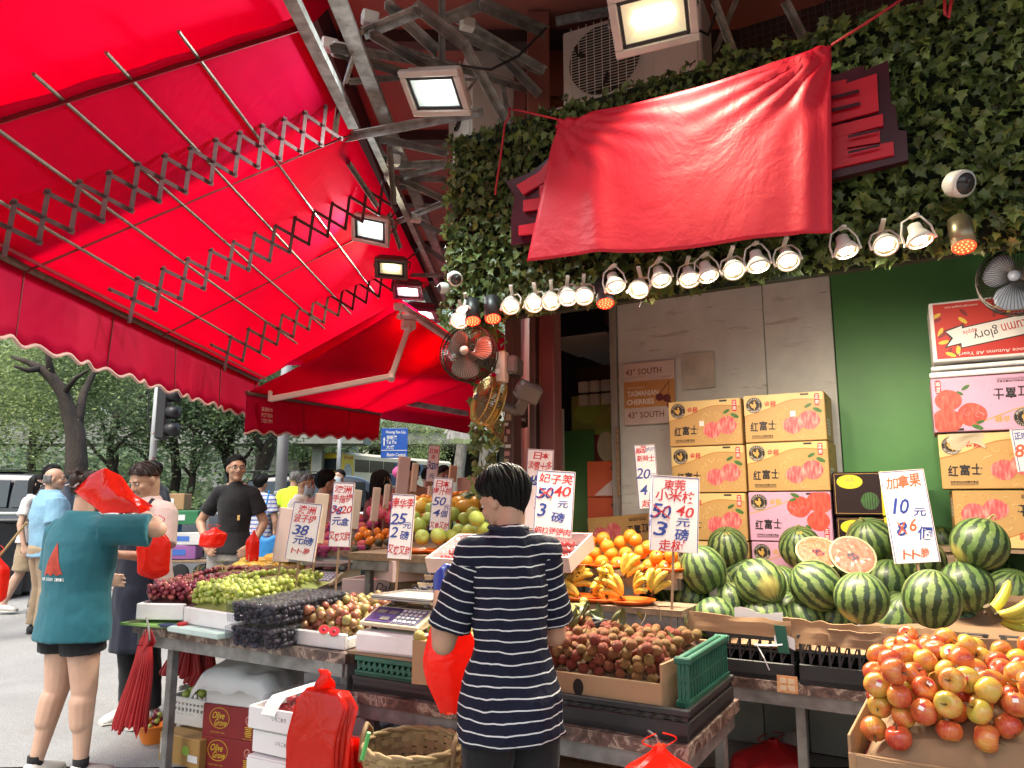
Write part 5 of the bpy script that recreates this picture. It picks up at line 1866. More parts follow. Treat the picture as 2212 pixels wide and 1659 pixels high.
for(u,v,k,lab,sz) in((845,1570,3.5,'dark blue and white carton in the shadow behind the cane basket',(.3,.25,.3)),(1010,1620,3.3,'grey carton in shadow behind the shopkeeper',(.3,.25,.4)),(1275,1650,3.0,'open brown carton under the lychee table',(.4,.3,.24))):
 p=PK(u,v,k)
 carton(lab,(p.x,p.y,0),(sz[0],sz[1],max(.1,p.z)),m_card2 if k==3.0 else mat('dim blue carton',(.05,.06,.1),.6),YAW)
ogb=thing('orange_basket','small orange plastic basket of grapes on the ground by the table leg','basket',PZ(336,1600,.02),0)
m_orp=mat('orange plastic',(.75,.2,.015),.4)
mb=MB()
mb.lathe([(.075,0),(.08,.01),(.10,.06),(.118,.10),(.124,.105),(.112,.105)],22)
mb.build('bowl',m_orp,ogb,smooth=True)
for k in range(16):
 MB().ball((.07*math.cos(k*2.4)*(k%4)/3,.07*math.sin(k*2.4)*(k%4)/3,.10+.025*(k%3)),.017,10,7).build('grape',mat('dark red grape',(.16,.015,.03),.3) if k%5 else mat('pale green grape',(.4,.45,.1),.3),ogb,smooth=True)
# ================================================================== FRUIT
def fruit_mat(name,stops,ns=3.0,streak=0.0,rough=.3,bs=0,bst=.3,bd=.003,rndmix=.6,spec=.5,coat=.0,hueamp=.0,sss=.06,dots=0,fine=0.0):
 """colour runs through stops by noise plus a per-fruit shift; optional streaks along the core"""
 m,nt,b=new_mat(name)
 vec=coords(nt)
 f=noise_tex(nt,vec,ns,3,.5)
 r=nd(nt,'ObjectInfo').outputs['Random']
 k=mth(nt,'ADD',mth(nt,'MULTIPLY_ADD',f,1.5,-.25),mth(nt,'MULTIPLY_ADD',r,rndmix,-rndmix/2))
 if streak:
  tc=nd(nt,'TexCoord')
  sx=nd(nt,'SeparateXYZ')
  nt.links.new(tc.outputs['Object'],sx.inputs[0])
  ang=mth(nt,'ARCTAN2',sx.outputs[1],sx.outputs[0])
  cm=nd(nt,'CombineXYZ')
  nt.links.new(mth(nt,'MULTIPLY',ang,5.0),cm.inputs[0])
  nt.links.new(mth(nt,'MULTIPLY',sx.outputs[2],12.0),cm.inputs[1])
  nt.links.new(mth(nt,'MULTIPLY',r,40.0),cm.inputs[2])
  s=noise_tex(nt,cm.outputs[0],2.4,4,.7)
  k=mth(nt,'ADD',k,mth(nt,'MULTIPLY_ADD',s,streak,-streak/2))
 c=ramp(nt,k,stops)
 if fine:
  c=mixc(nt,mth(nt,'MULTIPLY',ramp(nt,noise_tex(nt,vec,60,3),[(.45,(0,0,0)),(.7,(1,1,1))]),fine),c,tuple(x*.45 for x in stops[0][1]))
 if dots:
  vo=nd(nt,'TexVoronoi')
  vo.inputs['Scale'].default_value=dots
  nt.links.new(vec,vo.inputs['Vector'])
  c=mixc(nt,mth(nt,'MULTIPLY',ramp(nt,vo.outputs['Distance'],[(.08,(1,1,1)),(.2,(0,0,0))]),.5),c,(.6,.5,.3))
 nt.links.new(c,b.inputs['Base Color'])
 b.inputs['Roughness'].default_value=rough
 b.inputs['Specular IOR Level'].default_value=spec
 b.inputs['Coat Weight'].default_value=coat
 b.inputs['Coat Roughness'].default_value=.12
 if bs:
  vo=nd(nt,'TexVoronoi')
  vo.inputs['Scale'].default_value=bs
  nt.links.new(vec,vo.inputs['Vector'])
  bump(nt,b,vo.outputs['Distance'],bst,bd)
 MATS[name]=m
 return m
m_apple=fruit_mat('striped red yellow apple',[(.0,(.42,.36,.05)),(.3,(.58,.35,.065)),(.5,(.58,.19,.045)),(.77,(.5,.08,.03)),(1,(.38,.03,.02))],16,.9,.26,rndmix=.55,coat=.12)
m_orange=fruit_mat('orange peel',[(.2,(.72,.20,.008)),(.8,(.80,.27,.012))],6,0,.38,130,.35,.003,.5)
m_lychee=fruit_mat('lychee shell',[(.0,(.52,.33,.1)),(.3,(.58,.25,.085)),(.6,(.58,.15,.07)),(.9,(.54,.075,.055)),(1,(.42,.06,.04))],30,0,.6,260,1.0,.008,1.0,.35,sss=.0,fine=.45)
m_plum=fruit_mat('brown plum skin',[(.0,(.2,.22,.05)),(.25,(.3,.24,.075)),(.5,(.29,.145,.06)),(.75,(.26,.07,.045)),(1,(.25,.03,.03))],22,0,.36,rndmix=.7,dots=300,coat=.1)
m_ggrape=fruit_mat('green grape',[(.1,(.28,.36,.05)),(.6,(.42,.47,.09)),(1,(.5,.5,.14))],30,0,.22,rndmix=.6,coat=.3)
m_rgrape=fruit_mat('red grape',[(.0,(.12,.012,.03)),(.4,(.25,.025,.045)),(.75,(.34,.07,.07)),(1,(.42,.17,.1))],30,0,.28,rndmix=.9,coat=.2)
m_bgrape=fruit_mat('black grape',[(.1,(.012,.012,.022)),(.8,(.035,.03,.05))],30,0,.45,rndmix=.6)
m_guava=fruit_mat('green guava',[(.1,(.27,.37,.05)),(.8,(.42,.5,.1))],12,0,.35,bs=60,bst=.25,bd=.006,rndmix=.5)
m_mango=fruit_mat('yellow mango',[(.1,(.62,.32,.03)),(.8,(.72,.42,.05))],9,0,.35,rndmix=.4)
m_kiwi=fruit_mat('brown skinned fruit',[(.1,(.17,.095,.035)),(.8,(.29,.17,.065))],20,0,.75,rndmix=.5,fine=.4)
m_banana=fruit_mat('ripe banana',[(.0,(.36,.28,.05)),(.3,(.66,.43,.05)),(.8,(.74,.52,.08))],18,.2,.42,rndmix=.3,fine=.35)
m_banana2=fruit_mat('greenish banana',[(.1,(.42,.45,.05)),(.8,(.68,.56,.07))],12,.2,.4,rndmix=.3)
m_pitaya=fruit_mat('dragon fruit skin',[(.1,(.5,.02,.09)),(.7,(.62,.06,.12)),(1,(.5,.25,.1))],14,0,.4,rndmix=.4)
m_persim=fruit_mat('persimmon',[(.1,(.7,.16,.01)),(.8,(.78,.24,.02))],9,0,.25,rndmix=.4)
m_peach=fruit_mat('blushed peach',[(.1,(.6,.28,.14)),(.45,(.55,.11,.09)),(.9,(.4,.03,.045))],10,.3,.6,rndmix=.6)
m_avo=fruit_mat('dark avocado',[(.1,(.03,.045,.015)),(.8,(.1,.07,.03))],20,0,.5,bs=90,bst=.5,rndmix=.8)
m_fig=fruit_mat('green wampi',[(.1,(.2,.2,.03)),(.8,(.42,.33,.07))],22,0,.5,bs=90,bst=.4,rndmix=.8)
m_pnet=mat('pink foam net',(.8,.12,.32),.6,ns=40,var=.35,bs=70,bst=.9,bd=.006)
m_stem=mat('dry stem',(.16,.1,.045),.8,ns=20)
m_lleaf=mat('lychee leaf',(.06,.1,.025),.45,ns=9,col2=(.16,.15,.05),rnd=.5)
m_melon,nt,b=new_mat('striped watermelon rind')
tc=nd(nt,'TexCoord')
sx=nd(nt,'SeparateXYZ')
nt.links.new(tc.outputs['Object'],sx.inputs[0])
r=nd(nt,'ObjectInfo').outputs['Random']
vec=coords(nt)
ang=mth(nt,'ARCTAN2',sx.outputs[1],sx.outputs[0])
wob=noise_tex(nt,vec,14,4,.65)
wob2=noise_tex(nt,vec,42,4,.7)
ph=mth(nt,'ADD',mth(nt,'MULTIPLY',ang,14.0),mth(nt,'ADD',mth(nt,'MULTIPLY_ADD',wob,7.0,-3.5),mth(nt,'MULTIPLY',r,40)))
sn=mth(nt,'ADD',mth(nt,'SINE',ph),mth(nt,'MULTIPLY_ADD',wob2,1.9,-.95))
msk=ramp(nt,mth(nt,'MULTIPLY_ADD',sn,.5,.5),[(.49,(0,0,0)),(.62,(1,1,1))])
lite=ramp(nt,mth(nt,'ADD',noise_tex(nt,vec,9,4,.6),mth(nt,'MULTIPLY_ADD',r,.2,-.1)),[(.3,(.08,.15,.04)),(.55,(.15,.22,.06)),(.75,(.24,.30,.1))])
net_=ramp(nt,wob2,[(.5,(0,0,0)),(.6,(1,1,1))])
lite=mixc(nt,mth(nt,'MULTIPLY',net_,.6),lite,(.06,.13,.03))
dark=ramp(nt,wob2,[(.35,(.012,.03,.012)),(.7,(.03,.06,.022))])
c=mixc(nt,msk,lite,dark)
fld=nd(nt,'VectorMath',operation='DISTANCE')
nt.links.new(tc.outputs['Object'],fld.inputs[0])
fld.inputs[1].default_value=(.06,.05,-.09)
c=mixc(nt,mth(nt,'MULTIPLY',ramp(nt,fld.outputs['Value'],[(.03,(1,1,1)),(.065,(0,0,0))]),.7),c,(.5,.42,.1))
nt.links.new(c,b.inputs['Base Color'])
b.inputs['Roughness'].default_value=.46
b.inputs['Coat Weight'].default_value=.05
def lathe_mesh(name,prof,m,n=20,stem=None,warp=0.0,seed=0):
 mb=MB().lathe(prof,n)
 if warp:
  mb.v=[tuple(V(p)*(1+warp*mnoise.noise(V(p).normalized()*1.6+V((seed,0,0))))) for p in mb.v]
 mats=[m]
 if stem:
  mb.cur=1
  mb.tube(stem,[.0035,.0028,.002][:len(stem)],5)
  mats=[m,m_stem]
 return mb.mesh(name,mats,True)
def apple_prof(r):
 out=[]
 for i in range(17):
  a=-PI/2+PI*i/16
  x=math.cos(a)
  z=math.sin(a)
  rr=r*(.30+.72*x) if abs(z)>.8 else r*x*1.02
  d=math.exp(-(x/.38)**2)
  zz=r*z*(.96)-(r*.36*d if z>0 else-r*.22*d)
  out.append((max(rr if abs(z)<=.8 else r*x*1.02,1e-4),zz))
 return out
R_AP=.0385
apple_me=[lathe_mesh('apple',[(max(x*(1+.06*(z/R_AP)),1e-4),z*s) for x,z in apple_prof(R_AP)],m_apple,26,[(0,0,R_AP*.6),(.003,.002,R_AP*.95),(.008,.003,R_AP*1.15)],.045,i) for i,s in enumerate((1.0,1.06,.94,1.02))]
orange_me=[MB().ball((0,0,0),(1,1,.97),22,14).mesh('orange',m_orange,True)]
def ball_mesh(name,m,sq=(1,1,1),warp=.05,seed=0,n=14,k=9):
 mb=MB().ball((0,0,0),sq,n,k)
 mb.v=[tuple(V(p)*(1+warp*mnoise.noise(V(p)*1.5+V((seed,3,0))))) for p in mb.v]
 return mb.mesh(name,m,True)
lychee_me=[ball_mesh('lychee',m_lychee,(1,1,1.06),.1,i,14,9) for i in range(3)]
plum_me=[ball_mesh('plum',m_plum,(1,1,.96),.06,i,16,10) for i in range(3)]
def scatter(name,meshes,pts,label,cat,group,z0=0.0,scaled=True,rot=rand_rot,origin=(0,0,0)):
 out=[]
 for i,(x,y,z,r) in enumerate(pts):
  o=place(name,meshes[i%len(meshes)],None,T4(V((x,y,z))+V(origin),rot(),r if scaled else 1.0))
  tag(o,label,cat,group)
  out.append(o)
 return out
def quad_sampler(Q):
 Q=[V(q) for q in Q]
 def s(rng):
  u,v=rng.uniform(.03,.97),rng.uniform(.03,.97)
  p=Q[0].lerp(Q[1],u).lerp(Q[3].lerp(Q[2],u),v)
  s.uv=(u,v)
  return p.x,p.y
 return s
def heap(n,r,Q,z0,hump,seed,back=0.0,rr=.08,tries=30,ridge=.55):
 s=quad_sampler(Q)
 def floor(x,y):
  u,v=s.uv
  return z0+hump*(math.sin(PI*min(1,max(0,u)))**ridge)*(math.sin(PI*v*(1-.0))**ridge)+back*v
 return drop_pack(n,r,s,floor,rr,None,tries,seed)
def liner(name,label,Q,z0,hump,m,back=0.0,ridge=.55):
 Q=[V(q) for q in Q]
 o=MB().grid(lambda u,v:Q[0].lerp(Q[1],u).lerp(Q[3].lerp(Q[2],u),v)+UP*(z0-.004+hump*max(0,math.sin(PI*u))**ridge*max(0,math.sin(PI*v))**ridge+back*v),12,12).build(name,m)
 return tag(o,label,'liner')
Q_ap=[W(-.29,2.645),W(.66,2.645),W(.66,3.36),W(-.235,3.36)]
tray('cardboard_tray','deep cardboard tray of striped apples on red cartons, front right','tray',[W(-.32,2.625),W(.75,2.625),W(.75,3.42),W(-.3,3.42)],.575,.10,m_card,.008,rims=(.085,.1,.16,.135))
fl_=MB().sheet(lambda u,v:W(-.295+.86*u,2.617,.585+.07*v+jag(u,.006)*v),20,4,.006).build('cardboard_flap',m_card2)
tag(fl_,'folded cardboard flap along the front of the apple tray','cardboard')
for i,(z,lab) in enumerate(((.29,'red and white carton directly under the apple tray'),(.0,'lowest red carton under the apples'))):
 c_=carton(lab,W(.2,3.0,z),(1.04,.76,.283),mat('crimson carton',(.3,.012,.025),.5,ns=3,var=.15))
 MB().box((0,-.3805,.268),(1.04,.003,.025)).build('white_edge',m_paper,c_)
pts=heap(178,.037,Q_ap,.62,.19,5,.085,.06,26,.4)
liner('paper_liner','crumpled liner under the apples',Q_ap,.615,.188,m_card2,.085,.4)
apples=[]
lab_ap='striped red and yellow apple in the heap in the cardboard tray, front right'
for i,(x,y,z,r_) in enumerate(pts):
 R=rand_rot()
 o=place('apple',apple_me[i%4],None,T4((x,y,z),R,r_/R_AP))
 tag(o,lab_ap,'apple','apples heaped in the cardboard tray')
 apples.append(o)
m_stk=mat('white fruit sticker',(.8,.78,.76),.4)
m_stkr=mat('red fruit sticker',(.6,.03,.05),.4)
stk=MB()
stk.box((0,0,.0),(.012,.009,.0008))
stk.cur=1
stk.poly(circle(0,-.007,.007,.005,12),(0,0,0),(1,0,0),(0,1,0),.0)
stk_me=stk.mesh('sticker',[m_stk,m_stkr])
def sticker(o,r,me,k=1.0,tilt=.5):
 R=o.matrix_basis.to_3x3().normalized()
 d=(EYE-o.matrix_basis.translation).normalized()+V((U(-tilt,tilt),U(-tilt,tilt),U(-tilt*.3,tilt)))
 d=R.transposed()@d.normalized()
 sc_=o.matrix_basis.to_scale()[0]
 place('sticker',me,o,T4(d*r*1.012/1.0,frame(d,(1,.2,0)),k))
for o in apples[::5]:
 sticker(o,R_AP*1.0,stk_me,1.3)
LB=[W(-1.78,2.70),W(-.945,2.70),W(-.90,3.16),W(-1.78,3.2)]
tray('cardboard_box','open brown cardboard box of lychees with a round hand hole','box',[W(-1.80,2.675),W(-.93,2.675),W(-.885,3.2),W(-1.80,3.22)],.655,.17,m_card,.01,rims=(.125,.19,.2,.2))
hole=MB().poly(circle(0,0,.022,.03,20),(0,0,0),E1,UP,.001).build('hand_hole',mat('painted hole shade',(.012,.009,.006),.9))  # flat disc; the shade inside the opening is put into its colour
hole.location=W(-1.255,2.6745,.733)
tag(hole,'round hand hole in the front of the lychee box','hole')
for x in(-1.42,-1.18,-1.03):
 pass
pts=heap(299,.0205,LB,.74,.05,9,.115,.1,22,.4)
liner('leaf_liner','dark liner under the lychees',LB,.74,.048,mat('leafy dark liner',(.1,.06,.03),.9,ns=9,col2=(.16,.07,.035)),.115,.4)
lyc=scatter('lychee',lychee_me,pts,'rough brownish red lychee in the cardboard box','lychee','lychees heaped in the cardboard box')
lfm=MB().grid(lambda u,v:V(((u-.5)*.034*math.sin(PI*min(1,v*.94+.05)),(v-.5)*.10,.012*math.sin(PI*v)-.02*abs(u-.5))),5,9).mesh('lychee_leaf',m_lleaf,True)
rs=random.Random(5)
for i in range(34):
 u,v=(rs.uniform(.02,.5),rs.uniform(.3,.98)) if i<22 else(rs.uniform(.1,.95),rs.uniform(.1,.95))
 p=LB[0].lerp(LB[1],u).lerp(LB[3].lerp(LB[2],u),v)
 o=place('lychee_leaf',lfm,None,T4(V((p.x,p.y,.80+.115*v+.055*math.sin(PI*u)**.4*math.sin(PI*v)**.4+rs.uniform(0,.02))),rand_rot(),rs.uniform(.7,1.2)))
 tag(o,'long dull green leaf lying among the lychees','leaf','leaves among the lychees')
for i in range(16):
 u,v=rs.uniform(.05,.95),rs.uniform(.1,.95)
 p=LB[0].lerp(LB[1],u).lerp(LB[3].lerp(LB[2],u),v)
 p=V((p.x,p.y,.795+.115*v+.055*math.sin(PI*u)**.4*math.sin(PI*v)**.4))
 d=V((rs.uniform(-1,1),rs.uniform(-1,1),rs.uniform(.1,.9))).normalized()
 o=MB().tube([p,p+d*.035+V((.006,0,.0)),p+d*.075],[.0018,.0015,.001],5).build('twig',m_stem)
 tag(o,'thin brown twig sticking out of the lychee heap','twig','twigs among the lychees')
pts=heap(185,.0222,[q.lerp(sum(Q_plum,V())/4,.06) for q in Q_plum],.775,.035,12,.09,.1,24)
liner('dark_liner','dark paper under the plums',Q_plum,.765,.034,m_card2,.09)
scatter('plum',plum_me,pts,'brownish green plum in the long white foam tray','plum','plums heaped in the foam tray')
pm=MB()
pm.ball((0,0,0),(1,1,.9),16,10)
pm.v=[p if p[2]<.0 else(p[0],p[1],0.0) for p in pm.v]
pm.cur=1
pm.poly(circle(0,0,.93,.93,18),(0,0,0),(1,0,0),(0,1,0),.02)
pm.cur=2
pm.ball((0,0,.05),(.3,.36,.12),10,6)
half_me=pm.mesh('plum_half',[m_plum,mat('red plum flesh',(.5,.02,.04),.3,ns=30),mat('plum stone hollow',(.14,.01,.015),.5)])
for i,(u,v) in enumerate(((700,1359),(722,1363))):
 d=(EYE-PK(u,v,3.5)).normalized()
 o=place('plum_half',half_me,None,T4(PK(u,v,3.42),frame(d+V((0,0,.7)),(1,0,0)),.025))
 tag(o,'halved plum showing red flesh, %s of two at the front of the plum tray'%('left' if i==0 else 'right'),'plum half')
def berry(m,sq):
 return ball_mesh('grape',m,sq,.02,0,11,7)
def bunches(Q,z0,hump,n,r,me,stems,label,group,seed,back=0.0,cols=2,rows=3,names=None):
 """fills the tray with berries and shares them out among neighbouring bunches"""
 Qs=[q.lerp(sum(Q,V())/4,.05) for q in Q]
 pts=heap(n,r,Qs,z0,hump,seed,back,.1,18)
 cs=[]
 for j in range(rows):
  for i in range(cols):
   u,v=(i+.5)/cols,(j+.5)/rows
   cs.append(Qs[0].lerp(Qs[1],u).lerp(Qs[3].lerp(Qs[2],u),v))
 roots=[]
 for k,c_ in enumerate(cs):
  u,v=(k%cols+.5)/cols,(k//cols+.5)/rows
  t=thing('grape_bunch',label,'grapes',(c_.x,c_.y,z0),0,group)
  roots.append(t)
  sb_=MB()
  top=V((0,0,hump+back*v+r*1.2))
  for q_ in range(5):
   d=V((U(-1,1),U(-1,1),U(.0,.5))).normalized()
   sb_.tube([top,top+d*.03,top+d*.05+V((0,0,.012))],[.0022,.0018,.0012],5)
  sb_.build('stalk',stems,t)
 for x,y,z,rr in pts:
  k=min(range(len(cs)),key=lambda q_:(cs[q_].x-x)**2+(cs[q_].y-y)**2)
  t=roots[k]
  place('grape',me,t,T4((x-t.location.x,y-t.location.y,z-t.location.z),rand_rot(),rr))
 return roots
m_gstem=mat('green grape stalk',(.3,.34,.1),.6)
bunches(Q_grn,.865,.09,290,.0165,berry(m_ggrape,(1,1,1.18)),m_gstem,'bunch of green grapes in the white foam tray','green grape bunches in the foam tray',3,.07,2,3)
bunches(Q_red,.86,.085,300,.0145,berry(m_rgrape,(1,1,1.25)),m_gstem,'bunch of purple red grapes in the white foam tray','red grape bunches in the foam tray',4,.07,2,3)
liner('foam_liner','tray floor under the green grapes',Q_grn,.85,.088,m_gstem,.07)
liner('foam_liner','tray floor under the red grapes',Q_red,.845,.083,mat('dark stalk bed',(.1,.03,.03),.8),.07)
clm=MB()
cw,cd_,chh=.105,.15,.078
clm.add([(-cw*.45,-cd_*.45,0),(cw*.45,-cd_*.45,0),(cw*.45,cd_*.45,0),(-cw*.45,cd_*.45,0),(-cw*.5,-cd_*.5,chh),(cw*.5,-cd_*.5,chh),(cw*.5,cd_*.5,chh),(-cw*.5,cd_*.5,chh)],[(3,2,1,0),(0,1,5,4),(1,2,6,5),(2,3,7,6),(3,0,4,7)])
for i in range(9):
 x=-cw*.42+cw*.84*i/8
 clm.bar((x*.92,-cd_*.46,.006),(x,-cd_*.508,chh),.003,.003)
cl_body=clm.mesh('clear_tub',m_clear)
cl_lid=MB().box((0,0,chh+.008),(cw*1.06,cd_*1.05,.014),None,.005).box((0,0,chh+.018),(cw*.8,cd_*.8,.006),None,.002).mesh('clear_lid',clear_plastic('clear clamshell lid',alpha=.1,haze=.15,edge=.22))
gb_me=[]
for sd in range(2):
 mb=MB()
 rng2=random.Random(sd)
 for i in range(62):
  mb.ball((rng2.uniform(-.4,.4)*cw,rng2.uniform(-.4,.4)*cd_,.014+(i//16)*.022),(.0125,.0125,.017),8,6,rand_rot())
 gb_me.append(mb.mesh('dark_grapes',m_bgrape,True))
C0,C1,C2=V((-1.30,3.64,0)),V((-1.13,3.80,0)),V((-1.0,4.25,0))
dx=V((.118,-.06,0))*.9
rows_=[(i,j,k) for k in range(2) for j in range(4) for i in range(3)]
lev=['lower','upper']
for i,j,k in rows_:
 base=V((-1.285,3.70,0))+V((.093,-.053,0))*i+V((.055,.145,0))*j
 t=thing('clamshell','clear box of dark grapes, %s layer, between green grapes and plums'%lev[k],'fruit box',(base.x,base.y,.752+.108*k),rad(-25+U(-3,3)),'clear boxes of dark grapes, %s layer'%lev[k])
 place('clear_tub',cl_body,t)
 place('clear_lid',cl_lid,t)
 tag(place('dark_grapes',gb_me[(i+j)%2],t),kind='stuff')
mel=[(1518,1230,98,.25),(1488,1293,85,.22),(1572,1182,84,.25),(1570,1245,72,.24),(1643,1260,103,.25),(1574,1305,95,.24),(1729,1182,88,.25),(1699,1322,88,.22),(1762,1265,105,.25),(1861,1291,110,.245),(1921,1260,96,.25),(1880,1166,96,.26),(2013,1293,116,.25),(2086,1266,108,.25),(1990,1212,98,.25),(2116,1174,112,.26),(2036,1174,84,.25),(2195,1157,80,.25),(2189,1228,86,.25),(2186,1278,98,.25),(2090,1347,84,.21),(2140,1332,74,.2),(1645,1212,70,.23),(1709,1242,80,.25),(1799,1332,76,.2),(1407,1306,62,.17),(1446,1256,74,.2),(1811,1235,80,.24),(1935,1320,80,.2)]
fill_px=[(1540,1330,80),(1612,1325,80),(1665,1292,84),(1735,1318,84),(1790,1330,80),(1605,1240,84),(1690,1205,80),(1660,1180,78),(1800,1300,90),(1925,1325,84),(1950,1292,90),(2050,1325,84),(2080,1300,90),(1980,1250,88),(2060,1215,88),(2150,1240,88),(2125,1300,88),(2205,1320,88),(1830,1180,80),(1950,1180,80),(1460,1290,74),(1540,1262,88),(1900,1220,88),(1780,1180,78),(2075,1160,78),(2160,1150,76)]
mel_pos=['leftmost large watermelon beside the lychee price card','watermelon low at the left corner of the display','watermelon with a red sticker at the back left by the gold boxes','pale watermelon half hidden behind the left front ones','watermelon with its blossom end facing forward, left of centre','small low watermelon resting on the left cardboard lip','watermelon with a red sticker in front of the pink box','low watermelon tucked behind the white paper sheet','watermelon tilted to the right just left of centre under the cut half','front centre watermelon with a yellow ground spot','watermelon just right of the front centre one, partly hidden','watermelon behind the upright cut half','large front watermelon crossed by the price card stick','dark watermelon with a curled stem right of the price card stick','watermelon behind the lower part of the right price card','largest watermelon at the back right with a stem on top','watermelon with a red label behind the largest one','watermelon at the far right edge by the gold box','watermelon at the right edge under the topmost one','big pale watermelon over the bananas at the right edge','mottled watermelon lying on its side by the bananas','small watermelon behind the bananas','watermelon at the back between the left ones and the pink box','watermelon behind the tilted one','watermelon low behind the lip showing only its top, in the middle','small round watermelon with a red sticker left of the lychee card stick','watermelon behind the lychee price card','watermelon hidden under the two cut halves','watermelon low behind the lip right of the front centre']
mel_me=[]
for i,sq in enumerate(((1,1,1.05),(1,1,.98),(1,1,1.22))):
 mb=MB().ball((0,0,0),tuple(.12*s for s in sq),30,20)
 zt=.12*sq[2]
 mel_me.append(mb.mesh('watermelon',m_melon,True))
stm=MB().tube([(0,0,0),(.006,.002,.018),(.022,.004,.032),(.03,.01,.022)],[.007,.005,.004,.003],7).mesh('stem',mat('dry melon stem',(.3,.3,.1),.7))
rs=random.Random(14)
for i,((u,v,D,dia),lab) in enumerate(zip(mel,mel_pos)):
 D*=1.02
 k=dia*FPX/D
 ax=V((rs.uniform(-.55,.55),rs.uniform(-.75,.25),1.0))
 if i==4:
  ax=V((-.35,.85,.75))
 if i in(8,):
  ax=V((-.75,.2,.8))
 if i in(9,12,10):
  ax=V((rs.uniform(-.1,.1),-.1,1))
 if i==20:
  ax=V((.8,-.4,.15))
 R=frame(ax,(math.cos(i),math.sin(i),0))
 me=mel_me[2 if i==20 else i%2]
 o=place('watermelon',me,None,T4(PK(u,v,k),R,dia/.24))
 tag(o,lab,'watermelon')
 if i in(0,2,6,11,13,15,16,17,20):
  place('stem',stm,o,T4((0,0,.12*(1.05 if i%2==0 else .98)-.004),Rz(i)))
 if i in(2,6,16,25):
  mb=MB()
  mb.grid(lambda a,c2:V(((a-.5)*.06,(c2-.5)*.045,-.01*((a-.5)**2+(c2-.5)**2)*4)),5,5)
  mb.cur=1
  mb.text('瓜王',(0,0,.002),(1,0,0),(0,1,0),.018,.034,z=.001)
  d=R.transposed()@((EYE-PK(u,v,k)).normalized()+V((0,0,.9))).normalized()
  place('sticker',mb.mesh('sticker',[mat('red melon sticker',(.65,.03,.01),.4),m_yel]),o,T4(d*.1225,frame(d,R.transposed()@V((1,0,0)))))
for i,(u,v,D) in enumerate(fill_px):
 k=.24*FPX/(D*1.04)*1.05
 o=place('watermelon',mel_me[i%2],None,T4(PK(u,v+6,k),frame(V((rs.uniform(-.8,.8),rs.uniform(-.8,.8),1)),(math.cos(i),math.sin(i),0)),1.02))
 tag(o,'watermelon filling the pile behind the front ones','watermelon','watermelons deeper in the pile')
for i,(u,v) in enumerate(((1545,1338),(1655,1338),(1738,1340),(1800,1342),(1925,1345),(1955,1332),(2060,1340),(2120,1300),(2040,1262),(1966,1262),(1820,1262),(1690,1268))):
 k=.225*FPX/(96 if v>1300 else 88)
 o=place('watermelon',mel_me[(i+1)%2],None,T4(PK(u,v,k),frame(V((rs.uniform(-.8,.8),rs.uniform(-.8,.8),1)),(math.cos(i),math.sin(i),0)),.94))
 tag(o,'watermelon filling the pile','watermelon','watermelons deeper in the pile')
m_flesh,nt,b=new_mat('watermelon flesh')
vec=coords(nt)
f=noise_tex(nt,vec,60,4,.6)
nt.links.new(ramp(nt,f,[(.3,(.62,.10,.05)),(.7,(.74,.2,.11))]),b.inputs['Base Color'])
b.inputs['Roughness'].default_value=.18
b.inputs['Coat Weight'].default_value=.5
bump(nt,b,noise_tex(nt,vec,120,4,.7),.6,.006)
for(u,v,D,tilt,lab,num,film) in((1768,1192,94,(-.12,-.66,.76),'cut watermelon half lying back with a number eight written on it','82',False),(1842,1199,96,(-.14,-.86,.6),'cut watermelon half tilted forward under glistening film','8',True)):
 k=.235*FPX/D
 p=PK(u,v,k)
 R=frame(V(tilt),E1)
 t=thing('watermelon_half',lab,'watermelon half',p)
 t.rotation_euler=R.to_euler()
 mb=MB().ball((0,0,0),.118,30,20)
 mb.v=[q_ if q_[2]<0 else(q_[0],q_[1],0) for q_ in mb.v]
 o=mb.build('rind',m_melon,t,smooth=True)
 MB().poly(circle(0,0,.117,.117,40),(0,0,.001),(1,0,0),(0,1,0)).build('pale_edge',mat('pale rind',(.62,.55,.28),.4),t)
 MB().grid(lambda a,c2:V((math.cos(2*PI*a)*.108*c2,math.sin(2*PI*a)*.108*c2,.003+.003*mnoise.noise(V((math.cos(2*PI*a)*c2*5,math.sin(2*PI*a)*c2*5,1))))),30,8,True).build('flesh',m_flesh,t)
 MB().text(num,(.0,-.01,.007),(1,0,0),(0,1,0),.045,.05,z=.001,shear=.3,rot=-.7,bold=.01).build('lettering',mat('blue black marker',(.02,.02,.06),.5),t)
 if film:
  MB().grid(lambda a,c2:V((math.cos(2*PI*a)*.119*c2,math.sin(2*PI*a)*.119*c2,.010+.006*mnoise.noise(V((math.cos(2*PI*a)*c2*9,math.sin(2*PI*a)*c2*9,4)))+.003*mnoise.noise(V((math.cos(2*PI*a)*c2*30,math.sin(2*PI*a)*c2*30,4)))-.012*max(0,c2-.85)*6)),60,24,True).build('cling_film',clear_plastic('cling film',(1,.97,.95),.16,.08),t)
m_plate=mat('orange plastic plate',(.72,.13,.012),.35)
plate_me=MB().lathe([(0,.004),(.075,.004),(.095,.016),(.1,.018),(.099,.013),(.078,0),(0,0)],24).mesh('fruit_plate',m_plate,True)
or_px=[(1238,1206),(1266,1213),(1300,1214),(1334,1217),(1368,1210),(1402,1222),(1436,1224),(1462,1228),(1245,1178),(1275,1171),(1312,1180),(1341,1172),(1372,1166),(1400,1182),(1432,1180),(1303,1164),(1362,1158),(1450,1200),(1222,1200),(1285,1196),(1352,1196),(1418,1203),(1385,1192),(1320,1196)]
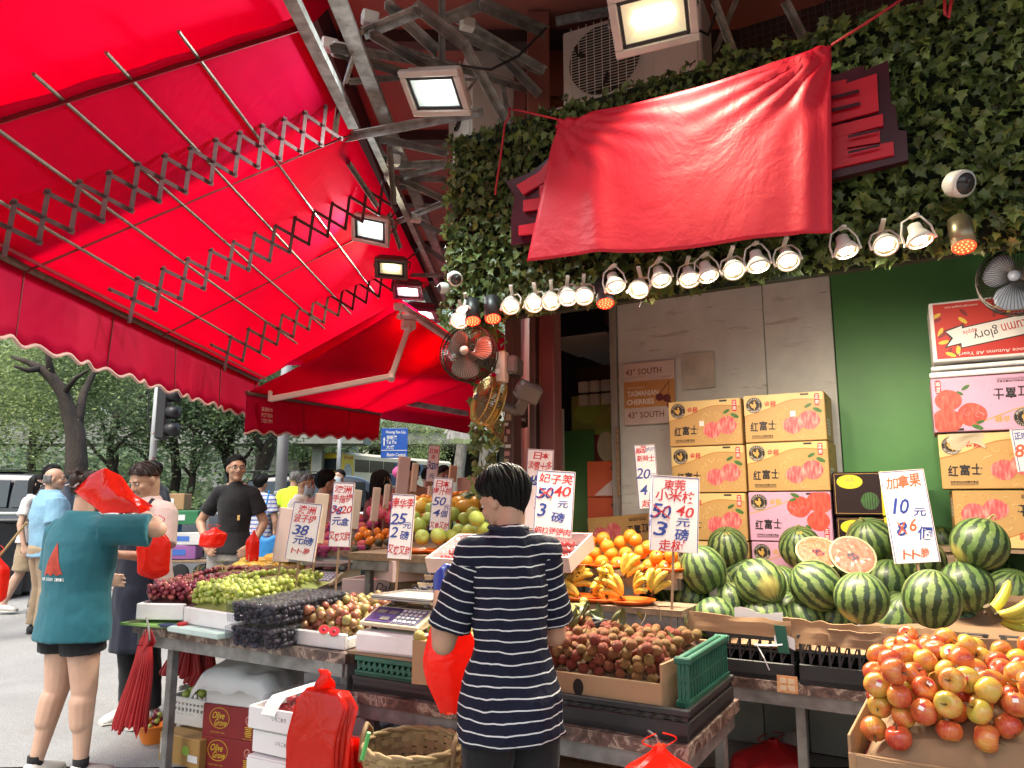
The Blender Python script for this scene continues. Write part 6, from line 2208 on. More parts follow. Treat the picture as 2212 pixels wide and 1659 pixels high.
for i,(u,v) in enumerate(or_px):
 rowd=4.02 if v>1198 else(4.12 if v>1175 else 4.2)
 p=PS(u,v,rowd)
 r_=15.2/FPX*(p-EYE).dot(V((0,cP,sP)))
 o=place('orange',orange_me[0],None,T4(p,rand_rot(),r_))
 tag(o,'large orange piled on the orange plates in front of the grey board','orange','large oranges on plates')
 if i%3==0:
  place('sticker',stk_me,o,T4((lambda d:d*1.015)((o.matrix_basis.to_3x3().normalized().transposed()@((EYE-p).normalized()+V((U(-.4,.4),0,U(-.1,.5)))).normalized())),frame(o.matrix_basis.to_3x3().normalized().transposed()@(EYE-p),(1,0,0)),1.2/r_*1.0))
for i,u in enumerate((1250,1315,1385,1448)):
 o=place('fruit_plate',plate_me,None,T4(PS(u,1232,4.04)*1.0,Rz(i),1.2))
 o.location.z=1.052
 tag(o,'orange plastic plate under the big oranges','plate','orange plates on the stepped shelf')
gl=MB().box((0,0,.004),(.85,.3,.006)).build('green_mat',mat('green mat',(.1,.3,.08),.7))
gl.matrix_basis=T4(W(-1.69,4.12,1.047),RS)
tag(gl,'green mat on the stepped shelf under the oranges','mat')
def banana_mesh(m,L=.13,r=.02,curve=.9):
 path,rs_=[],[]
 for i in range(10):
  t=i/9
  a=(t-.5)*curve
  path.append(V((math.sin(a)*L/curve,0,(math.cos(a)-1)*L/curve)))
  rs_.append(r*(.35 if i==0 else(.28 if i==9 else .62+.38*math.sin(PI*min(1,max(0,t)))**.6)))
 mb=MB().tube(path,rs_,6)
 mb.cur=1
 mb.tube([path[0],path[0]+(path[0]-path[1]).normalized()*.014],[r*.36,r*.3],6)
 mb.tube([path[9],path[9]+(path[9]-path[8]).normalized()*.006],[r*.26,r*.2],6)
 return mb.mesh('banana',[m,mat('banana tip',(.09,.06,.03),.8)],True)
ban_me,ban2_me=banana_mesh(m_banana),banana_mesh(m_banana2,.19,.021,1.0)
def hand(label,p,n,me,R0,spread=.28,s=1.0,group=None):
 t=thing('banana_bunch',label,'bananas',p,0,group)
 for i in range(n):
  a=(i-(n-1)/2)*spread
  R=R0@M.Rotation(a,3,'Y')@M.Rotation(.25*math.sin(i*2.1),3,'X')
  place('banana',me,t,T4(R@V((.075*s,0,0))+V((0,.012*(i%2),.012*i%.03)),R,s))
 return t
bpx=[(1232,1262,.2),(1250,1240,.9),(1275,1275,-.3),(1298,1250,1.2),(1325,1268,.1),(1345,1246,.8),(1370,1278,-.2),(1392,1262,.4),(1310,1284,0),(1255,1290,.3),(1348,1290,-.1),(1404,1282,.9)]
for i,(u,v,a) in enumerate(bpx):
 p=PS(u,v,3.78-.05*(v>1270))
 hand('short ripe yellow banana bunch on the plates below the oranges',p,4,ban_me,Rz(YAW+a*2+i)@M.Rotation(-.5+.5*math.sin(i),3,'Y'),.33,.92,'small banana bunches')
for i,u in enumerate((1245,1300,1365)):
 o=place('fruit_plate',plate_me,None,T4(V((0,0,0)),Rz(i),1.25))
 o.location=PS(u,1300,3.76)
 o.location.z=.903
 tag(o,'orange plastic plate under the small bananas','plate','orange plates on the banana shelf')
bb=thing('banana_bunch','bunch of long green yellow bananas at the right edge on the melon display','bananas',PK(2150,1335,3.05))
for i,(a,c2) in enumerate(((.55,.1),(.25,-.15),(-.05,.1),(-.35,-.1),(.75,.3))):
 R=Rz(rad(-8)+.1*i)@M.Rotation(-a,3,'Y')@M.Rotation(PI*.95+c2,3,'X')
 place('banana',ban2_me,bb,T4(R@V((.095,0,0))+V((0,.02*(i-2),0)),R))
MB().tube([(-.03,0,.05),(-.01,0,.02),(.01,0,-.01)],[.016,.02,.022],8).build('stalk',mat('banana stalk',(.12,.08,.04),.8),bb)
guava_me=[ball_mesh('guava',m_guava,(1,1,.92),.1,i,16,10) for i in range(2)]+[lathe_mesh('guava',[(max(x/R_AP,1e-4),z/R_AP) for x,z in apple_prof(R_AP)],m_guava,18,None,.05,2)]
for i,(u,v,D,k) in enumerate(((905,1135,34,4.9),(925,1120,30,5.0),(912,1160,33,4.8),(947,1158,36,4.75),(975,1160,34,4.8),(930,1100,30,5.2),(990,1145,30,4.9),(960,1132,32,5.0),(1012,1150,33,4.7),(1030,1120,36,4.6),(1022,1110,32,4.9),(1003,1120,28,5.0),(895,1118,28,5.1),(1044,1142,32,4.6),(980,1110,30,5.2))):
 o=place('guava',guava_me[i%3],None,T4(PK(u,v,k),rand_rot(),D*k/FPX/2))
 tag(o,'pale green guava on the orange plates of the raised back table','guava','green guavas on the raised table')
for i,(u,k) in enumerate(((905,4.75),(960,4.7),(1015,4.6))):
 o=place('fruit_plate',plate_me,None,T4(PK(u,1176,k),Rz(i),1.35))
 tag(o,'orange plate under the green guavas','plate','orange plates under the guavas')
 o.location.z=1.104
mango_me=ball_mesh('mango',m_mango,(1.5,.85,.8),.08,2,16,10)
for i,(u,v,k) in enumerate(((900,1095,5.3),(915,1088,5.4),(948,1083,5.5),(968,1095,5.3),(990,1085,5.4),(1010,1093,5.3),(1030,1085,5.4),(885,1105,5.3))):
 o=place('mango',mango_me,None,T4(PK(u,v,k),Rz(i*1.3),.062))
 tag(o,'yellow mango behind the green guavas','mango','yellow mangoes behind the guavas')
for i,(u,v,k) in enumerate([(935+12*(i%7),1068+11*(i//7),6.3+.1*(i//7)) for i in range(21)]+[(890+11*(i%4),1078+10*(i//4),5.9) for i in range(12)]):
 o=place('orange',orange_me[0],None,T4(PK(u+U(-3,3),v+U(-2,2),k),rand_rot(),.034))
 tag(o,'small orange in the heap on the rearmost stall table','orange','small oranges on the rear table')
for i,(u,v,k,a) in enumerate(((1010,1085,6.2,.4),(1030,1078,6.25,.5),(1045,1082,6.2,.3))):
 o=place('watermelon',mel_me[2],None,T4(PK(u,v,k),frame(V((.8,a,.3)),(0,0,1)),.75))
 tag(o,'small long watermelon behind the shopkeeper head, %s of three'%('left','middle','right')[i],'watermelon')
wdg=MB()
for i in range(2):
 pass
wedge_me=MB().prism([(0,0)]+circle(0,0,1,1,14,PI*.05,PI*.95),(0,-.1,0),(1,0,0),(0,0,1),-.16).mesh('watermelon_slice',[mat('red melon slice',(.66,.07,.04),.3,ns=30)])
for i,(u,v,k) in enumerate(((935,1108,5.7),(962,1108,5.6),(1003,1110,5.5),(1030,1108,5.5),(985,1100,5.8))):
 o=place('watermelon_slice',wedge_me,None,T4(PK(u,v,k),Rz(.2*i)@M.Rotation(PI+.25,3,'X'),(.1,.3,.07)))
 tag(o,'red watermelon slice wrapped on the back table','watermelon slice','watermelon slices on the back table')
 MB().prism(circle(0,0,1.04,1.04,14,PI*.05,PI*.95)+circle(0,0,1,1,14,PI*.05,PI*.95)[::-1],(0,-.1,0),(1,0,0),(0,0,1),-.16).build('rind',m_guava,o)
pap_me=ball_mesh('netted_apple',m_peach,(1,1,.92),.04,3,16,10)
net_me=MB().lathe([(.3,-.95),(.8,-.7),(1.06,-.25),(1.08,.1),(1.0,.25),(1.04,.12)],18).mesh('foam_net',m_pnet,True)
for i,(u,v,k) in enumerate([(700,1140,6.6),(722,1130,6.6),(745,1122,6.7),(712,1158,6.4),(690,1152,6.6),(735,1145,6.5),(765,1135,6.6),(775,1120,6.8),(760,1115,6.9),(782,1138,6.5),(805,1128,6.7),(690,1165,6.3)]):
 p=PK(u,v,k)
 t=thing('netted_apple','red apple in a pink foam net on the far side table','apple',p,0,'apples in pink foam nets on the far table')
 place('fruit',pap_me,t,T4((0,0,0),None,.048))
 place('foam_net',net_me,t,T4((0,0,-.004),None,.049))
for i in range(12):
 u,v=652+26*(i%6),1192-12*(i//6)
 p=PK(u,v,5.75-.05*(i//6))
 t=thing('netted_apple','pink netted peach in the row on top of the further scale','peach',p,0,'netted peaches on the further scale')
 place('fruit',pap_me,t,T4((0,0,.01),None,.043))
 place('foam_net',net_me,t,T4((0,0,0),None,.045))
scm=m_pitaya
pit=MB().ball((0,0,0),(.8,.8,1.05),14,10)
for i in range(22):
 a=i*2.4
 z=-.7+1.5*i/22
 rr=.8*math.sqrt(max(0,1-(z/1.05)**2))
 c_=V((math.cos(a)*rr,math.sin(a)*rr,z))
 n_=V((math.cos(a),math.sin(a),.7)).normalized()
 s_=V((-math.sin(a),math.cos(a),0))
 pit.cur=1 if i%3==0 else 0
 pit.add([c_-s_*.22,c_+s_*.22,c_+n_*.5+V((0,0,.22))],[(0,1,2)])
pit_me=pit.mesh('dragon_fruit',[m_pitaya,mat('dragon fruit scale green',(.3,.38,.08),.5)],True)
for i,(u,v,k) in enumerate(((825,1108,6.0),(845,1118,5.9),(805,1105,6.2),(862,1105,6.0),(840,1095,6.3),(868,1125,5.8))):
 o=place('dragon_fruit',pit_me,None,T4(PK(u,v,k),rand_rot(),.055))
 tag(o,'pink dragon fruit with green scales behind the plum price card','dragon fruit','dragon fruit on the side table')
per_me=ball_mesh('persimmon',m_persim,(1,1,.78),.04,5,16,9)
for i,(u,v,k) in enumerate([(775,1160,5.9),(795,1155,5.9),(815,1150,5.9),(835,1150,5.85),(800,1168,5.7),(855,1155,5.8),(820,1163,5.75),(785,1147,6.0),(845,1160,5.75)]):
 o=place('persimmon',per_me,None,T4(PK(u,v,k),rand_rot(),.042))
 tag(o,'orange persimmon in the row on the side table','persimmon','persimmons on the side table')
avo_me=ball_mesh('avocado',m_avo,(.8,.8,1.15),.05,6,12,8)
for i,(u,v,k) in enumerate(((760,1172,5.8),(775,1180,5.7),(750,1165,5.9),(790,1178,5.7),(818,1172,5.7),(765,1185,5.6),(840,1170,5.7),(875,1075,6.6),(860,1080,6.5),(890,1080,6.5))):
 o=place('avocado',avo_me,None,T4(PK(u,v,k),rand_rot(),.038))
 tag(o,'dark avocado beside the persimmons','avocado','avocados on the side table')
yl_me=ball_mesh('green_apple',m_guava,(1,1,.9),.05,8,14,9)
for i,(u,v,k) in enumerate(((680,1165,6.0),(662,1172,6.0),(672,1160,6.1),(650,1168,6.1),(692,1172,5.9))):
 o=place('green_apple',yl_me,None,T4(PK(u,v,k),rand_rot(),.042))
 tag(o,'yellow green apple behind the further scale','apple','yellow green apples behind the further scale')
lm_me=ball_mesh('long_mango',m_mango,(2.1,.85,.8),.08,4,14,9)
kw_me=ball_mesh('brown_fruit',m_kiwi,(1.35,.95,.9),.05,5,14,9)
i=0
for row,(v,k,us) in enumerate(((1222,6.0,(520,550,582,612,640)),(1212,6.2,(535,570,600,630,665,690)),(1204,6.4,(590,620,650)))):
 for u in us:
  o=place('long_mango',lm_me,None,T4(PK(u+U(-3,3),v,k),Rz(rad(-25)+U(-.2,.2)),.047))
  tag(o,'long yellow mango behind the brown fruit','mango','long yellow mangoes at the back of the left table')
for row,(v,k,us) in enumerate(((1254,5.1,(468,492,518,545,570,596)),(1242,5.35,(480,506,530,556,582,608,630)),(1231,5.6,(472,500,526,552,580,606,632)))):
 for u in us:
  o=place('brown_fruit',kw_me,None,T4(PK(u+U(-3,3),v,k),Rz(rad(20)+U(-.3,.3)),.044))
  tag(o,'brown oval fruit behind the green grapes','brown fruit','brown oval fruit behind the grapes')
for nm,qd,z in(('wooden',[PZ(440,1262,.86),PZ(690,1240,.86),PZ(705,1215,.98),PZ(500,1215,.98)],.86),):
 o=MB().prism([(p.x,p.y) for p in qd],(0,0,.80),(1,0,0),(0,1,0),.05).build('display_board',m_ply)
 tag(o,'wooden board under the brown fruit and long mangoes','board')
pe_me=ball_mesh('peach',m_peach,(1,1,.9),.05,7,16,10)
for(us,lab,kk,zt,n_) in((((737,1292),(932,1296),(1005,1215),(835,1210)),'nearer pale pink carton of peaches with a black scrawl on its front',4.6,.775,7),(((848,1258),(1010,1245),(1080,1195),(915,1200)),'further pale pink carton of peaches behind the first',5.1,.93,6)):
 q_=[XY(u,v,zt) for u,v in us[:2]]
 d=(q_[1]-q_[0])
 e=V((-d.y,d.x,0)).normalized()
 Qp=[q_[0],q_[1],q_[1]+e*.36+d*.12,q_[0]+e*.36+d*.12]
 t=tray('peach_carton',lab,'box',Qp,zt,.13,m_pink,.012)
 if zt<.8:
  dn=d.normalized()
  MB().text('Dal',(q_[0]+q_[1])/2-dn*.02+UP*(zt+.08),dn,UP,.05,.09,z=.004,shear=.3,rot=-.1).build('lettering',m_black,t,world=True)
 for j in range(n_):
  u_,v_=(j%3+.6)/3.4,.35+.35*(j//3)
  p=Qp[0].lerp(Qp[1],u_).lerp(Qp[3].lerp(Qp[2],u_),v_)
  o=place('peach',pe_me,None,T4((p.x,p.y,zt+.085),rand_rot(),.043))
  tag(o,'blushed red peach in the %s pink carton'%('nearer' if zt<.8 else 'further'),'peach','peaches in the pink cartons')
stand=MB().box((0,0,0),(.8,.45,.16)).build('wooden_stand',m_ply)
p=PZ(960,1250,.92)
stand.matrix_basis=T4((p.x,p.y+.15,.85-.0),RS)
tag(stand,'low wooden stand under the further pink carton','stand')
for i,(u,v,k,s_,lab) in enumerate(((1025,1190,4.15,1.0,'white strawberry carton with a clear window left of the shopkeeper'),(1192,1185,4.1,.95,'white strawberry carton with clear windows right of the shopkeeper'),(1160,1172,4.45,.8,'second strawberry carton behind the one right of the shopkeeper'))):
 t=thing('strawberry_carton',lab,'box',PK(u,v,k)-V((0,0,.05)),YAW)
 t.rotation_euler=(rad(20),0,YAW)
 for x,y,lx,ly in((0,-.17,.4,.01),(0,.17,.4,.01),(-.195,0,.01,.328),(.195,0,.01,.328)):
  MB().box((x*s_,y*s_,.04),(lx*s_,ly*s_,.085)).build('side',m_pink,t)
 for j in range(2):
  MB().box(((-.095+.19*j)*s_,0,.07),(.17*s_,.29*s_,.05),None,.018).build('clear_window',m_clear,t)
  bm_=MB()
  for q_ in range(8):
   bm_.ball(((-.14+.19*j+.045*(q_%3))*s_,(-.09+.09*(q_//3))*s_,.045),(.022,.025,.02),8,6)
  tag(bm_.build('strawberries',mat('strawberry',(.45,.03,.03),.4),t,smooth=True),kind='stuff')
 MB().box((0,0,.005),(.38*s_,.33*s_,.008)).build('base',m_pink,t)
 MB().text('いちごめき',(.0,-.176*s_,.04),(1,0,0),UP,.018,.09,z=.001).build('lettering',m_lampdark,t)
pn=MB()
pn.add([(-.05,-.035,0),(.05,-.035,0),(.05,.035,0),(-.05,.035,0),(-.062,-.046,.045),(.062,-.046,.045),(.062,.046,.045),(-.062,.046,.045)],[(3,2,1,0),(0,1,5,4),(1,2,6,5),(2,3,7,6),(3,0,4,7)])
pn_me=pn.mesh('punnet_tray',mat('cream punnet',(.7,.55,.35),.6))
pl_me=MB().box((0,0,.058),(.128,.096,.028),None,.01).mesh('clear_lid',m_clear)
bl=MB()
rng3=random.Random(2)
for i in range(26):
 bl.ball((rng3.uniform(-.05,.05),rng3.uniform(-.035,.035),.04+.01*(i%2)),.009,7,5)
bl_me=bl.mesh('blueberries',mat('blueberry',(.02,.025,.06),.5),True)
pp_=[]
for r_ in range(4):
 for c2 in range(4):
  u=918+30*c2+13*r_
  v=1292-17*r_-3*c2
  if u<1045:
   pp_.append((u,v,3.9+.19*r_))
for u,v,k in pp_:
 t=thing('punnet','cream punnet of blueberries under a clear lid left of the shopkeeper','punnet',PK(u,v,k),YAW,'blueberry punnets')
 place('punnet_tray',pn_me,t)
 place('clear_lid',pl_me,t)
 tag(place('blueberries',bl_me,t),kind='stuff')
yb=thing('plum_carton','pale yellow green honey plum carton with red lettering behind the scale','box',PZ(912,1345,.79),YAW-rad(2))
MB().box((0,.1,.06),(.28,.22,.15),ch=.004).build('body',mat('pale lime carton',(.55,.55,.2),.6,ns=4,var=.12),yb)
MB().sheet(lambda u,v:V((-.145+.29*u,-.03+.25*v,.14+.012*math.sin(u*9)+.006*math.sin(v*14+u*5)-.02*max(0,.1-v)*10)),16,8,.004).build('paper_cover',m_paper,yb)
MB().text('岐香黄金蜜李',(.01,-.0105,.06),(1,0,0),UP,.034,.25,z=.001,bold=.012).build('lettering',mat('red print',(.5,.04,.03),.5),yb)
ysl=MB().box((0,0,0),(.75,.6,.1)).build('wooden_stand',m_ply)
p=PZ(975,1310,.8)
ysl.matrix_basis=T4((p.x,p.y+.12,.745),RS)
tag(ysl,'low wooden stand under the blueberry punnets','stand')
cb=thing('cream_basket','empty cream plastic basket beside the front scale','basket',PZ(915,1385,.80),YAW)
m_cream=mat('cream plastic',(.66,.5,.24),.5)
mb=MB()
for y in(-.07,.07):
 for i in range(15):
  mb.bar((-.075+.0107*i,y*.8,0),(-.1+.0143*i,y,.085),.005)
 mb.box((0,y,.088),(.216,.012,.01),ch=.003)
for x in(-1,1):
 for i in range(10):
  mb.bar((x*.078,-.05+.011*i,0),(x*.102,-.06+.0133*i,.085),.005)
 mb.box((x*.103,0,.088),(.012,.126,.01),ch=.003)
mb.box((0,0,.003),(.16,.115,.005))
tag(mb.build('slatted_bowl',m_cream,cb),kind='stuff')
Qw=[W(-1.9,2.72),W(-1.81,2.72),W(-1.81,3.1),W(-1.98,3.1)]
wq=[PK(905,1385,3.02),PK(1010,1400,2.95)]
tray('cardboard_box','cardboard box of knobbly green fruit behind the shopkeeper arm','box',[V((-.405,3.13,0)),V((-.12,3.02,0)),V((.0,3.3,0)),V((-.28,3.42,0))],.70,.17,m_card,.008)
wm=ball_mesh('green_fruit',m_fig,(1,1,1.1),.12,9,12,8)
s=quad_sampler([V((-.39,3.14,0)),V((-.13,3.04,0)),V((-.01,3.3,0)),V((-.28,3.4,0))])
pts=drop_pack(42,.024,s,lambda x,y:.82,.15,None,20,6)
scatter('green_fruit',[wm],pts,'knobbly yellow green fruit in the box behind the shopkeeper arm','green fruit','green fruit beside the shopkeeper')
for i in range(26):
 u,v=U(1228,1262),U(1298,1345)
 o=place('green_fruit',wm,None,T4(PS(u,v,3.25+.2*(1345-v)/50),rand_rot(),.021))
 tag(o,'small olive green fruit at the back of the lychee box beside the shopkeeper','green fruit','olive green fruit by the lychees')
for i in range(14):
 o=place('green_apple',yl_me,None,T4(bk.location+V((-.1+.045*(i%6),-.06+.06*(i//6),.16+.02*(i%2))),rand_rot(),.026))
 tag(o,'small green fruit bagged in the white slotted basket under the table','green fruit','green fruit under the left table')
# ================================================================== PRINTED CARTONS
m_gold=mat('gold carton',(.5,.3,.1),.45,ns=3,var=.12)
m_goldlt=mat('light gold print',(.68,.5,.2),.42,ns=3,var=.15)
m_goldln=mat('gold line print',(.45,.2,.04),.4)
m_pinkc=mat('pink carton',(.60,.33,.46),.5,ns=3,var=.1)
m_pinklt=mat('light pink print',(.68,.42,.54),.5)
m_ink=mat('black ink',(.012,.011,.012),.5)
m_redink=mat('red ink',(.52,.015,.02),.5)
m_whiteink=mat('white ink',(.8,.78,.74),.5)
m_goldink=mat('gold ink',(.6,.36,.08),.4)
m_greenink=mat('green ink',(.05,.17,.03),.5,ns=40,var=.5)
m_brown=mat('brown ink',(.3,.13,.05),.5)
def print_apple(name,a,b2,c2):
 m,nt,b=new_mat(name)
 tc=nd(nt,'TexCoord')
 vec=coords(nt,per_object=False,stretch=(2.2,1,.6))
 f=noise_tex(nt,vec,26,3,.5)
 nt.links.new(ramp(nt,f,[(.3,a),(.5,b2),(.72,c2)]),b.inputs['Base Color'])
 b.inputs['Roughness'].default_value=.45
 return m
m_papple=print_apple('printed apple',(.5,.05,.07),(.62,.12,.12),(.75,.35,.28))
m_pfruit=print_apple('printed round fruit',(.5,.03,.02),(.6,.07,.04),(.64,.12,.08))
PRM=[m_goldlt,m_goldln,m_ink,m_goldink,m_redink,m_whiteink,m_papple,m_greenink,m_brown,m_pfruit,m_pinklt]
LT,LN,INK,GI,RI,WI,PA,GR,BR,PF,PL=range(11)
def rooster(mb,cx,cy,r,o,x,y):
 """small gold bird in a ringed black badge"""
 def P(pts):
  return[(cx+a*r,cy+b2*r) for a,b2 in pts]
 mb.cur=INK
 mb.poly(circle(cx,cy,r,r,28),o,x,y,.0006)
 mb.cur=GI
 for rr in(.96,.66):
  mb.tube([V(o)+V(x)*(cx+math.cos(a)*r*rr)+V(y)*(cy+math.sin(a)*r*rr)+V(x).cross(V(y))*.0008 for a in[2*PI*i/28 for i in range(28)]],r*.018,3,closed=True)
 mb.poly(P([(-.28,-.3),(.02,-.42),(.25,-.2),(.28,.05),(.16,.2),(.2,.42),(.02,.5),(-.1,.36),(-.02,.2),(-.2,.1),(-.42,.3),(-.5,.05),(-.38,-.1)]),o,x,y,.0012)
 mb.poly(P([(-.05,-.4),(.02,-.56),(.12,-.56),(.06,-.38)]),o,x,y,.0012)
 mb.cur=WI
 for s,a0,a1,up in(('GUARANTEE',PI*.86,PI*.14,1),('GoldenRooster',PI*1.14,PI*1.86,-1)):
  n=len(s)
  for i,ch_ in enumerate(s):
   a=a0+(a1-a0)*i/(n-1)
   mb.text(ch_,V(o)+V(x)*(cx+math.cos(a)*r*.81)+V(y)*(cy+math.sin(a)*r*.81),x,y,r*.17,None,.001,rot=a-PI/2 if up>0 else a+PI/2)
def carton_print(w,h,pink=False):
 """front print of a fruit carton; origin lower left in the plane x, z"""
 mb=MB()
 o,x,y=V((-w/2,0,-h/2)),V((1,0,0)),V((0,0,1))
 S_=lambda pts:[(a*w,b2*h) for a,b2 in pts]
 def top(u):
  return .56+.26*(1/(1+math.exp(-(u-.42)*9)))+.08*math.sin(u*3.1)
 cur=[(i/20*.98,min(1,top(i/20))) for i in range(21)]
 if not pink:
  mb.cur=LT
  mb.poly(S_(cur+[(.98,1),(0,1)]),o,x,y,.0003)
 mb.cur=LN if not pink else GI
 for a,c2 in zip(cur,cur[1:]):
  if a[1]<.99:
   mb.bar(o+x*a[0]*w+y*a[1]*h,o+x*c2[0]*w+y*c2[1]*h,.004,.0012,up=(0,1,0)) if False else mb.poly(S_([(a[0],a[1]-.012),(c2[0],c2[1]-.012),(c2[0],c2[1]+.008),(a[0],a[1]+.008)]),o,x,y,.0005)
 mb.cur=LT if not pink else PL
 for cx,cy,rr,ph in((.5,.62,.06,0),(.46,.5,.05,1),(.42,.3,.06,2),(.56,.72,.05,3),(.93,.55,.05,4),(.95,.3,.05,1.5),(.7,.12,.05,2.5),(.5,.15,.055,.6),(.88,.15,.05,3.6),(.66,.66,.05,5)):
  pts=[]
  for i in range(14):
   t=i/13
   a=ph+t*5.2
   q=rr*w*(1-.75*t)
   pts.append(o+x*(cx*w+math.cos(a)*q)+y*(cy*h+math.sin(a)*q)-V((0,.0004,0)))
  mb.tube(pts,.0016,3)
 rooster(mb,.13*w,.79*h,.105*w,o,x,y)
 mb.cur=RI if not pink else GI
 mb.text('金雞',o+x*.335*w+y*.80*h,x,y,.13*h,.15*w,.001,bold=.015,shear=.1)
 mb.cur=RI
 sx,sy=(.91,.84) if not pink else(.93,.16)
 mb.poly([(sx*w+a,sy*h+b2) for a,b2 in((-.03*w,-.10*h),(-.022*w,-.125*h),(.022*w,-.125*h),(.03*w,-.1*h),(.03*w,.1*h),(.022*w,.125*h),(-.022*w,.125*h),(-.03*w,.1*h))],o,x,y,.0008)
 mb.cur=WI
 mb.text('正',o+x*sx*w+y*(sy+.055)*h,x,y,.085*h,.045*w,.0012,bold=.02)
 mb.text('宗',o+x*sx*w+y*(sy-.055)*h,x,y,.085*h,.045*w,.0012,bold=.02)
 mb.cur=INK
 for i,ch_ in enumerate('红富士'):
  mb.text(ch_,o+x*(.12+.115*i)*w+y*(.33+.012*i)*h,x,y,.2*h,.10*w,.001,bold=.025,rot=-.05)
 mb.text('百勝安怡公司榮譽產品',o+x*.22*w+y*.125*h,x,y,.045*h,.27*w,.001,bold=.02)
 mb.poly(S_([(.085,.085),(.355,.085),(.355,.093),(.085,.093)]),o,x,y,.0008)
 mb.poly(S_([(.085,.07),(.355,.07),(.355,.074),(.085,.074)]),o,x,y,.0008)
 ap=((.60,.33,.118),(.80,.42,.128)) if not pink else((.62,.7,.14),(.87,.8,.15),(.84,.42,.13))
 for i,(a,c2,r_) in enumerate(ap):
  mb.cur=PA if not pink else PF
  pts=[(a*w+math.cos(t)*r_*w*(1+.04*math.cos(2*t)),c2*h+math.sin(t)*r_*w*(.95-.03*math.cos(3*t))) for t in[2*PI*k/26 for k in range(26)]]
  pts=[(min(p,w*.995),min(q,h*.99)) for p,q in pts]
  mb.poly(pts,o,x,y,.0012+.0003*i)
  mb.cur=BR
  if not pink:
   mb.tube([o+x*(a+.0)*w+y*(c2*h+r_*w*.6)-V((0,.002,0)),o+x*(a+.02)*w+y*(c2*h+r_*w*1.02)-V((0,.002,0))],.0022,4)
 mb.cur=GR
 lv_=((.80,.72,.05,.5),(.91,.62,.06,-.45)) if not pink else((.58,.93,.06,-.4),(.66,.2,.05,.6),(.72,.3,.04,-.6),(.55,.84,.045,.3))
 for a,c2,r_,rot in lv_:
  pts=[]
  for k in range(12):
   t=2*PI*k/12
   px,py=math.cos(t)*r_*w,math.sin(t)*r_*w*.42
   pts.append((a*w+px*math.cos(rot)-py*math.sin(rot),min(h*.99,c2*h+px*math.sin(rot)+py*math.cos(rot))))
  mb.poly(pts,o,x,y,.0018)
 return mb.mesh('print',PRM)
BW,BH,BD=.496,.308,.38
pr_gold,pr_pink=carton_print(BW,BH),carton_print(BW,BH,True)
sp=MB()
o_,x_,y_=V((0,-BD/2,-BH/2)),V((0,1,0)),V((0,0,1))
sp.cur=GR
sp.poly(circle(.08,.25,.018,.018,16),o_,x_,y_,.0005)
sp.cur=INK
sp.text('净重',o_+x_*.08+y_*.19,x_,y_,.02,.04,.0008)
for i in range(5):
 sp.cur=WI
 sp.poly([(.05,.04+.022*i),(.22,.04+.022*i),(.22,.055+.022*i),(.05,.055+.022*i)],o_,x_,y_,.0006)
side_me=sp.mesh('side_print',PRM)
body_me={}
for key,m in(('g',m_gold),('p',m_pinkc)):
 body_me[key]=MB().box((0,0,0),(BW,BD,BH),ch=.004).mesh('body',m)
flap_me=MB().box((0,0,BH/2+.0012),(BW-.004,.003,.0018)).mesh('lid_seam',m_ink)
slot_me=MB().box((0,0,0),(.05,.002,.012)).mesh('hand_slot',m_ink)
def fruit_carton(s,t,z,kind,label,flip=False,jit=0.0,price=None):
 """t is the front face; z the bottom"""
 th=thing('apple_carton',label,'box',W(s,t+BD/2,z+BH/2),YAW+jit)
 if flip:
  th.rotation_euler=(0,PI,YAW+jit)
 place('body',body_me[kind],th)
 place('print',pr_gold if kind=='g' else pr_pink,th,T4((0,-BD/2-.0006,0)))
 place('side_print',side_me,th,T4((BW/2+.0008,0,0)))
 place('lid_seam',flap_me,th)
 place('hand_slot',slot_me,th,T4((.13,-BD/2-.0004,BH/2-.012)))
 if price:
  MB().box((price[0],-BD/2-.0035,price[1]),(.032,.001,.036)).build('price_sticker',m_whiteink,th)
 return th
rows_z=[1.803,1.488,1.173,.858]
names_l=['top gold carton of the left stack, under the cherry poster','second gold carton from the top in the left stack','third gold carton from the top in the left stack','bottom gold carton of the left stack behind the melons']
for i,z in enumerate(rows_z):
 fruit_carton(-1.372+.006*(i%2),5.0,z,'g',names_l[i],False,rad(U(-.8,.8)),(-.02,-.005) if i==0 else None)
names_r=[('g','top gold carton of the middle stack beside the green wall'),('g','second gold carton of the middle stack above the pink ones'),('p','upper pink carton with red fruit in the middle stack'),('p','lower pink carton in the middle stack behind the melons')]
for i,z in enumerate(rows_z):
 fruit_carton(-.858+.006*(i%2),4.99,z+.006,names_r[i][0],names_r[i][1],False,rad(U(-.8,.8)),(.055,.02) if i==0 else None)
pl_=thing('pallet_stand','low stand of planks under the stacked cartons behind the melons','stand',W(-.9,5.19,0),YAW)
for i in range(4):
 MB().box((0,-.15+.1*i,.845),(1.1,.09,.02)).build('plank',m_ply,pl_)
for x in(-.5,.5):
 MB().box((x,0,.415),(.06,.36,.83)).build('leg',m_ply,pl_)
fruit_carton(.225,4.86,1.815,'p','pink carton turned upside down in the right stack under the white tray',True,rad(1.5))
gold_r=fruit_carton(.245,4.87,1.495,'g','gold carton with a torn paper patch in the right stack',False,rad(-1))
fruit_carton(.28,4.88,1.178,'g','gold carton turned upside down at the bottom of the right stack',True,rad(2))
MB().sheet(lambda u,v:V((-.20+.17*u+.01*math.sin(v*9),-BD/2-.006-.006*math.sin(u*4+v*3),.155-(.075+.02*math.sin(u*7))*v)),10,6,.002).build('torn_paper',mat('torn kraft paper',(.52,.42,.28),.8,ns=9),gold_r)
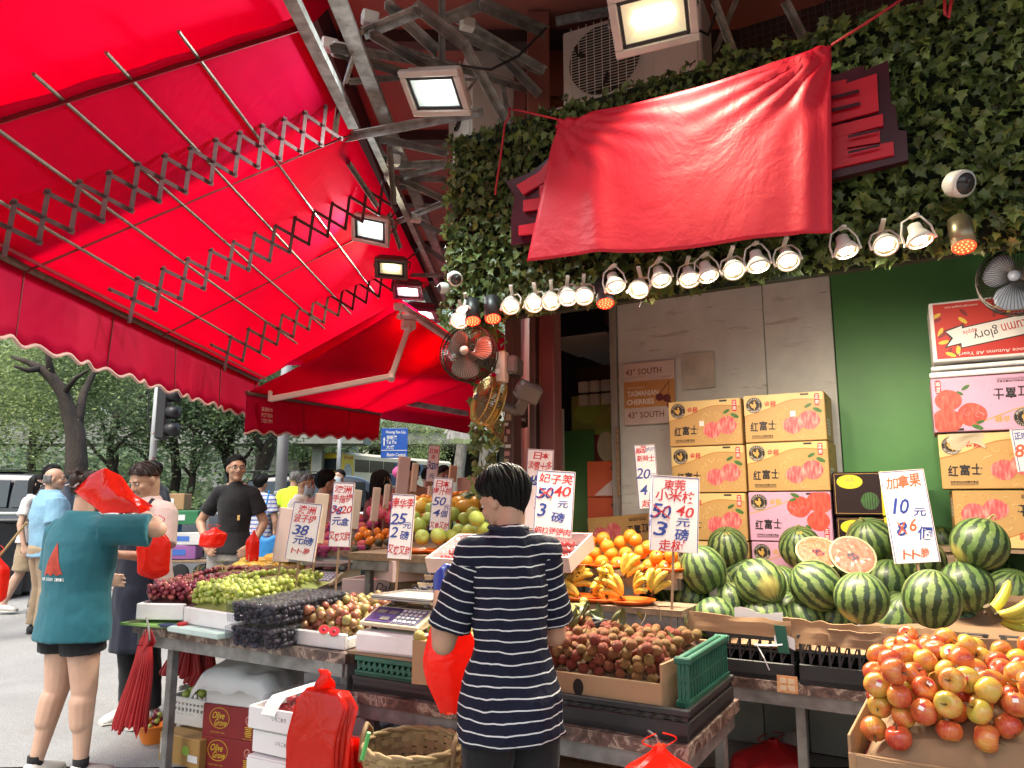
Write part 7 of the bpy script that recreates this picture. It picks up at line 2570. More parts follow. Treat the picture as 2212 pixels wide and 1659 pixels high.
st2=thing('plank_stand','stand of planks under the right stack of cartons','stand',W(.3,5.06,0),YAW)
for i in range(4):
 MB().box((0,-.15+.1*i,1.16),(.7,.09,.02)).build('plank',m_ply,st2)
for x in(-.3,.3):
 MB().box((x,0,.575),(.06,.36,1.148)).build('leg',m_ply,st2)
wt=thing('white_tray','white foam tray with a clear lid between the red and pink cartons','tray',W(.28,5.02,2.128),YAW)
MB().box((0,0,.015),(.6,.36,.03),ch=.006).box((.0,-.01,.052),(.58,.35,.022),ch=.006).build('base',m_foam,wt)
MB().box((.0,-.172,.036),(.5,.02,.02)).build('clear_lid',m_clear,wt)
rc=thing('red_carton','red apple carton with upside down lettering on a white ribbon, topmost on the right','box',W(.33,5.0,2.385),YAW+rad(2))
rw_,rh_=.66,.345
MB().box((0,0,0),(rw_,.36,rh_),ch=.005).build('body',m_paper,rc)
mb=MB()
o,x,y=V((rw_/2,-.181,rh_/2)),V((-1,0,0)),V((0,0,-1))
RCM=[mat('autumn red print',(.5,.022,.012),.5,ns=3,var=.1),m_whiteink,m_ink,m_redink,mat('yellow leaf print',(.7,.5,.05),.5),mat('maroon leaf print',(.22,.015,.02),.5)]
mb.poly([(.012,.012),(rw_-.02,.012),(rw_-.02,rh_-.014),(.012,rh_-.014)],o,x,y,.0005)
mb.cur=2
rib=[(.12,.115),(.5,.225),(.5,.115+.21),(.12,.115+.1)]
mb.poly([(.13,.1),(.52,.16),(.52,.28),(.13,.22)],o,x,y,.001)
mb.poly([(.50,.14),(.6,.17),(.565,.215),(.6,.27),(.50,.25)],o,x,y,.0008)
mb.poly([(.15,.1),(.05,.075),(.085,.12),(.05,.17),(.15,.19)],o,x,y,.0008)
mb.cur=1
mb.poly([(.135,.107),(.515,.166),(.515,.273),(.135,.213)],o,x,y,.0015)
mb.poly([(.506,.15),(.585,.175),(.553,.215),(.585,.26),(.506,.245)],o,x,y,.0012)
mb.poly([(.144,.108),(.065,.085),(.098,.122),(.065,.162),(.144,.182)],o,x,y,.0012)
rt=math.atan2(.06,.38)
mb.cur=3
mb.text('autumn',o+x*.235+y*.172,x,y,.05,.17,.0022,rot=rt)
mb.cur=2
mb.text('glory',o+x*.395+y*.203,x,y,.07,.12,.0022,rot=rt)
mb.cur=3
mb.text('apple',o+x*.47+y*.185,x,y,.035,.07,.0022,rot=rt)
mb.cur=1
mb.text('Experience Autumn All Year!',o+x*.33+y*.308,x,y,.025,.4,.001,shear=.15)
mb.text('autumngloryapple.com',o+x*.5+y*.035,x,y,.016,.16,.001)
for i in range(26):
 mb.cur=4 if i%2 else 5
 if i<13:
  a,c2=.56+.07*math.sin(i*2.3),.19+.12*math.cos(i*1.7)
 else:
  a,c2=.1+.022*(i-13),.06+.03*math.sin(i*1.9)
 rot=i*1.1
 pts=[(a+math.cos(t)*.028*math.cos(rot)-math.sin(t)*.011*math.sin(rot),c2+math.cos(t)*.028*math.sin(rot)+math.sin(t)*.011*math.cos(rot)) for t in[2*PI*k/10 for k in range(10)]]
 pts=[(min(max(p,.014),rw_-.022),min(max(q_,.014),rh_-.016)) for p,q_ in pts]
 mb.poly(pts,o,x,y,.0006+.00002*i)
mb.build('print',RCM,rc)
for i,(z,lab) in enumerate(((1.345,'upper glossy black melon carton with a yellow strap and oval badge'),(1.075,'lower black melon carton with an oval badge behind the watermelons'))):
 w_,h_=.46,.258
 t=thing('melon_carton',lab,'box',W(-.36+.01*i,5.1,z+h_/2),YAW+rad(1-2*i))
 MB().box((0,0,0),(w_,.3,h_),ch=.004).build('body',mat('glossy black carton',(.02,.008,.01),.25,ns=3),t)
 MB().box((.04,0,0),(.014,.304,h_+.004),ch=.001).build('strap',mat('yellow strap',(.7,.55,.02),.4),t)
 mb=MB()
 o,x,y=V((-w_/2,-.1502,-h_/2)),V((1,0,0)),V((0,0,1))
 PM=[m_goldink,mat('bright yellow print',(.72,.6,.03),.4),m_redink,m_greenink,m_ink,m_whiteink]
 for a,c2,lx,ly in((.01,.01,w_-.02,.002),(.01,h_-.012,w_-.02,.002),(.01,.01,.002,h_-.02),(w_-.012,.01,.002,h_-.02)):
  mb.poly([(a,c2),(a+lx,c2),(a+lx,c2+ly),(a,c2+ly)],o,x,y,.0005)
 mb.cur=1
 mb.poly(circle(.095,.2,.072,.042,26),o,x,y,.001)
 mb.cur=0
 mb.text('AA',o+x*.095+y*.212,x,y,.03,.06,.0015,bold=.02)
 mb.text('G秀F',o+x*.095+y*.178,x,y,.018,.055,.0015)
 mb.cur=2
 mb.poly([(.325+math.cos(t)*(.032 if k%2 else .028),.21+math.sin(t)*(.032 if k%2 else .028)) for k,t in[(k,2*PI*k/24) for k in range(24)]],o,x,y,.001)
 mb.text('鹿',o+x*.42+y*.06,x,y,.07,.06,.001,bold=.03)
 mb.cur=0
 mb.text('正',o+x*.325+y*.21,x,y,.036,.034,.0016,bold=.03)
 mb.text('8424',o+x*.405+y*.21,x,y,.03,.07,.001,bold=.03)
 mb.cur=3
 mb.poly(circle(.2,.085,.05,.052,22),o,x,y,.001)
 mb.cur=4
 for k in range(7):
  a=-.042+.014*k
  hgt=.052*math.sqrt(max(.05,1-(a/.052)**2))
  mb.poly([(.2+a-.003,.085-hgt),(.2+a+.003,.085-hgt),(.2+a*1.08+.002,.085),(.2+a+.003,.085+hgt),(.2+a-.002,.085+hgt)],o,x,y,.0014)
 mb.build('print',PM,t)
bs_=MB().box((0,0,0),(.5,.34,1.07)).build('box_stand',m_card2)
bs_.matrix_basis=T4(W(-.36,5.12,.536),RS)
tag(bs_,'plain brown carton under the black melon cartons','box')
cp_=thing('cherry_poster','flattened cherry carton with orange band pinned on the grey board','poster',PS(1403,848,5.375),YAW)
cw_,chh_=.405,.48
MB().box((0,0,0),(cw_,.012,chh_),ch=.002).build('board',mat('pinkish white board',(.66,.55,.5),.6),cp_)
mb=MB()
o,x,y=V((-cw_/2,-.007,-chh_/2)),V((1,0,0)),V((0,0,1))
PM=[mat('faded orange print',(.55,.26,.08),.6),mat('brown poster ink',(.24,.12,.07),.6),m_whiteink,mat('dark cherry print',(.13,.015,.02),.5)]
mb.poly([(0,.13),(cw_,.13),(cw_,.335),(0,.335)],o,x,y,.0005)
mb.cur=1
mb.text('43° SOUTH',o+x*.16+y*.41,x,y,.05,.29,.001,bold=.02)
mb.text('43° SOUTH',o+x*.17+y*.075,x,y,.05,.29,.001,bold=.02)
mb.text('6x2kg NET',o+x*.34+y*.352,x,y,.018,.08,.001)
mb.text('Product of Tasmania, Australia',o+x*.09+y*.37,x,y,.012,.15,.001)
mb.cur=2
mb.text('TASMANIAN',o+x*.15+y*.24,x,y,.042,.25,.001,bold=.025)
mb.text('CHERRIES',o+x*.13+y*.175,x,y,.042,.22,.001,bold=.025)
mb.text('PREMIUM QUALITY',o+x*.1+y*.285,x,y,.013,.14,.001)
mb.cur=3
mb.poly(circle(.285,.2,.032,.03,18),o,x,y,.0015)
mb.poly(circle(.34,.19,.032,.03,18),o,x,y,.0017)
mb.poly(circle(.36,.14,.022,.03,18),o,x,y,.0019)
mb.tube([o+x*.285+y*.22-V((0,.002,0)),o+x*.33+y*.28-V((0,.002,0)),o+x*.36+y*.32-V((0,.002,0)),o+x*.355+y*.21-V((0,.002,0))],.0022,4)
mb.build('print',PM,cp_)
nt_=MB().box((0,0,0),(.24,.003,.27)).build('posted_notice',mat('old notice',(.55,.5,.42),.8,ns=7,var=.3))
nt_.matrix_basis=T4(PS(1508,800,5.38),RS)
tag(nt_,'torn old notice on the peeling part of the grey board above the gold cartons','notice')
tp_=MB().box((0,0,0),(.025,.02,.52)).build('wooden_batten',m_ply)
tp_.matrix_basis=T4(PS(1335,995,5.33),RS)
tag(tp_,'short wooden batten on the left edge of the grey board','batten')
for i,z in enumerate((1.18,1.465)):
 t=thing('orange_carton','%s orange carton with a triangle mark in the doorway'%('lower','upper')[i],'box',W(-2.23,5.62,z+.14),YAW)
 MB().box((0,0,0),(.46,.32,.28),ch=.004).build('body',mat('orange red carton',(.62,.1,.03),.5,ns=3),t)
 mb=MB()
 o,x,y=V((-.23,-.1605,-.14)),V((1,0,0)),V((0,0,1))
 mb.poly([(.06,.01)]+[(.06+.38*k/10,.01+.2*math.sin(k/10*PI*.5)) for k in range(1,11)]+[(.44,.01)],o,x,y,.0005)
 mb.cur=1
 mb.poly([(.2,.23),(.36,.23),(.28,.07)],o,x,y,.001)
 mb.cur=2
 mb.poly(circle(.28,.185,.042,.042,18),o,x,y,.0014)
 mb.cur=1
 mb.text('AUSSIE',o+x*.37+y*.05,x,y,.025,.09,.001)
 mb.build('print',[m_pink,m_ink,mat('orange print',(.62,.14,.05),.5)],t)
cs_=MB().box((0,0,0),(.5,.4,1.17)).build('box_stand',m_dim)
cs_.matrix_basis=T4(W(-2.2,5.66,.59),RS)
tag(cs_,'dark stand under the orange cartons in the doorway','stand')
lean=fruit_carton(-2.02,5.05,1.02,'g','gold carton leaning upside down beside the orange cartons',True,rad(0))
lean.rotation_euler=(0,PI+rad(-5),YAW)
lc_=MB().box((0,0,0),(.6,.4,.9)).build('grey_crate_stand',m_leg)
lc_.matrix_basis=T4(W(-2.0,5.25,.52),RS)
tag(lc_,'grey stand under the leaning gold carton','stand')
# ================================================================== PRICE CARDS
m_cardw=mat('white foam card',(.76,.72,.72),.6,ns=9,var=.05)
m_carde=mat('cream foam edge',(.72,.58,.45),.7,ns=12,var=.12)
m_mred=mat('red marker',(.55,.02,.03),.5)
m_mblue=mat('blue marker',(.02,.05,.3),.5)
m_mor=mat('orange marker',(.62,.12,.04),.5)
m_stick=mat('thin wooden stick',(.3,.19,.11),.7,ns=20)
def price_card(u,v,k,pw,ph,rows,label,tilt=0.0,yaw=0.0,stick=.25,crease=False):
 """foam card on a stick; rows = (text, colour, x, y, height, width, crossed)"""
 w,h=pw*k/FPX,ph*k/FPX
 t=thing('price_card',label,'price card',PK(u,v,k))
 t.rotation_euler=(rad(-4),tilt,YAW*.35+yaw)
 th=.022
 MB().box((0,0,0),(w,th,h),ch=.002).build('board',m_cardw,t)
 MB().box((w/2+.0015,0,0),(.003,th+.002,h+.002)).box((0,0,h/2+.0015),(w,th+.002,.003)).build('edge_strip',m_carde,t)
 fr=MB()
 y=-th/2-.0006
 for a,c2,lx,lz in((0,h/2-.002,w-.002,.003),(w/2-.002,0,.003,h-.006),(-w/2+.002,0,.003,h-.006)):
  fr.box((a,y,c2),(lx,.001,lz))
 fr.build('blue_edge',m_mblue,t)
 rr=random.Random(int(u))
 for col,m in(('r',m_mred),('b',m_mblue),('o',m_mor)):
  mb=MB()
  for row in rows:
   s_,c_,x,z,hh,ww=row[:6]
   if c_!=col:
    continue
   n=len(s_)
   digit=s_[0].isdigit()
   for i,ch_ in enumerate(s_):
    cx=(x-.5+(0 if n==1 else ww*((i+.5)/n-.5)))*w
    mb.text(ch_,(cx,-th/2,(z-.5+rr.uniform(-.012,.012))*h),(1,0,0),(0,0,1),hh*h*rr.uniform(.92,1.08),None if ch_=='1' else(ww/n*1.02)*w*rr.uniform(.9,1.05),.0012+.0004*(i%2),bold=.016 if not digit else .012,shear=.22 if digit else .1,rot=rr.uniform(-.1,.08))
  for row in rows:
   if len(row)>6 and row[6]==col:
    x,z,hh,ww=row[2:6]
    for sg in(-1,1):
     a=V(((x-.5-ww*.42)*w,-th/2-.0025,(z-.5-sg*hh*.45)*h))
     b2=V(((x-.5+ww*.42)*w,-th/2-.0025,(z-.5+sg*hh*.45)*h))
     mb.bar(a,b2,.001,.006,up=(b2-a).cross(V((0,1,0))))
  if mb.v:
   mb.build('lettering',m,t)
 MB().box((0,.0,-h/2-stick/2),(.012,.012,stick)).build('stick',m_stick,t)
 return t
price_card(657,1148,4.4,62,122,[('澳洲','r',.5,.88,.14,.62),('波子提','r',.48,.73,.14,.8),('38','b',.4,.53,.17,.55),('元磅','b',.55,.34,.14,.7),('卜卜脆','r',.5,.16,.1,.65)],'price card reading 38 with three red lines, over the grapes, leaning right',rad(6),rad(8),.3)
price_card(738,1111,4.6,45,136,[('澳洲','r',.5,.89,.12,.8),('手指提','r',.5,.75,.12,.95),('38','b',.27,.57,.13,.5,'r'),('20','r',.74,.57,.12,.5),('元盒','b',.5,.4,.12,.8),('又爽又甜','r',.5,.16,.12,.98)],'narrow price card reading 38 crossed to 20 above the further scale',rad(2),rad(14),.36)
price_card(867,1137,4.3,50,136,[('南华李','r',.5,.86,.16,.95),('25','b',.38,.62,.18,.65),('元','b',.76,.53,.1,.35),('2','b',.25,.40,.16,.3),('磅','b',.68,.36,.15,.4),('又爽又甜','r',.5,.14,.13,.98)],'price card reading 25 for 2 standing over the plums',rad(3),rad(10),.35)
price_card(953,1089,4.9,42,112,[('日本','r',.5,.9,.13,.7),('爆汁桃','r',.5,.75,.14,.95),('50','b',.42,.55,.17,.65),('元','b',.8,.46,.09,.3),('4個','b',.5,.33,.14,.75),('又香又甜','r',.5,.1,.12,.95)],'price card reading 50 for 4 in front of the green guavas',rad(4),rad(10),.3)
price_card(935,1001,6.4,24,78,[('紅桃','r',.5,.84,.14,.8),('杏','r',.5,.68,.12,.4),('30','b',.3,.44,.2,.5),('20','b',.7,.44,.18,.45),('元','b',.5,.15,.14,.5)],'far price card with blue 30 above the rearmost stall',rad(4),rad(12),.5)
price_card(1164,1056,4.75,56,170,[('日本','r',.55,.93,.09,.6),('淡雪士多','r',.5,.79,.11,.92),('45','b',.28,.60,.13,.5,'b'),('35','r',.7,.66,.1,.45),('元','b',.6,.53,.08,.3),('盒','r',.5,.3,.1,.3)],'tall price card reading 45 and 35 behind the shopkeeper head',rad(3),rad(10),.3)
price_card(1197,1088,4.05,82,140,[('妃子笑','r',.52,.88,.15,.9),('50','b',.26,.66,.17,.42,'r'),('40','r',.7,.7,.17,.45),('元','b',.73,.5,.11,.3),('3','b',.2,.4,.19,.22),('磅','b',.62,.29,.16,.34),('细核弹弹肉','r',.5,.09,.11,.95)],'wide price card reading 50 crossed to 40 right beside the shopkeeper head',rad(4),rad(6),.3)
price_card(1397,1029,4.95,44,136,[('美国','r',.3,.92,.11,.5),('3107','b',.75,.93,.06,.4),('新騎士','r',.52,.78,.1,.85),('20','b',.35,.55,.17,.65),('元','b',.8,.5,.08,.3),('4','b',.3,.3,.15,.4),('起','r',.4,.08,.12,.5)],'narrow card reading 20 against the grey board left of the gold cartons',rad(-3),rad(6),.25)
price_card(1420,1130,4.5,36,130,[('大','o',.2,.85,.1,.4),('10','b',.25,.55,.22,.5),('元','b',.3,.3,.1,.3)],'card mostly hidden behind the lychee price card on its left',rad(3),rad(6),.3)
price_card(1457,1110,3.75,100,160,[('東莞','r',.48,.89,.14,.46),('小米枝','r',.5,.74,.15,.85),('50','b',.22,.52,.19,.42,'r'),('40','r',.72,.54,.14,.38),('元','b',.68,.39,.1,.28),('3','b',.22,.3,.18,.24),('磅','b',.66,.24,.17,.32),('走树','r',.45,.09,.15,.55)],'large price card reading 50 crossed to 40 above the lychees',rad(4),rad(4),.42)
price_card(1963,1115,3.75,88,196,[('加拿果','o',.5,.88,.14,.8),('10','b',.32,.62,.18,.42),('元','b',.75,.55,.09,.28),('8','b',.28,.38,.15,.22,'o'),('6','o',.55,.4,.14,.18),('個','b',.78,.3,.15,.34),('卜卜脆','o',.5,.1,.1,.6)],'tall price card reading 10 and 6 over the watermelons, right',rad(-4),rad(0),.42)
price_card(2222,972,3.9,56,92,[('正宗','b',.3,.85,.16,.5),('8','o',.15,.5,.3,.3)],'price card cut off by the right edge beside the gold carton',rad(-3),0,.9)
for u,v0,v1,k,pw,m,lab in((613,1097,1212,4.5,34,m_pink,'blank back of a pale card leaning over the left grapes'),(690,1066,1172,4.8,30,m_carde,'peach coloured card edge behind the card reading 38'),(768,1058,1142,5.3,20,m_carde,'wooden looking card edge just right of the narrow 38 to 20 card'),(811,1053,1125,5.9,17,m_carde,'upright card edge in front of the woman in dark red'),(834,1047,1112,6.1,12,m_carde,'slimmer upright card edge right of the one by the woman in dark red'),(870,986,1072,6.2,28,m_pink,'wide pale card back before the man in beige'),(895,1000,1062,6.2,14,m_carde,'slim card edge right of the wide pale card back'),(929,1050,1085,6.0,12,m_carde,'short card edge left of the 50 for 4 card'),(978,1005,1040,7.0,18,m_carde,'distant card edge above the 50 for 4 card'),(1063,982,1060,6.6,12,m_pink,'tall pink card edge left of the shopkeeper head'),(1078,1002,1060,6.6,8,m_pink,'thin pink card edge nearest the doorpost')):
 h=(v1-v0)*k/FPX
 t=thing('card_edge',lab,'price card',PK(u,(v0+v1)/2,k),rad(35))
 t.rotation_euler=(0,rad(5),rad(32))
 MB().box((0,0,0),(pw*k/FPX*.95,.03,h),ch=.004).build('board',m,t)
 MB().box((0,0,-h/2-.14),(.012,.012,.28)).build('stick',m_stick,t)
pb=MB().box((0,0,0),(.56,.03,.32),ch=.004).build('display_board',mat('pinkish board',(.5,.34,.3),.7,ns=3))
p=PK(1042,1068,6.9)
pb.matrix_basis=T4(p,RS)
tag(pb,'pinkish backing board behind the oranges on the rear stall','board')
# ================================================================== PEOPLE
def skin_mat(name,col):
 m,nt,b=new_mat(name)
 vec=coords(nt)
 f=noise_tex(nt,vec,14,4,.6)
 c=ramp(nt,f,[(.3,tuple(x*.86 for x in col)),(.7,col)])
 nt.links.new(c,b.inputs['Base Color'])
 b.inputs['Roughness'].default_value=.5
 b.inputs['Subsurface Weight'].default_value=.12
 b.inputs['Subsurface Radius'].default_value=(.012,.005,.003)
 b.inputs['Subsurface Scale'].default_value=1.0
 bump(nt,b,noise_tex(nt,vec,90,3),.12,.002)
 return m
SK={'fair':skin_mat('fair skin',(.56,.35,.25)),'mid':skin_mat('tanned skin',(.44,.25,.16)),'warm':skin_mat('warm skin',(.5,.29,.19))}
m_hair={'black':mat('black hair',(.008,.0075,.0075),.6,ns=30,spec=.16),'brown':mat('dark brown hair',(.035,.016,.01),.5,spec=.3,ns=30,col2=(.02,.01,.008)),'grey':mat('grey hair',(.17,.16,.15),.5,ns=30,col2=(.06,.06,.06))}
m_eyew=mat('eye white',(.7,.68,.64),.2)
m_iris=mat('dark iris',(.015,.01,.008),.15)
m_lip=mat('lips',(.42,.19,.15),.45)
m_shoew=mat('white shoe',(.66,.64,.6),.6,ns=12)
m_shoeb=mat('black shoe',(.02,.02,.021),.55)
m_sole=mat('shoe sole',(.55,.53,.48),.7)
m_mask=mat('pale blue face mask',(.5,.64,.72),.7,bs=40,bst=.2)
def cloth(name,col,ns=5,col2=None,var=.14,bd=.012,rough=.85):
 return mat('cloth '+name,col,rough,ns=ns,col2=col2,var=var,bs=9,bst=.55,bd=bd,spec=.25,sheen=.1)
def person(label,loc,rz,h,garments,hair='black',style='short',skin='fair',lean=0.0,hy=0.0,hp=0.0,el=None,wr=None,hands=None,kn=None,an=None,vox=.008,shoes='b',mask=False,glasses=False,wide=1.0,group=None,socks=None,thick=1.0,gloves=None,locks=90,neck_f=0.0):
 """one figure: a continuous body, then hair, clothes and shoes as parts. Local front is -Y, heights are fractions of h."""
 P=thing('person',label,'person',loc,rz,group)
 L=M.Rotation(lean,3,'X')
 pv=V((0,0,.52))
 def T(p):
  p=V(p)
  if p.z>.52:
   p=pv+L@(p-pv)
  return p*h
 def T2(p):
  return V(p)*h
 EL={1:(.15,.015,.63),-1:(-.15,.015,.63)}
 WR={1:(.165,-.03,.485),-1:(-.165,-.03,.485)}
 KN={1:(.055,-.012,.28),-1:(-.055,-.012,.28)}
 AN={1:(.06,.012,.045),-1:(-.06,.012,.045)}
 EL.update(el or{})
 WR.update(wr or{})
 KN.update(kn or{})
 AN.update(an or{})
 SH={s:(s*.096*wide,.004,.798) for s in(1,-1)}
 HD=hands or{}
 bm=MB()
 tk=thick
 bm.loft([(T((0,0,.49)),V((.07,0,0))*h,V((0,.055,0))*h),(T((0,0,.56)),V((.078*wide,0,0))*h,V((0,.058,0))*h),(T((0,0,.63)),V((.07*wide,0,0))*h,V((0,.052,0))*h),(T((0,0,.73)),V((.083*wide,0,0))*h,V((0,.058,0))*h),(T((0,0,.80)),V((.08*wide,0,0))*h,V((0,.045,0))*h),(T((0,.005,.835)),V((.04,0,0))*h,V((0,.036,0))*h)],18)
 hc=T((0,-.014-neck_f,.926-neck_f*.5))
 nb=T((0,.008,.815))
 Hm=M.Rotation(hy,3,'Z')@L@M.Rotation(hp,3,'X')
 def HP(p):
  return hc+Hm@(V(p)*h)
 bm.capsule(nb,HP((0,.018,-.03)),.034*h,.031*h,14)
 for s in(1,-1):
  bm.capsule(T(SH[s]),T(EL[s]),.028*h*tk,.0235*h*tk,12)
  bm.capsule(T((s*.03,.008,.828)),T(SH[s]),.026*h,.028*h,10)
  bm.capsule(T(EL[s]),T(WR[s]),.0235*h*tk,.0155*h,12)
  mid=T(EL[s]).lerp(T(WR[s]),.28)
  bm.capsule(T(EL[s]).lerp(T(WR[s]),.1),mid,.0235*h*tk,.0235*h*tk,10)
  hpj=V((s*.048,0,.505))*h
  bm.capsule(hpj,T2(KN[s]),.045*h,.034*h*tk,14)
  bm.capsule(hpj.lerp(T2(KN[s]),.3),T2(KN[s]),.046*h*tk,.034*h*tk,14)
  bm.capsule(T2(KN[s]),T2(AN[s]),.033*h*tk,.021*h,12)
  k0,a0=T2(KN[s]),T2(AN[s])
  bm.capsule(k0.lerp(a0,.14)+V((0,.008*h,0)),k0.lerp(a0,.42)+V((0,.008*h,0)),.033*h*tk,.029*h*tk,10)
  bm.capsule(a0,a0+V((s*.012,-.075,-.03))*h,.021*h,.014*h,8)
 bm.ball(HP((0,.006,.012)),(.0435*h,.0545*h,.0505*h),18,14,Hm)
 bm.ball(HP((0,-.008,-.018)),(.037*h,.044*h,.05*h),16,12,Hm)
 bm.ball(HP((0,-.035,-.053)),(.018*h,.017*h,.014*h),10,8,Hm)
 bm.capsule(HP((0,-.049,.006)),HP((0,-.060,-.015)),.0055*h,.0095*h,8)
 bm.capsule(HP((-.007,-.053,-.017)),HP((.007,-.053,-.017)),.007*h,.007*h,8)
 bm.capsule(HP((-.02,-.043,.013)),HP((.02,-.043,.013)),.0085*h,.0085*h,8)
 for s in(1,-1):
  bm.ball(HP((s*.043,.006,-.008)),(.0065*h,.0125*h,.0185*h),8,8,Hm@M.Rotation(s*.35,3,'Z'))
  bm.ball(HP((s*.024,-.034,-.016)),(.014*h,.014*h,.014*h),8,8)
 def hand(mb,s,inflate=0.0):
  w,e=T(WR[s]),T(EL[s])
  spec=HD.get(s)
  d=(w-e).normalized() if not spec or spec[0] is None else V(spec[0]).normalized()
  nrm=V((-s,0,0)) if not spec else V(spec[1])
  nrm=(nrm-d*nrm.dot(d)).normalized()
  curl=.5 if not spec else spec[2]
  side=d.cross(nrm).normalized()*s
  g=inflate
  pc=w+d*.03*h
  mb.loft([(w-d*.006*h,side*(.017*h+g),nrm*(.0125*h+g)),(w+d*.012*h,side*(.021*h+g),nrm*(.012*h+g)),(w+d*.05*h,side*(.0255*h+g),nrm*(.009*h+g)),(w+d*.058*h,side*(.023*h+g),nrm*(.006*h+g))],12)
  for i,(ln,off) in enumerate(((.040,.019),(.045,.0065),(.042,-.006),(.033,-.018))):
   b0=w+d*.052*h+side*off*h
   c1=curl*(1+.12*i)
   d1=(d*math.cos(c1*.6)+nrm*math.sin(c1*.6)+side*off*2).normalized()
   d2=(d*math.cos(c1*1.5)+nrm*math.sin(c1*1.5)).normalized()
   m1=b0+d1*ln*.52*h
   mb.capsule(b0-d*.008*h,m1,.0062*h+g,.0056*h+g,8,3)
   mb.capsule(m1,m1+d2*ln*.48*h,.0056*h+g,.0046*h+g,8,3)
  t0=w+d*.014*h+side*.017*h
  t1=t0+(d*.6+side*.55+nrm*.35).normalized()*.026*h
  mb.capsule(t0,t1,.008*h+g,.0066*h+g,8,3)
  mb.capsule(t1,t1+(d*.85+side*.1+nrm*(.3+curl*.4)).normalized()*.022*h,.0065*h+g,.0052*h+g,8,3)
 for s in(1,-1):
  hand(bm,s)
 body=baked(bm,'body',SK[skin],[('REMESH',{'mode':'VOXEL','voxel_size':vox}),('SMOOTH',{'factor':.5,'iterations':7 if vox<.007 else 3})])
 place('body',body,P)
 for s in(gloves or()):
  gm=MB()
  hand(gm,s,.0025)
  place('glove',baked(gm,'glove',mat('blue glove',(.02,.06,.4),.35),[('REMESH',{'mode':'VOXEL','voxel_size':.005}),('SMOOTH',{'factor':.5,'iterations':2})]),P)
 if not mask or True:
  for s in(1,-1):
   mb=MB().ball(HP((s*.0175,-.0445,.0025)),(.0085*h,.005*h,.0042*h),10,6,Hm)
   mb.cur=1
   mb.ball(HP((s*.0175,-.0478,.0022)),(.0036*h,.0025*h,.0036*h),8,6,Hm)
   mb.build('eye',[m_eyew,m_iris],P,smooth=True)
   mb=MB().tube([HP((s*.009,-.0515,.0125)),HP((s*.018,-.0515,.0155)),HP((s*.027,-.045,.012))],[.0016*h,.0022*h,.001*h],5)
   mb.build('eyebrow',m_hair['black' if hair=='grey' else hair],P)
  if not mask:
   mb=MB().ball(HP((0,-.0505,-.0325)),(.0135*h,.0045*h,.0028*h),10,6,Hm).ball(HP((0,-.050,-.0365)),(.0115*h,.0045*h,.003*h),10,6,Hm)
   mb.build('lips',m_lip,P,smooth=True)
 if mask:
  MB().sheet(lambda u,v:HP(((u-.5)*.088,-.061+.052*abs(u-.5)**1.6*2.6-.004*math.sin(PI*v),-.008-.058*v)),12,8,.003).build('face_mask',m_mask,P,smooth=True)
 if glasses:
  for s in(1,-1):
   MB().tube([HP((s*.0185+.013*math.cos(a),-.055,.0015+.0085*math.sin(a)*(1 if abs(math.sin(a))<.9 else .95))) for a in[2*PI*i/16 for i in range(16)]],.0008*h,5,closed=True).tube([HP((s*.031,-.053,.004)),HP((s*.043,.0,.003))],.0012*h,5).build('glasses_frame',m_black,P)
  MB().tube([HP((-.006,-.057,.004)),HP((.006,-.057,.004))],.001*h,5).build('glasses_bridge',m_black,P)
 hm=m_hair[hair]
 def lim(az):
  """how far down the cap reaches; az 0 = front, pi = back (degrees from the crown)"""
  f=.5-.5*math.cos(az)
  if style=='bald':
   return(62,118)[0]+0
  if style=='short':
   return 52+66*f**.8+9*mnoise.noise(V((math.cos(az)*4,math.sin(az)*4,h*5)))
  if style=='bob':
   return 62+75*f**.6
  if style=='tied':
   return 55+68*f**.8
  return 58+85*f**.6
 ex={'short':1.07,'bob':1.27,'tied':1.07,'long':1.05,'bald':1.04}[style]
 def hp_(az,v,r=1.0,k0=0.0):
  l=rad(k0+(lim(az)-k0)*v)
  st=0.0
  a=l
  if l>rad(100) and style in('bob','long'):
   st=(l-rad(100))*(.065 if style=='bob' else .055)
   a=rad(100)+(l-rad(100))*.12
  if style=='long' and v>.5:
   st+=(v-.5)*.26*(.5-.5*math.cos(az))**.7
  x=math.sin(a)*math.sin(az)*.0435
  y=-math.sin(a)*math.cos(az)*.0545+.006
  z=math.cos(a)*.0505+.012-st
  if style=='bob' and v>.62:
   tp=1-.5*((v-.62)/.38)**2
   x,y=x*tp,(y-.006)*tp+.006
   st*=.8+.35*mnoise.noise(V((math.cos(az)*3,math.sin(az)*3,1)))
  c_=V((0,.006,.012-st))
  q=V((x,y,z))
  wob=1+.07*mnoise.noise(V((math.cos(az)*1.6,math.sin(az)*1.6+v*3,h*7)))+.02*mnoise.noise(V((az*9,v*7,h)))
  q=c_+(q-c_)*ex*r*wob
  return HP(q)
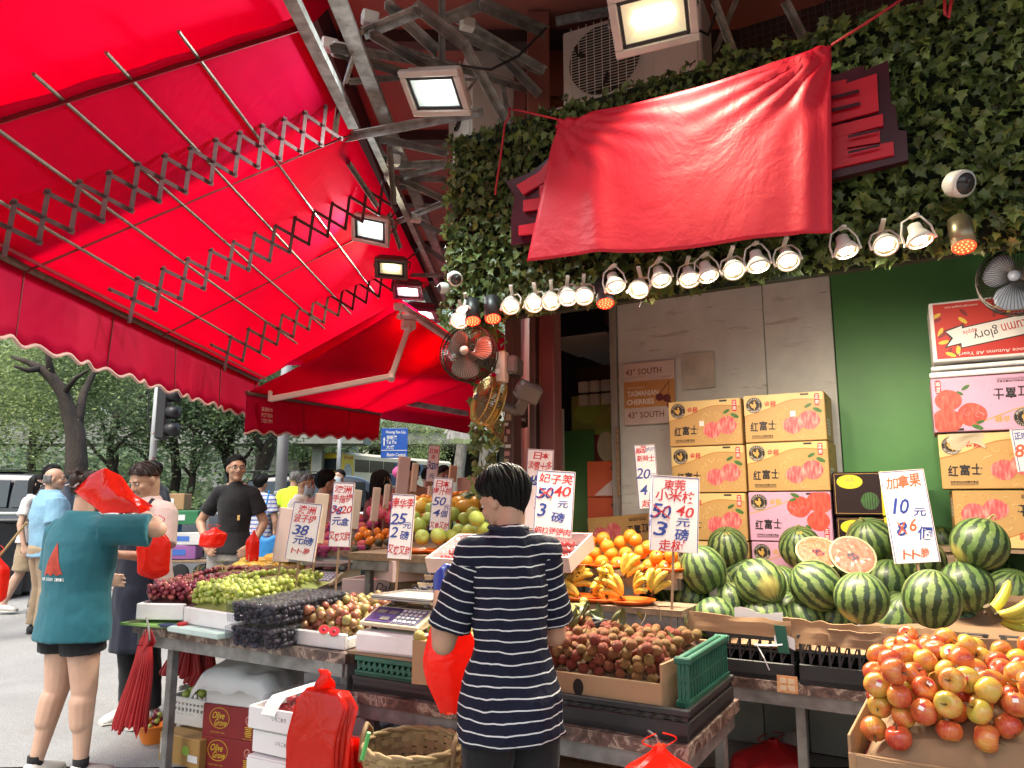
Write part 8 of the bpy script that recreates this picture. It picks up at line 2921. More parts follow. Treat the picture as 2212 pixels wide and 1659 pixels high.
 if style=='bald':
  MB().sheet(lambda u,v:HP(V((math.sin(rad(95)+rad(170)*u)*.0445*(1.03),-math.cos(rad(95)+rad(170)*u)*.0545*1.03+.006,.02-.05*v))),24,6,.006).build('hair',hm,P,smooth=True)
 else:
  mb=MB()
  mb.sheet(lambda u,v:hp_(2*PI*u,.02+.98*v,.985),40,16,.006)
  rr=random.Random(int(h*1000))
  for i in range(locks):
   a0=rr.uniform(0,2*PI)
   v0=rr.uniform(.0,.45)
   v1=min(1.06,v0+rr.uniform(.4,.75))
   tw=rr.uniform(-.25,.25)
   r0=rr.uniform(1.0,1.1)
   pts=[hp_(a0+tw*k/5,v0+(v1-v0)*k/5,r0+(.02 if k==5 else 0)) for k in range(6)]
   mb.tube(pts,[.0026*h,.0034*h,.0034*h,.003*h,.0022*h,.0006*h],4,caps=False)
  mb.build('hair',hm,P,smooth=True)
 if style=='tied':
  mb=MB().ball(HP((0,.062,.03)),(.026*h,.022*h,.028*h),12,9)
  for i in range(26):
   a=i*2.4
   c_=HP((0,.066,.034))
   mb.tube([c_,c_+V((math.cos(a)*.02,.008*math.sin(i),.018+.01*math.sin(a)))*h,c_+V((math.cos(a)*.034,.012*math.sin(i),.03+.022*math.sin(a*1.3)))*h],[.004*h,.003*h,.0005*h],4)
  mb.build('hair_bun',hm,P,smooth=True)
  MB().tube([HP((-.03+.06*i/7,.07+.006*math.sin(i*2),.012+.006*math.cos(i*3))) for i in range(8)],.004*h,6).build('hair_clip',mat('shiny hair clip',(.5,.42,.4),.25,metal=.5),P)
 for g in garments:
  kind,m=g[0],g[1]
  o=g[2] if len(g)>2 else{}
  mb=MB()
  wv=max(vox,.0075)
  disp=[]
  if kind=='shirt':
   hz,lo,fl=o.get('hem',.47),o.get('loose',1.0),o.get('flare',1.0)
   ring=lambda z,rx,ry,y=0:(T((0,y,z)),V((rx*lo*wide,0,0))*h,L@V((0,ry*lo,0))*h)
   mb.loft([ring(hz,max(.116/(lo*wide),.097*fl),max(.095/lo,.072*fl)),ring(.50,max(.114/(lo*wide),.099*fl),.094/lo),ring(.6,.091,.068),ring(.7,.098,.073),ring(.76,.101,.068),ring(.798,.092,.056),ring(.825,.066,.047,.004),ring(.846,.045,.041,.006),ring(.858,.038,.036,.007)],24)
   sl=o.get('sleeve',.62)
   for s in(1,-1):
    a,b2=T(SH[s]),T(EL[s])
    inner=T((s*.045,.004,.80))
    mb.capsule(inner,a,.045*h*min(lo,1.1),.038*h*min(lo,1.12),14)
    if o.get('split'):
     continue
    e=a.lerp(b2,min(1,sl))
    mb.tube([a,a.lerp(e,.5),e],[.041*h*lo,.041*h*lo,.043*h*lo*(1 if sl<1 else .85)],14)
    if sl>1:
     w=T(WR[s])
     mb.capsule(b2,b2,.036*h*lo)
     mb.tube([b2,b2.lerp(w,sl-1)],[.036*h*lo,.028*h*lo],12)
   disp=[('DISPLACE',{'strength':o.get('fold',.02),'mid_level':.5,'texture_coords':'LOCAL'})]
  elif kind in('trousers','shorts'):
   lo=o.get('loose',1.0)
   top=o.get('waist',.60)
   mb.loft([(V((0,0,.455))*h,V((.099,0,0))*h*lo*max(1,wide),V((0,.074,0))*h*lo),(V((0,.004,.51))*h,V((.1,0,0))*h*lo*max(1,wide),V((0,.077,0))*h*lo),(V((0,0,top))*h,V((.084*wide,0,0))*h,V((0,.062,0))*h)],22)
   for s in(1,-1):
    a,k_,n_=V((s*.05,0,.49))*h,T2(KN[s]),T2(AN[s])+V((0,0,.012))*h
    if kind=='shorts':
     e=a.lerp(k_,o.get('len',.55))
     mb.tube([a,a.lerp(e,.5),e],[.062*h*lo,.062*h*lo,.061*h*lo],16)
    else:
     mb.tube([a,a.lerp(k_,.5),k_,k_.lerp(n_,.5),n_],[.062*h*lo,.054*h*lo,.045*h*lo,.04*h*lo,.036*h*lo],16)
   disp=[('DISPLACE',{'strength':.022,'mid_level':.5,'texture_coords':'LOCAL'})]
  elif kind=='skirt':
   b_=o.get('len',.3)
   mb.loft([(V((0,0,b_))*h,V((.115,0,0))*h,V((0,.1,0))*h),(V((0,0,.5))*h,V((.098,0,0))*h,V((0,.078,0))*h),(V((0,0,.6))*h,V((.075,0,0))*h,V((0,.058,0))*h)],22)
   disp=[('DISPLACE',{'strength':.03,'mid_level':.5,'texture_coords':'LOCAL'})]
  elif kind=='apron':
   def af(u,v):
    z=.74-(.74-o.get('len',.3))*v
    wd=.055 if v<.22 else .103
    wd=.055+(.105-.055)*min(1,max(0,(v-.12)/.14))
    a=(u-.5)*2
    fr=.0915*math.sqrt(max(.02,1-(a*wd/.118)**2))+.01
    p=T((a*wd,-fr,z)) if z>.5 else V((a*wd,-fr-.012*(1-a*a),z))*h
    return p+V((.012*math.sin(a*4+v*3)*v,.012*mnoise.noise(V((a*3,v*5,1))),0))
   MB().sheet(af,22,26,.004).build('apron',m,P,smooth=True)
   for s in(1,-1):
    MB().tube([T((s*.05,-.092,.735)),T((s*.06,-.07,.80)),T((s*.05,-.02,.845)),T((s*.03,.05,.82))],.008*h,6).build('apron_strap',m,P)
   continue
  if disp:
   tx=bpy.data.textures.new('cloth_folds','CLOUDS')
   tx.noise_scale=o.get('fs',.16)
   tx.noise_depth=2
   disp[0][1]['texture']=tx
  me=baked(mb,kind,m,[('REMESH',{'mode':'VOXEL','voxel_size':wv}),('SMOOTH',{'factor':.5,'iterations':3})]+disp+[('SMOOTH',{'factor':.4,'iterations':1})])
  place(kind,me,P)
 for s in(1,-1):
  a=T2(AN[s])
  fwd=V((s*.16,-1,0)).normalized()
  sd=V((-fwd.y,fwd.x,0))
  z0=a.z-.045*h
  c_=V((a.x,a.y,z0))
  mb=MB()
  mb.loft([(c_-fwd*.032*h+UP*.026*h,sd*.020*h,UP*.024*h),(c_-fwd*.012*h+UP*.033*h,sd*.027*h,UP*.031*h),(c_+fwd*.03*h+UP*.028*h,sd*.029*h,UP*.024*h),(c_+fwd*.075*h+UP*.02*h,sd*.031*h,UP*.017*h),(c_+fwd*.105*h+UP*.014*h,sd*.02*h,UP*.011*h)],14)
  sh=mb.build('shoe',m_shoew if shoes=='w' else m_shoeb,P,smooth=True)
  mb=MB()
  mb.loft([(c_-fwd*.034*h+UP*.006*h,sd*.022*h,UP*.006*h),(c_+fwd*.03*h+UP*.006*h,sd*.031*h,UP*.006*h),(c_+fwd*.08*h+UP*.006*h,sd*.032*h,UP*.006*h),(c_+fwd*.108*h+UP*.007*h,sd*.02*h,UP*.006*h)],12)
  mb.build('sole',m_sole if shoes=='w' else m_shoeb,sh)
  if socks:
   MB().tube([a-UP*.015*h,a+UP*.03*h],[.024*h,.0245*h],12).build('sock',socks,P,smooth=True)
 P['T']=0
 del P['T']
 return P,T,HP
def gp(u,k):
 """foot point under pixel column u at camera depth k"""
 d=ray(u,1085)
 p=EYE+d*k
 return V((p.x,p.y,ground_z(p)))
m_teal=cloth('teal',(.018,.12,.155))
m_blk=cloth('black',(.014,.014,.016),var=.3)
m_navy=cloth('navy',(.015,.018,.035))
m_khaki=cloth('khaki',(.33,.25,.16))
m_lblue=cloth('light blue',(.2,.38,.52))
m_pinkT=cloth('pale pink',(.62,.46,.42))
m_greyT=cloth('dark grey',(.06,.07,.085))
m_greyP=cloth('grey trousers',(.27,.25,.23))
p1,T1,H1=person('woman in a teal t-shirt and black shorts seen from behind under a red bag',gp(182,4.05),rad(180-26),1.6,[('shirt',m_teal,{'hem':.44,'loose':1.3,'sleeve':.85,'flare':1.06}),('shorts',m_blk,{'len':.42,'loose':1.12})],'brown','tied','fair',lean=.02,hy=0,hp=.1,el={-1:(-.245,-.10,.80),1:(.17,-.03,.64)},wr={-1:(-.07,-.145,.87),1:(.12,-.16,.62)},hands={-1:(None,(0,1,.2),.6)},vox=.0062,shoes='w',socks=m_blk,thick=1.16,wide=1.08,kn={1:(.058,-.004,.28),-1:(-.06,-.018,.28)},an={1:(.085,.03,.045),-1:(-.07,-.02,.045)})
from mathutils.bvhtree import BVHTree
def on_cloth(P,part,p,d,off=.003):
 """point on the outside of a garment where the line p, d first meets it"""
 o=next(c for c in COL.objects if c.parent==P and c.name.startswith(part))
 key=o.data.name
 if key not in _bvh:
  _bvh[key]=BVHTree.FromPolygons([v.co.copy() for v in o.data.vertices],[tuple(f.vertices) for f in o.data.polygons])
 hit=_bvh[key].ray_cast(V(p),V(d).normalized())
 return(hit[0]-V(d).normalized()*off) if hit[0] is not None else V(p)
_bvh={}
m_orp_=mat('orange red shirt print',(.45,.05,.025),.8,ns=20,var=.5)
bk0=V((0,1,0))
def tor(a,z):
 return on_cloth(p1,'shirt',(a,.6,z*1.6),(0,-1,0))
pr=MB()
pr.grid(lambda u,v:tor(-.075+.15*(u+(.42-u)*min(1,v*1.02)),.655+.105*v+.004*math.sin(u*19)*(1-v)),14,10)
pr.build('shirt_print',m_orp_,p1,smooth=True)
tx=MB()
for i,ch_ in enumerate('WHAT OUTDOOR CLIMBING'):
 if ch_!=' ':
  tx.text(ch_,tor(.085-.0083*i,.640),(-1,0,0),UP,.015,.0085,z=.001)
tx.build('lettering',m_paper,p1)
bagf=thing('carrier_bag','thin red carrier bag held over the head of the woman in teal','plastic bag',PK(240,1060,3.9))
def along(pts,t):
 x=t*(len(pts)-1)
 i=min(int(x),len(pts)-2)
 f=x-i
 return tuple(a+(b2-a)*f for a,b2 in zip(pts[i],pts[i+1]))
BT=[(163,1055,4.0),(195,1024,3.92),(232,1009,3.9),(262,1032,3.86),(292,1066,3.78),(327,1092,3.74)]
BB=[(164,1060,3.98),(190,1088,3.82),(222,1108,3.76),(262,1106,3.72),(300,1110,3.68),(326,1100,3.72)]
def bag_over(u,v):
 p=PK(*along(BT,u)).lerp(PK(*along(BB,u)),v)
 return p+V((0,-.05*math.sin(PI*u)*math.sin(PI*v)+.012*math.sin(u*13+v*5),.012*mnoise.noise(V((u*6,v*5,2)))))
MB().sheet(bag_over,36,18,.002).build('film',m_redbag,bagf,smooth=True,world=True)
p2,T2_,H2=person('woman in a pale pink top and dark apron looking down at her phone',gp(330,5.0),rad(-24),1.68,[('shirt',m_pinkT,{'loose':1.12,'sleeve':.75}),('trousers',m_blk,{'loose':1.0}),('apron',m_navy,{'len':.27})],'brown','short','warm',lean=.08,hy=-.2,hp=.45,el={1:(.15,-.06,.63),-1:(-.16,-.06,.63)},wr={1:(.09,-.2,.66),-1:(-.02,-.215,.655)},hands={1:((-.4,-.5,.5),(-.3,0,1),.9),-1:((.7,-.5,.35),(.2,.1,1),.5)},vox=.0068,shoes='w')
ph=thing('mobile_phone','mobile phone held by the woman in the apron','phone',p2.matrix_basis@V((.02,-.42,1.10)),rad(-40))
ph.rotation_euler=(rad(40),rad(15),rad(-30))
MB().box((0,0,0),(.075,.009,.155),ch=.004).build('body',mat('rose phone back',(.35,.27,.25),.3),ph)
MB().box((-.018,.006,.055),(.03,.003,.035),ch=.001).build('camera_bump',m_black,ph)
carrier('crumpled orange red bag hanging from the arm of the woman in the apron',PK(338,1128,4.6),.18,.34,m_redbag,5,.4,.45)
p3,_,_=person('balding old man in a light blue polo shirt and khaki trousers',gp(112,7.55),rad(180-40),1.66,[('shirt',m_lblue,{'hem':.46,'loose':1.42,'sleeve':.85}),('trousers',m_khaki,{'loose':1.3})],'grey','bald','warm',lean=-.02,hy=-.5,hp=.05,el={1:(.2,.0,.66)},wr={1:(.25,-.03,.52)},vox=.008,wide=1.12,thick=1.15)
carrier('red carrier bag hanging from the hand of the old man at the left edge',gp(4,7.25)+V((0,0,.84)),.26,.5,m_redbag,11,0,.6)
sk_=MB().tube([gp(10,7.3)+V((0,0,.78)),gp(62,7.2)+V((0,0,1.12))],.012,6).build('bamboo_pole',mat('bamboo',(.4,.28,.12),.6))
tag(sk_,'thin bamboo pole held low beside the old man','pole')
person('person with bushy black hair and a black t-shirt behind the old man',gp(104,8.5),rad(180-70),1.70,[('shirt',m_blk,{'loose':1.1}),('trousers',m_navy,{})],'black','short','fair',vox=.011,locks=60)
person('girl in white and a beige skirt walking behind the old man',gp(74,8.7),rad(100),1.58,[('shirt',cloth('white',(.7,.68,.66)),{'hem':.5}),('skirt',m_khaki,{'len':.3})],'black','long','fair',vox=.011,shoes='w',locks=40,kn={1:(.05,-.06,.28),-1:(-.05,.03,.28)},an={1:(.05,-.1,.05),-1:(-.05,.12,.06)})
person('young man in a dark grey t-shirt beside the trolley of boxes',gp(328,8.2),rad(-95),1.74,[('shirt',m_greyT,{'loose':1.1}),('trousers',m_navy,{})],'black','short','fair',vox=.010,hy=-.2,hp=.1,el={1:(.15,-.06,.64)},wr={1:(.12,-.18,.6)},locks=60)
p6,_,_=person('man in a black t-shirt and glasses with hands on his hips',gp(508,6.8),rad(4),1.77,[('shirt',m_blk,{'loose':1.02,'hem':.49,'sleeve':.66}),('trousers',m_greyP,{'loose':1.2})],'black','short','mid',hy=.5,hp=.02,el={1:(.145,.03,.645),-1:(-.18,.03,.65)},wr={1:(.115,-.05,.535),-1:(-.115,-.06,.545)},hands={1:((-.45,-.55,-.4),(-.5,.6,-.2),.5),-1:((.45,-.55,-.4),(.5,.6,-.2),.5)},vox=.0068,glasses=True,locks=140,wide=.84)
MB().box((.075,-.128,1.19),(.022,.004,.045),ch=.001).build('chest_logo',mat('gold chest logo',(.6,.38,.12),.5),p6)
carrier('red bag bunched at the elbow of the man in black, picture left',PK(462,1138,6.1),.2,.17,m_redbag,21,.2,.6)
carrier('red bag hanging below the hand of the man in black, picture right',PK(549,1145,6.1),.1,.27,m_redbag,22,.2,.5)
m_st2=None
def stripe_cloth(name,base,line,period,duty,wob=.012,axis=2):
 m,nt,b=new_mat('cloth '+name)
 tc=nd(nt,'TexCoord')
 sx=nd(nt,'SeparateXYZ')
 nt.links.new(tc.outputs['Object'],sx.inputs[0])
 vec=coords(nt,per_object=False)
 n1=noise_tex(nt,vec,6.5,3,.5,.4)
 z=mth(nt,'ADD',sx.outputs[axis],mth(nt,'MULTIPLY_ADD',n1,wob*2,-wob))
 f=mth(nt,'FRACT',mth(nt,'MULTIPLY',z,1/period))
 k=ramp(nt,f,[(0,(1,1,1)),(duty,(1,1,1)),(duty+.03,(0,0,0)),(1,(0,0,0))])
 fine=ramp(nt,noise_tex(nt,vec,40,3),[(.3,tuple(x*.7 for x in base)),(.7,base)])
 nt.links.new(mixc(nt,k,fine,line),b.inputs['Base Color'])
 b.inputs['Roughness'].default_value=.85
 b.inputs['Specular IOR Level'].default_value=.2
 bump(nt,b,noise_tex(nt,coords(nt,per_object=False,stretch=(1,1,.7)),8,3,.5,.8),.7,.03)
 return m
m_bst=stripe_cloth('blue white stripes',(.62,.63,.66),(.12,.17,.42),.05,.35,.004)
m_pat,nt,b=new_mat('cloth patterned blouse')
vec=coords(nt,per_object=False)
tc=nd(nt,'TexCoord')
sx=nd(nt,'SeparateXYZ')
nt.links.new(tc.outputs['Object'],sx.inputs[0])
ck=nd(nt,'TexVoronoi')
ck.inputs['Scale'].default_value=42
nt.links.new(vec,ck.inputs['Vector'])
band=ramp(nt,mth(nt,'FRACT',mth(nt,'MULTIPLY',sx.outputs[2],9.0)),[(0,(.6,.55,.48)),(.3,(.25,.16,.1)),(.45,(.62,.57,.5)),(.6,(.1,.12,.16)),(.72,(.55,.4,.15)),(.8,(.62,.57,.5))],'CONSTANT')
nt.links.new(mixc(nt,ramp(nt,ck.outputs['Distance'],[(.25,(0,0,0)),(.4,(1,1,1))]),band,(.6,.56,.5)),b.inputs['Base Color'])
b.inputs['Roughness'].default_value=.85
m_rust=cloth('rust',(.30,.12,.095))
m_dred=cloth('dark red',(.15,.025,.028))
m_beige=cloth('beige',(.42,.27,.19))
m_whitec=cloth('white shirt',(.68,.67,.66))
m_hiv=cloth('hi vis',(.55,.8,.04))
m_jean=cloth('blue jeans',(.17,.25,.4))
person('woman in a blue and white striped top walking away with a blue bag',gp(560,9.3),rad(180-10),1.58,[('shirt',m_bst,{'loose':1.1}),('trousers',m_jean,{})],'black','bob','mid',vox=.011,locks=60)
bb_=thing('tote_bag','bright blue shoulder bag on the woman in the striped top','bag',gp(581,9.1)+V((0,0,.82)),0)
MB().sheet(lambda u,v:V(((u-.5)*(.24+.1*v),-.05*math.sin(PI*u),-.34*v+.02*math.sin(u*9))),10,8,.06).build('body',mat('blue bag cloth',(.02,.22,.55),.6,bs=12,bst=.5,bd=.02),bb_,smooth=True)
MB().tube([(-.06,0,0),(-.05,.02,.3),(-.02,.05,.56)],.012,6).build('strap',mat('blue bag cloth',(0,0,0)),bb_)
person('woman with grey wavy hair, a patterned blouse and a face mask',gp(655,7.7),rad(78),1.6,[('shirt',m_pat,{'loose':1.25,'sleeve':.8}),('trousers',m_blk,{})],'grey','short','mid',vox=.009,mask=True,hp=.15,el={1:(.16,-.05,.64),-1:(-.15,-.05,.64)},wr={1:(.1,-.17,.62),-1:(-.1,-.17,.62)},locks=90)
hb_=thing('handbag','woven handbag hanging from the arm of the woman in the patterned blouse','bag',gp(622,7.6)+V((0,0,.78)),0)
MB().box((0,0,-.12),(.22,.09,.24),ch=.02).build('body',m_rattan,hb_)
MB().tube([(-.08,0,0),(-.05,0,.24),(.05,0,.24),(.08,0,0)],.01,6).build('strap',m_rattan,hb_)
person('woman in a rust coloured shirt with her back turned',gp(700,7.35),rad(180-38),1.62,[('shirt',m_rust,{'loose':1.2,'hem':.40,'sleeve':.95}),('trousers',m_blk,{})],'black','bob','warm',vox=.009,hy=-.25,locks=80)
person('man with a blue face mask coming from behind the bus',gp(733,12.2),rad(-30),1.66,[('shirt',m_navy,{}),('trousers',m_blk,{})],'black','short','fair',vox=.014,mask=True,locks=40)
person('worker in a bright yellow green vest behind the lamp column',gp(634,10.6),rad(180),1.63,[('shirt',m_hiv,{'loose':1.15}),('trousers',m_navy,{})],'grey','short','mid',vox=.012,locks=40)
person('woman in a dark red t-shirt with long black hair facing right',gp(818,6.95),rad(118),1.63,[('shirt',m_dred,{'loose':1.15,'sleeve':.8}),('trousers',m_blk,{})],'black','long','fair',vox=.009,mask=True,hp=.1,locks=90,el={-1:(-.16,-.03,.63)},wr={-1:(-.13,-.16,.55)})
person('man in a beige t-shirt looking down at his phone',gp(886,7.75),rad(16),1.72,[('shirt',m_beige,{'loose':1.15}),('trousers',m_greyP,{})],'black','short','mid',vox=.009,hp=.5,hy=.25,lean=.08,el={1:(.15,-.06,.64),-1:(-.15,-.06,.64)},wr={1:(.12,-.2,.62),-1:(-.02,-.2,.62)},locks=60)
person('person in a white shirt carrying a dark backpack, seen from behind',gp(923,8.7),rad(180-15),1.66,[('shirt',m_whitec,{'loose':1.15}),('trousers',m_blk,{})],'black','short','fair',vox=.012,locks=50)
bp_=thing('backpack','dark blue backpack on the person in the white shirt','backpack',gp(926,8.5)+V((.0,.0,1.12)),rad(-15))
MB().box((0,-.06,0),(.3,.14,.42),ch=.05).build('body',mat('dark pack cloth',(.025,.03,.045),.8),bp_)
MB().box((0,-.14,-.08),(.22,.04,.18),ch=.015).build('pocket',mat('dark pack cloth',(0,0,0)),bp_)
person('man in black with a pale face mask in profile by the bus front',gp(955,9.4),rad(80),1.70,[('shirt',m_blk,{'loose':1.1}),('trousers',m_navy,{})],'black','short','mid',vox=.012,mask=True,locks=50)
pc2=MB().ball((0,0,0),(.16,.16,.1),16,10).build('pink_cap',mat('bright pink cap',(.7,.1,.3),.7),None,smooth=True)
pc2.location=gp(872,9.6)+V((0,0,1.60))
tag(pc2,'bright pink hat showing behind the man in beige','hat')
m_nstr=stripe_cloth('navy with white stripes',(.012,.014,.032),(.66,.68,.68),.0335,.11,.012)
pos16=V((.0,2.6,0))
rz16=rad(180+20)
p16,T16,H16=person('shopkeeper woman in a navy striped t-shirt and black trousers seen from behind',pos16,rz16,1.56,[('shirt',m_nstr,{'hem':.42,'loose':1.02,'flare':1.07,'split':1,'fold':.045}),('trousers',m_blk,{'loose':1.0})],'black','bob','warm',lean=.09,hy=.5,hp=.3,el={1:(.138,-.045,.615),-1:(-.125,-.05,.615)},wr={1:(.115,-.165,.715),-1:(-.07,-.18,.64)},hands={1:((-.1,-.6,.8),(-.9,-.2,0),.8),-1:(None,(.4,0,1),.7)},vox=.0055,gloves=(1,-1),thick=1.12,wide=.9,locks=260,neck_f=.012)
for s in(1,-1):
 a,e=T16((s*.084,.004,.795)),T16({1:(.138,-.045,.615),-1:(-.125,-.05,.615)}[s])
 d=(e-a).normalized()
 R=frame(d,(1,0,0))
 mb=MB()
 ln=(e-a).length*.82
 mb.tube([V((0,0,-.05)),V((0,0,.02)),V((0,0,ln*.5)),V((0,0,ln))],[.04,.062,.068,.074],22)
 tx_=bpy.data.textures.new('cloth_folds','CLOUDS')
 tx_.noise_scale=.1
 me=baked(mb,'sleeve',m_nstr,[('REMESH',{'mode':'VOXEL','voxel_size':.0065}),('SMOOTH',{'factor':.5,'iterations':3}),('DISPLACE',{'strength':.022,'mid_level':.5,'texture_coords':'LOCAL','texture':tx_})])
 place('sleeve',me,p16,T4(a,R))
MB().tube([T16((math.cos(t)*.044,.007+math.sin(t)*.041,.856-.006*math.sin(t))) for t in[2*PI*i/24 for i in range(24)]],.007,6,closed=True).build('collar',m_navy,p16,smooth=True)
hpos=p16.matrix_basis@(T16((.115,-.23,.77)))
ph=thing('mobile_phone','black phone with a lit red edge in the blue gloved hand of the shopkeeper','phone',PK(966,1276,2.72))
ph.rotation_euler=(rad(10),rad(28),rad(60))
MB().box((0,0,0),(.075,.009,.15),ch=.004).build('body',m_black,ph)
MB().box((0,-.0055,0),(.068,.001,.14)).build('screen',emit('phone screen',(.35,.05,.04),.6),ph)
sbag=thing('carrier_bag','translucent red carrier bag held by the shopkeeper, hanging beside her elbow','plastic bag',PK(975,1300,2.66))
def sb_f(u,v):
 c=PK(978,1292,2.68).lerp(PK(980,1540,2.58),v)
 wl=.016+.078*min(1,v*2.0)**.8*(1-.65*max(0,v-.72)/.28)
 a=2*PI*u
 fold=1+.16*math.sin(a*3+v*2)+.08*mnoise.noise(V((u*7,v*4,3)))
 return c+V((math.cos(a)*wl*fold,math.sin(a)*wl*.38*fold,.03*mnoise.noise(V((u*5,v*3,0)))))+V((-.02*math.sin(v*3),0,0))
MB().grid(sb_f,40,24,True).build('film',m_redbag,sbag,smooth=True,world=True)
# ================================================================== STREET: vehicles, poles, signs, trolley, bins
m_carb=mat('black car paint',(.008,.009,.011),.12,ns=2,coat=.8)
m_glassd=mat('dark car glass',(.02,.028,.03),.05,spec=.8)
m_wind=mat('windscreen with painted sky reflection',(.42,.47,.48),.1,ns=3,col2=(.12,.16,.15),spec=.8)  # pale tone puts the reflected sky into the glass colour
m_tyre=mat('tyre rubber',(.015,.015,.016),.85)
m_chrome=mat('bright trim',(.6,.6,.6),.2,metal=.9)
m_lens=mat('clear headlight',(.6,.62,.64),.1,spec=.9)
def mpv(label,loc,rz,m=m_carb):
 """boxy people carrier; nose towards -X"""
 t=thing('people_carrier',label,'car',loc,rz)
 L,Wd,Hh=4.7,1.82,1.9
 def sec(x,z0,z1,w0,w1,n=14):
  out=[]
  pts=[(-w0*.92,z0),(-w0,z0+.15),(-w0,z0+(z1-z0)*.5),(-w1,z1-.1),(-w1*.85,z1),(w1*.85,z1),(w1,z1-.1),(w0,z0+(z1-z0)*.5),(w0,z0+.15),(w0*.92,z0)]
  return[V((x,a,b2)) for a,b2 in pts]
 S_=[(-2.35,.35,.82,.68,.6),(-2.25,.25,.98,.84,.74),(-1.7,.22,1.08,.9,.8),(-1.35,.22,1.16,.91,.8),(-.62,.22,1.82,.91,.68),(.1,.22,1.9,.91,.7),(1.5,.22,1.88,.91,.7),(2.1,.22,1.8,.9,.68),(2.33,.3,1.2,.86,.76),(2.36,.4,1.0,.8,.72)]
 mb=MB()
 vs,fs=[],[]
 for s in S_:
  vs+=sec(*s)
 for i in range(len(S_)-1):
  for j in range(10):
   k=(j+1)%10
   fs.append((i*10+j,(i+1)*10+j,(i+1)*10+k,i*10+k))
 fs.append(tuple(range(10)))
 fs.append(tuple((len(S_)-1)*10+j for j in range(10))[::-1])
 mb.add(vs,fs)
 place('body',baked(mb,'body',m,[('SUBSURF',{'levels':2,'render_levels':2})]),t)
 MB().sheet(lambda u,v:V((-1.42+.74*v,(-.5+u)*(1.5-.22*v),1.15+.63*v+.02*math.sin(PI*u))),8,6,.02).build('windscreen',m_wind,t,smooth=True)
 for sd in(-1,1):
  for x0,x1 in((-.95,.0),(.06,1.05),(1.12,1.95)):
   sk=.35 if x0<-.5 else 0
   MB().add([(x0-0,sd*.915,1.12),(x1,sd*.915,1.12),(x1-.03,sd*.80,1.68),(x0+sk,sd*.80,1.68),(x0-0,sd*.885,1.12),(x1,sd*.885,1.12),(x1-.03,sd*.77,1.68),(x0+sk,sd*.77,1.68)],[(0,1,2,3),(4,7,6,5),(0,4,5,1),(1,5,6,2),(2,6,7,3),(3,7,4,0)]).build('window',m_glassd,t)
  MB().box((-1.95,sd*.68,.86),(.5,.3,.2),Rz(sd*-.35),.05).build('headlight',m_lens,t)
  MB().box((-1.05,sd*1.0,1.14),(.14,.2,.17),None,.04).build('mirror',m,t)
  MB().box((.5,sd*.918,.98),(.2,.02,.035),None,.008).build('door_handle',m_chrome,t)
  for x in(-1.45,1.45):
   w=thing('wheel',None,None,(x,sd*.8,.33))
   w.parent=t
   MB().lathe([(.19,-.09),(.31,-.1),(.33,-.06),(.33,.06),(.31,.1),(.19,.09)],24,T4((0,0,0),M.Rotation(PI/2,3,'X'))).build('tyre',m_tyre,w,smooth=True)
   MB().lathe([(0,.06),(.06,.07),(.19,.05),(.2,-.05),(0,-.05)],20,T4((0,0,0),M.Rotation(PI/2*sd,3,'X'))).build('rim',m_chrome,w,smooth=True)
 MB().box((-2.33,0,.72),(.06,1.1,.26),None,.02).build('grille',m_chrome,t)
 MB().box((0,0,1.915),(2.2,1.2,.02),None,.008).build('roof_panel',m,t)
 return t
def at(u,Y,z=None):
 d=ray(u,1085)
 p=EYE+d*(Y/d.y)
 return V((p.x,p.y,.205 if z is None else z))
mpv('black people carrier with a pale windscreen in the middle, behind the trolley',at(600,17.4),rad(16))
mpv('black people carrier cut off by the left edge of the picture',at(-40,16.4),rad(4))
bus=thing('double_decker_bus','cream double decker bus with a yellow rear panel and adverts','bus',at(735,46,.2),rad(63))
m_cream2=mat('cream bus paint',(.66,.6,.44),.3,ns=.5,var=.06)
m_yelb=mat('yellow bus panel',(.72,.52,.03),.35,ns=1)
bl_,bw_,bh_=13.0,2.5,4.35
mb=MB()
mb.box((bl_/2,bw_/2,2.35),(bl_,bw_,4.0),ch=.16)
mb.build('body',m_cream2,bus)
MB().box((-.03,bw_/2,2.5),(.08,bw_-.1,3.5),ch=.03).build('rear_panel',m_yelb,bus)
MB().box((.55,-.02,2.6),(1.1,.05,3.2),ch=.01).build('rear_corner_panel',m_yelb,bus)
pr=MB()
pr.text('全新5inch寬',(.55,-.048,4.0),(1,0,0),UP,.22,.9,z=.002,bold=.02)
pr.build('lettering',m_redink,bus)
MB().poly(circle(.55,3.1,.4,.55,20),(0,-.047,0),(1,0,0),UP,.001).build('advert_picture',mat('advert grey',(.5,.52,.5),.4,ns=4,var=.5),bus)
MB().box((-.075,bw_/2,3.55),(.02,2.0,.8)).build('rear_window',m_glassd,bus)
for i in range(6):
 MB().box((2.0+1.5*i,-.012,3.55),(1.42,.04,.78),ch=.005).build('upper_window',m_glassd,bus)
for i in range(5):
 MB().box((3.0+1.5*i,-.012,1.8),(1.42,.04,.9),ch=.005).build('lower_window',m_glassd,bus)
MB().box((1.55,-.012,1.6),(.9,.05,1.2)).build('engine_vent',m_black,bus)
ad=MB().box((5.6,-.03,2.75),(4.6,.05,.72)).build('advert_board',mat('navy advert',(.02,.05,.12),.35),bus)
MB().text('Serta',(4.4,-.058,2.75),(1,0,0),UP,.42,1.3,z=.004,bold=.02).build('lettering',m_whiteink,bus)
MB().box((7.2,-.035,3.55),(3.4,.05,.76)).build('window_advert',mat('blue window advert',(.05,.09,.18),.35),bus)
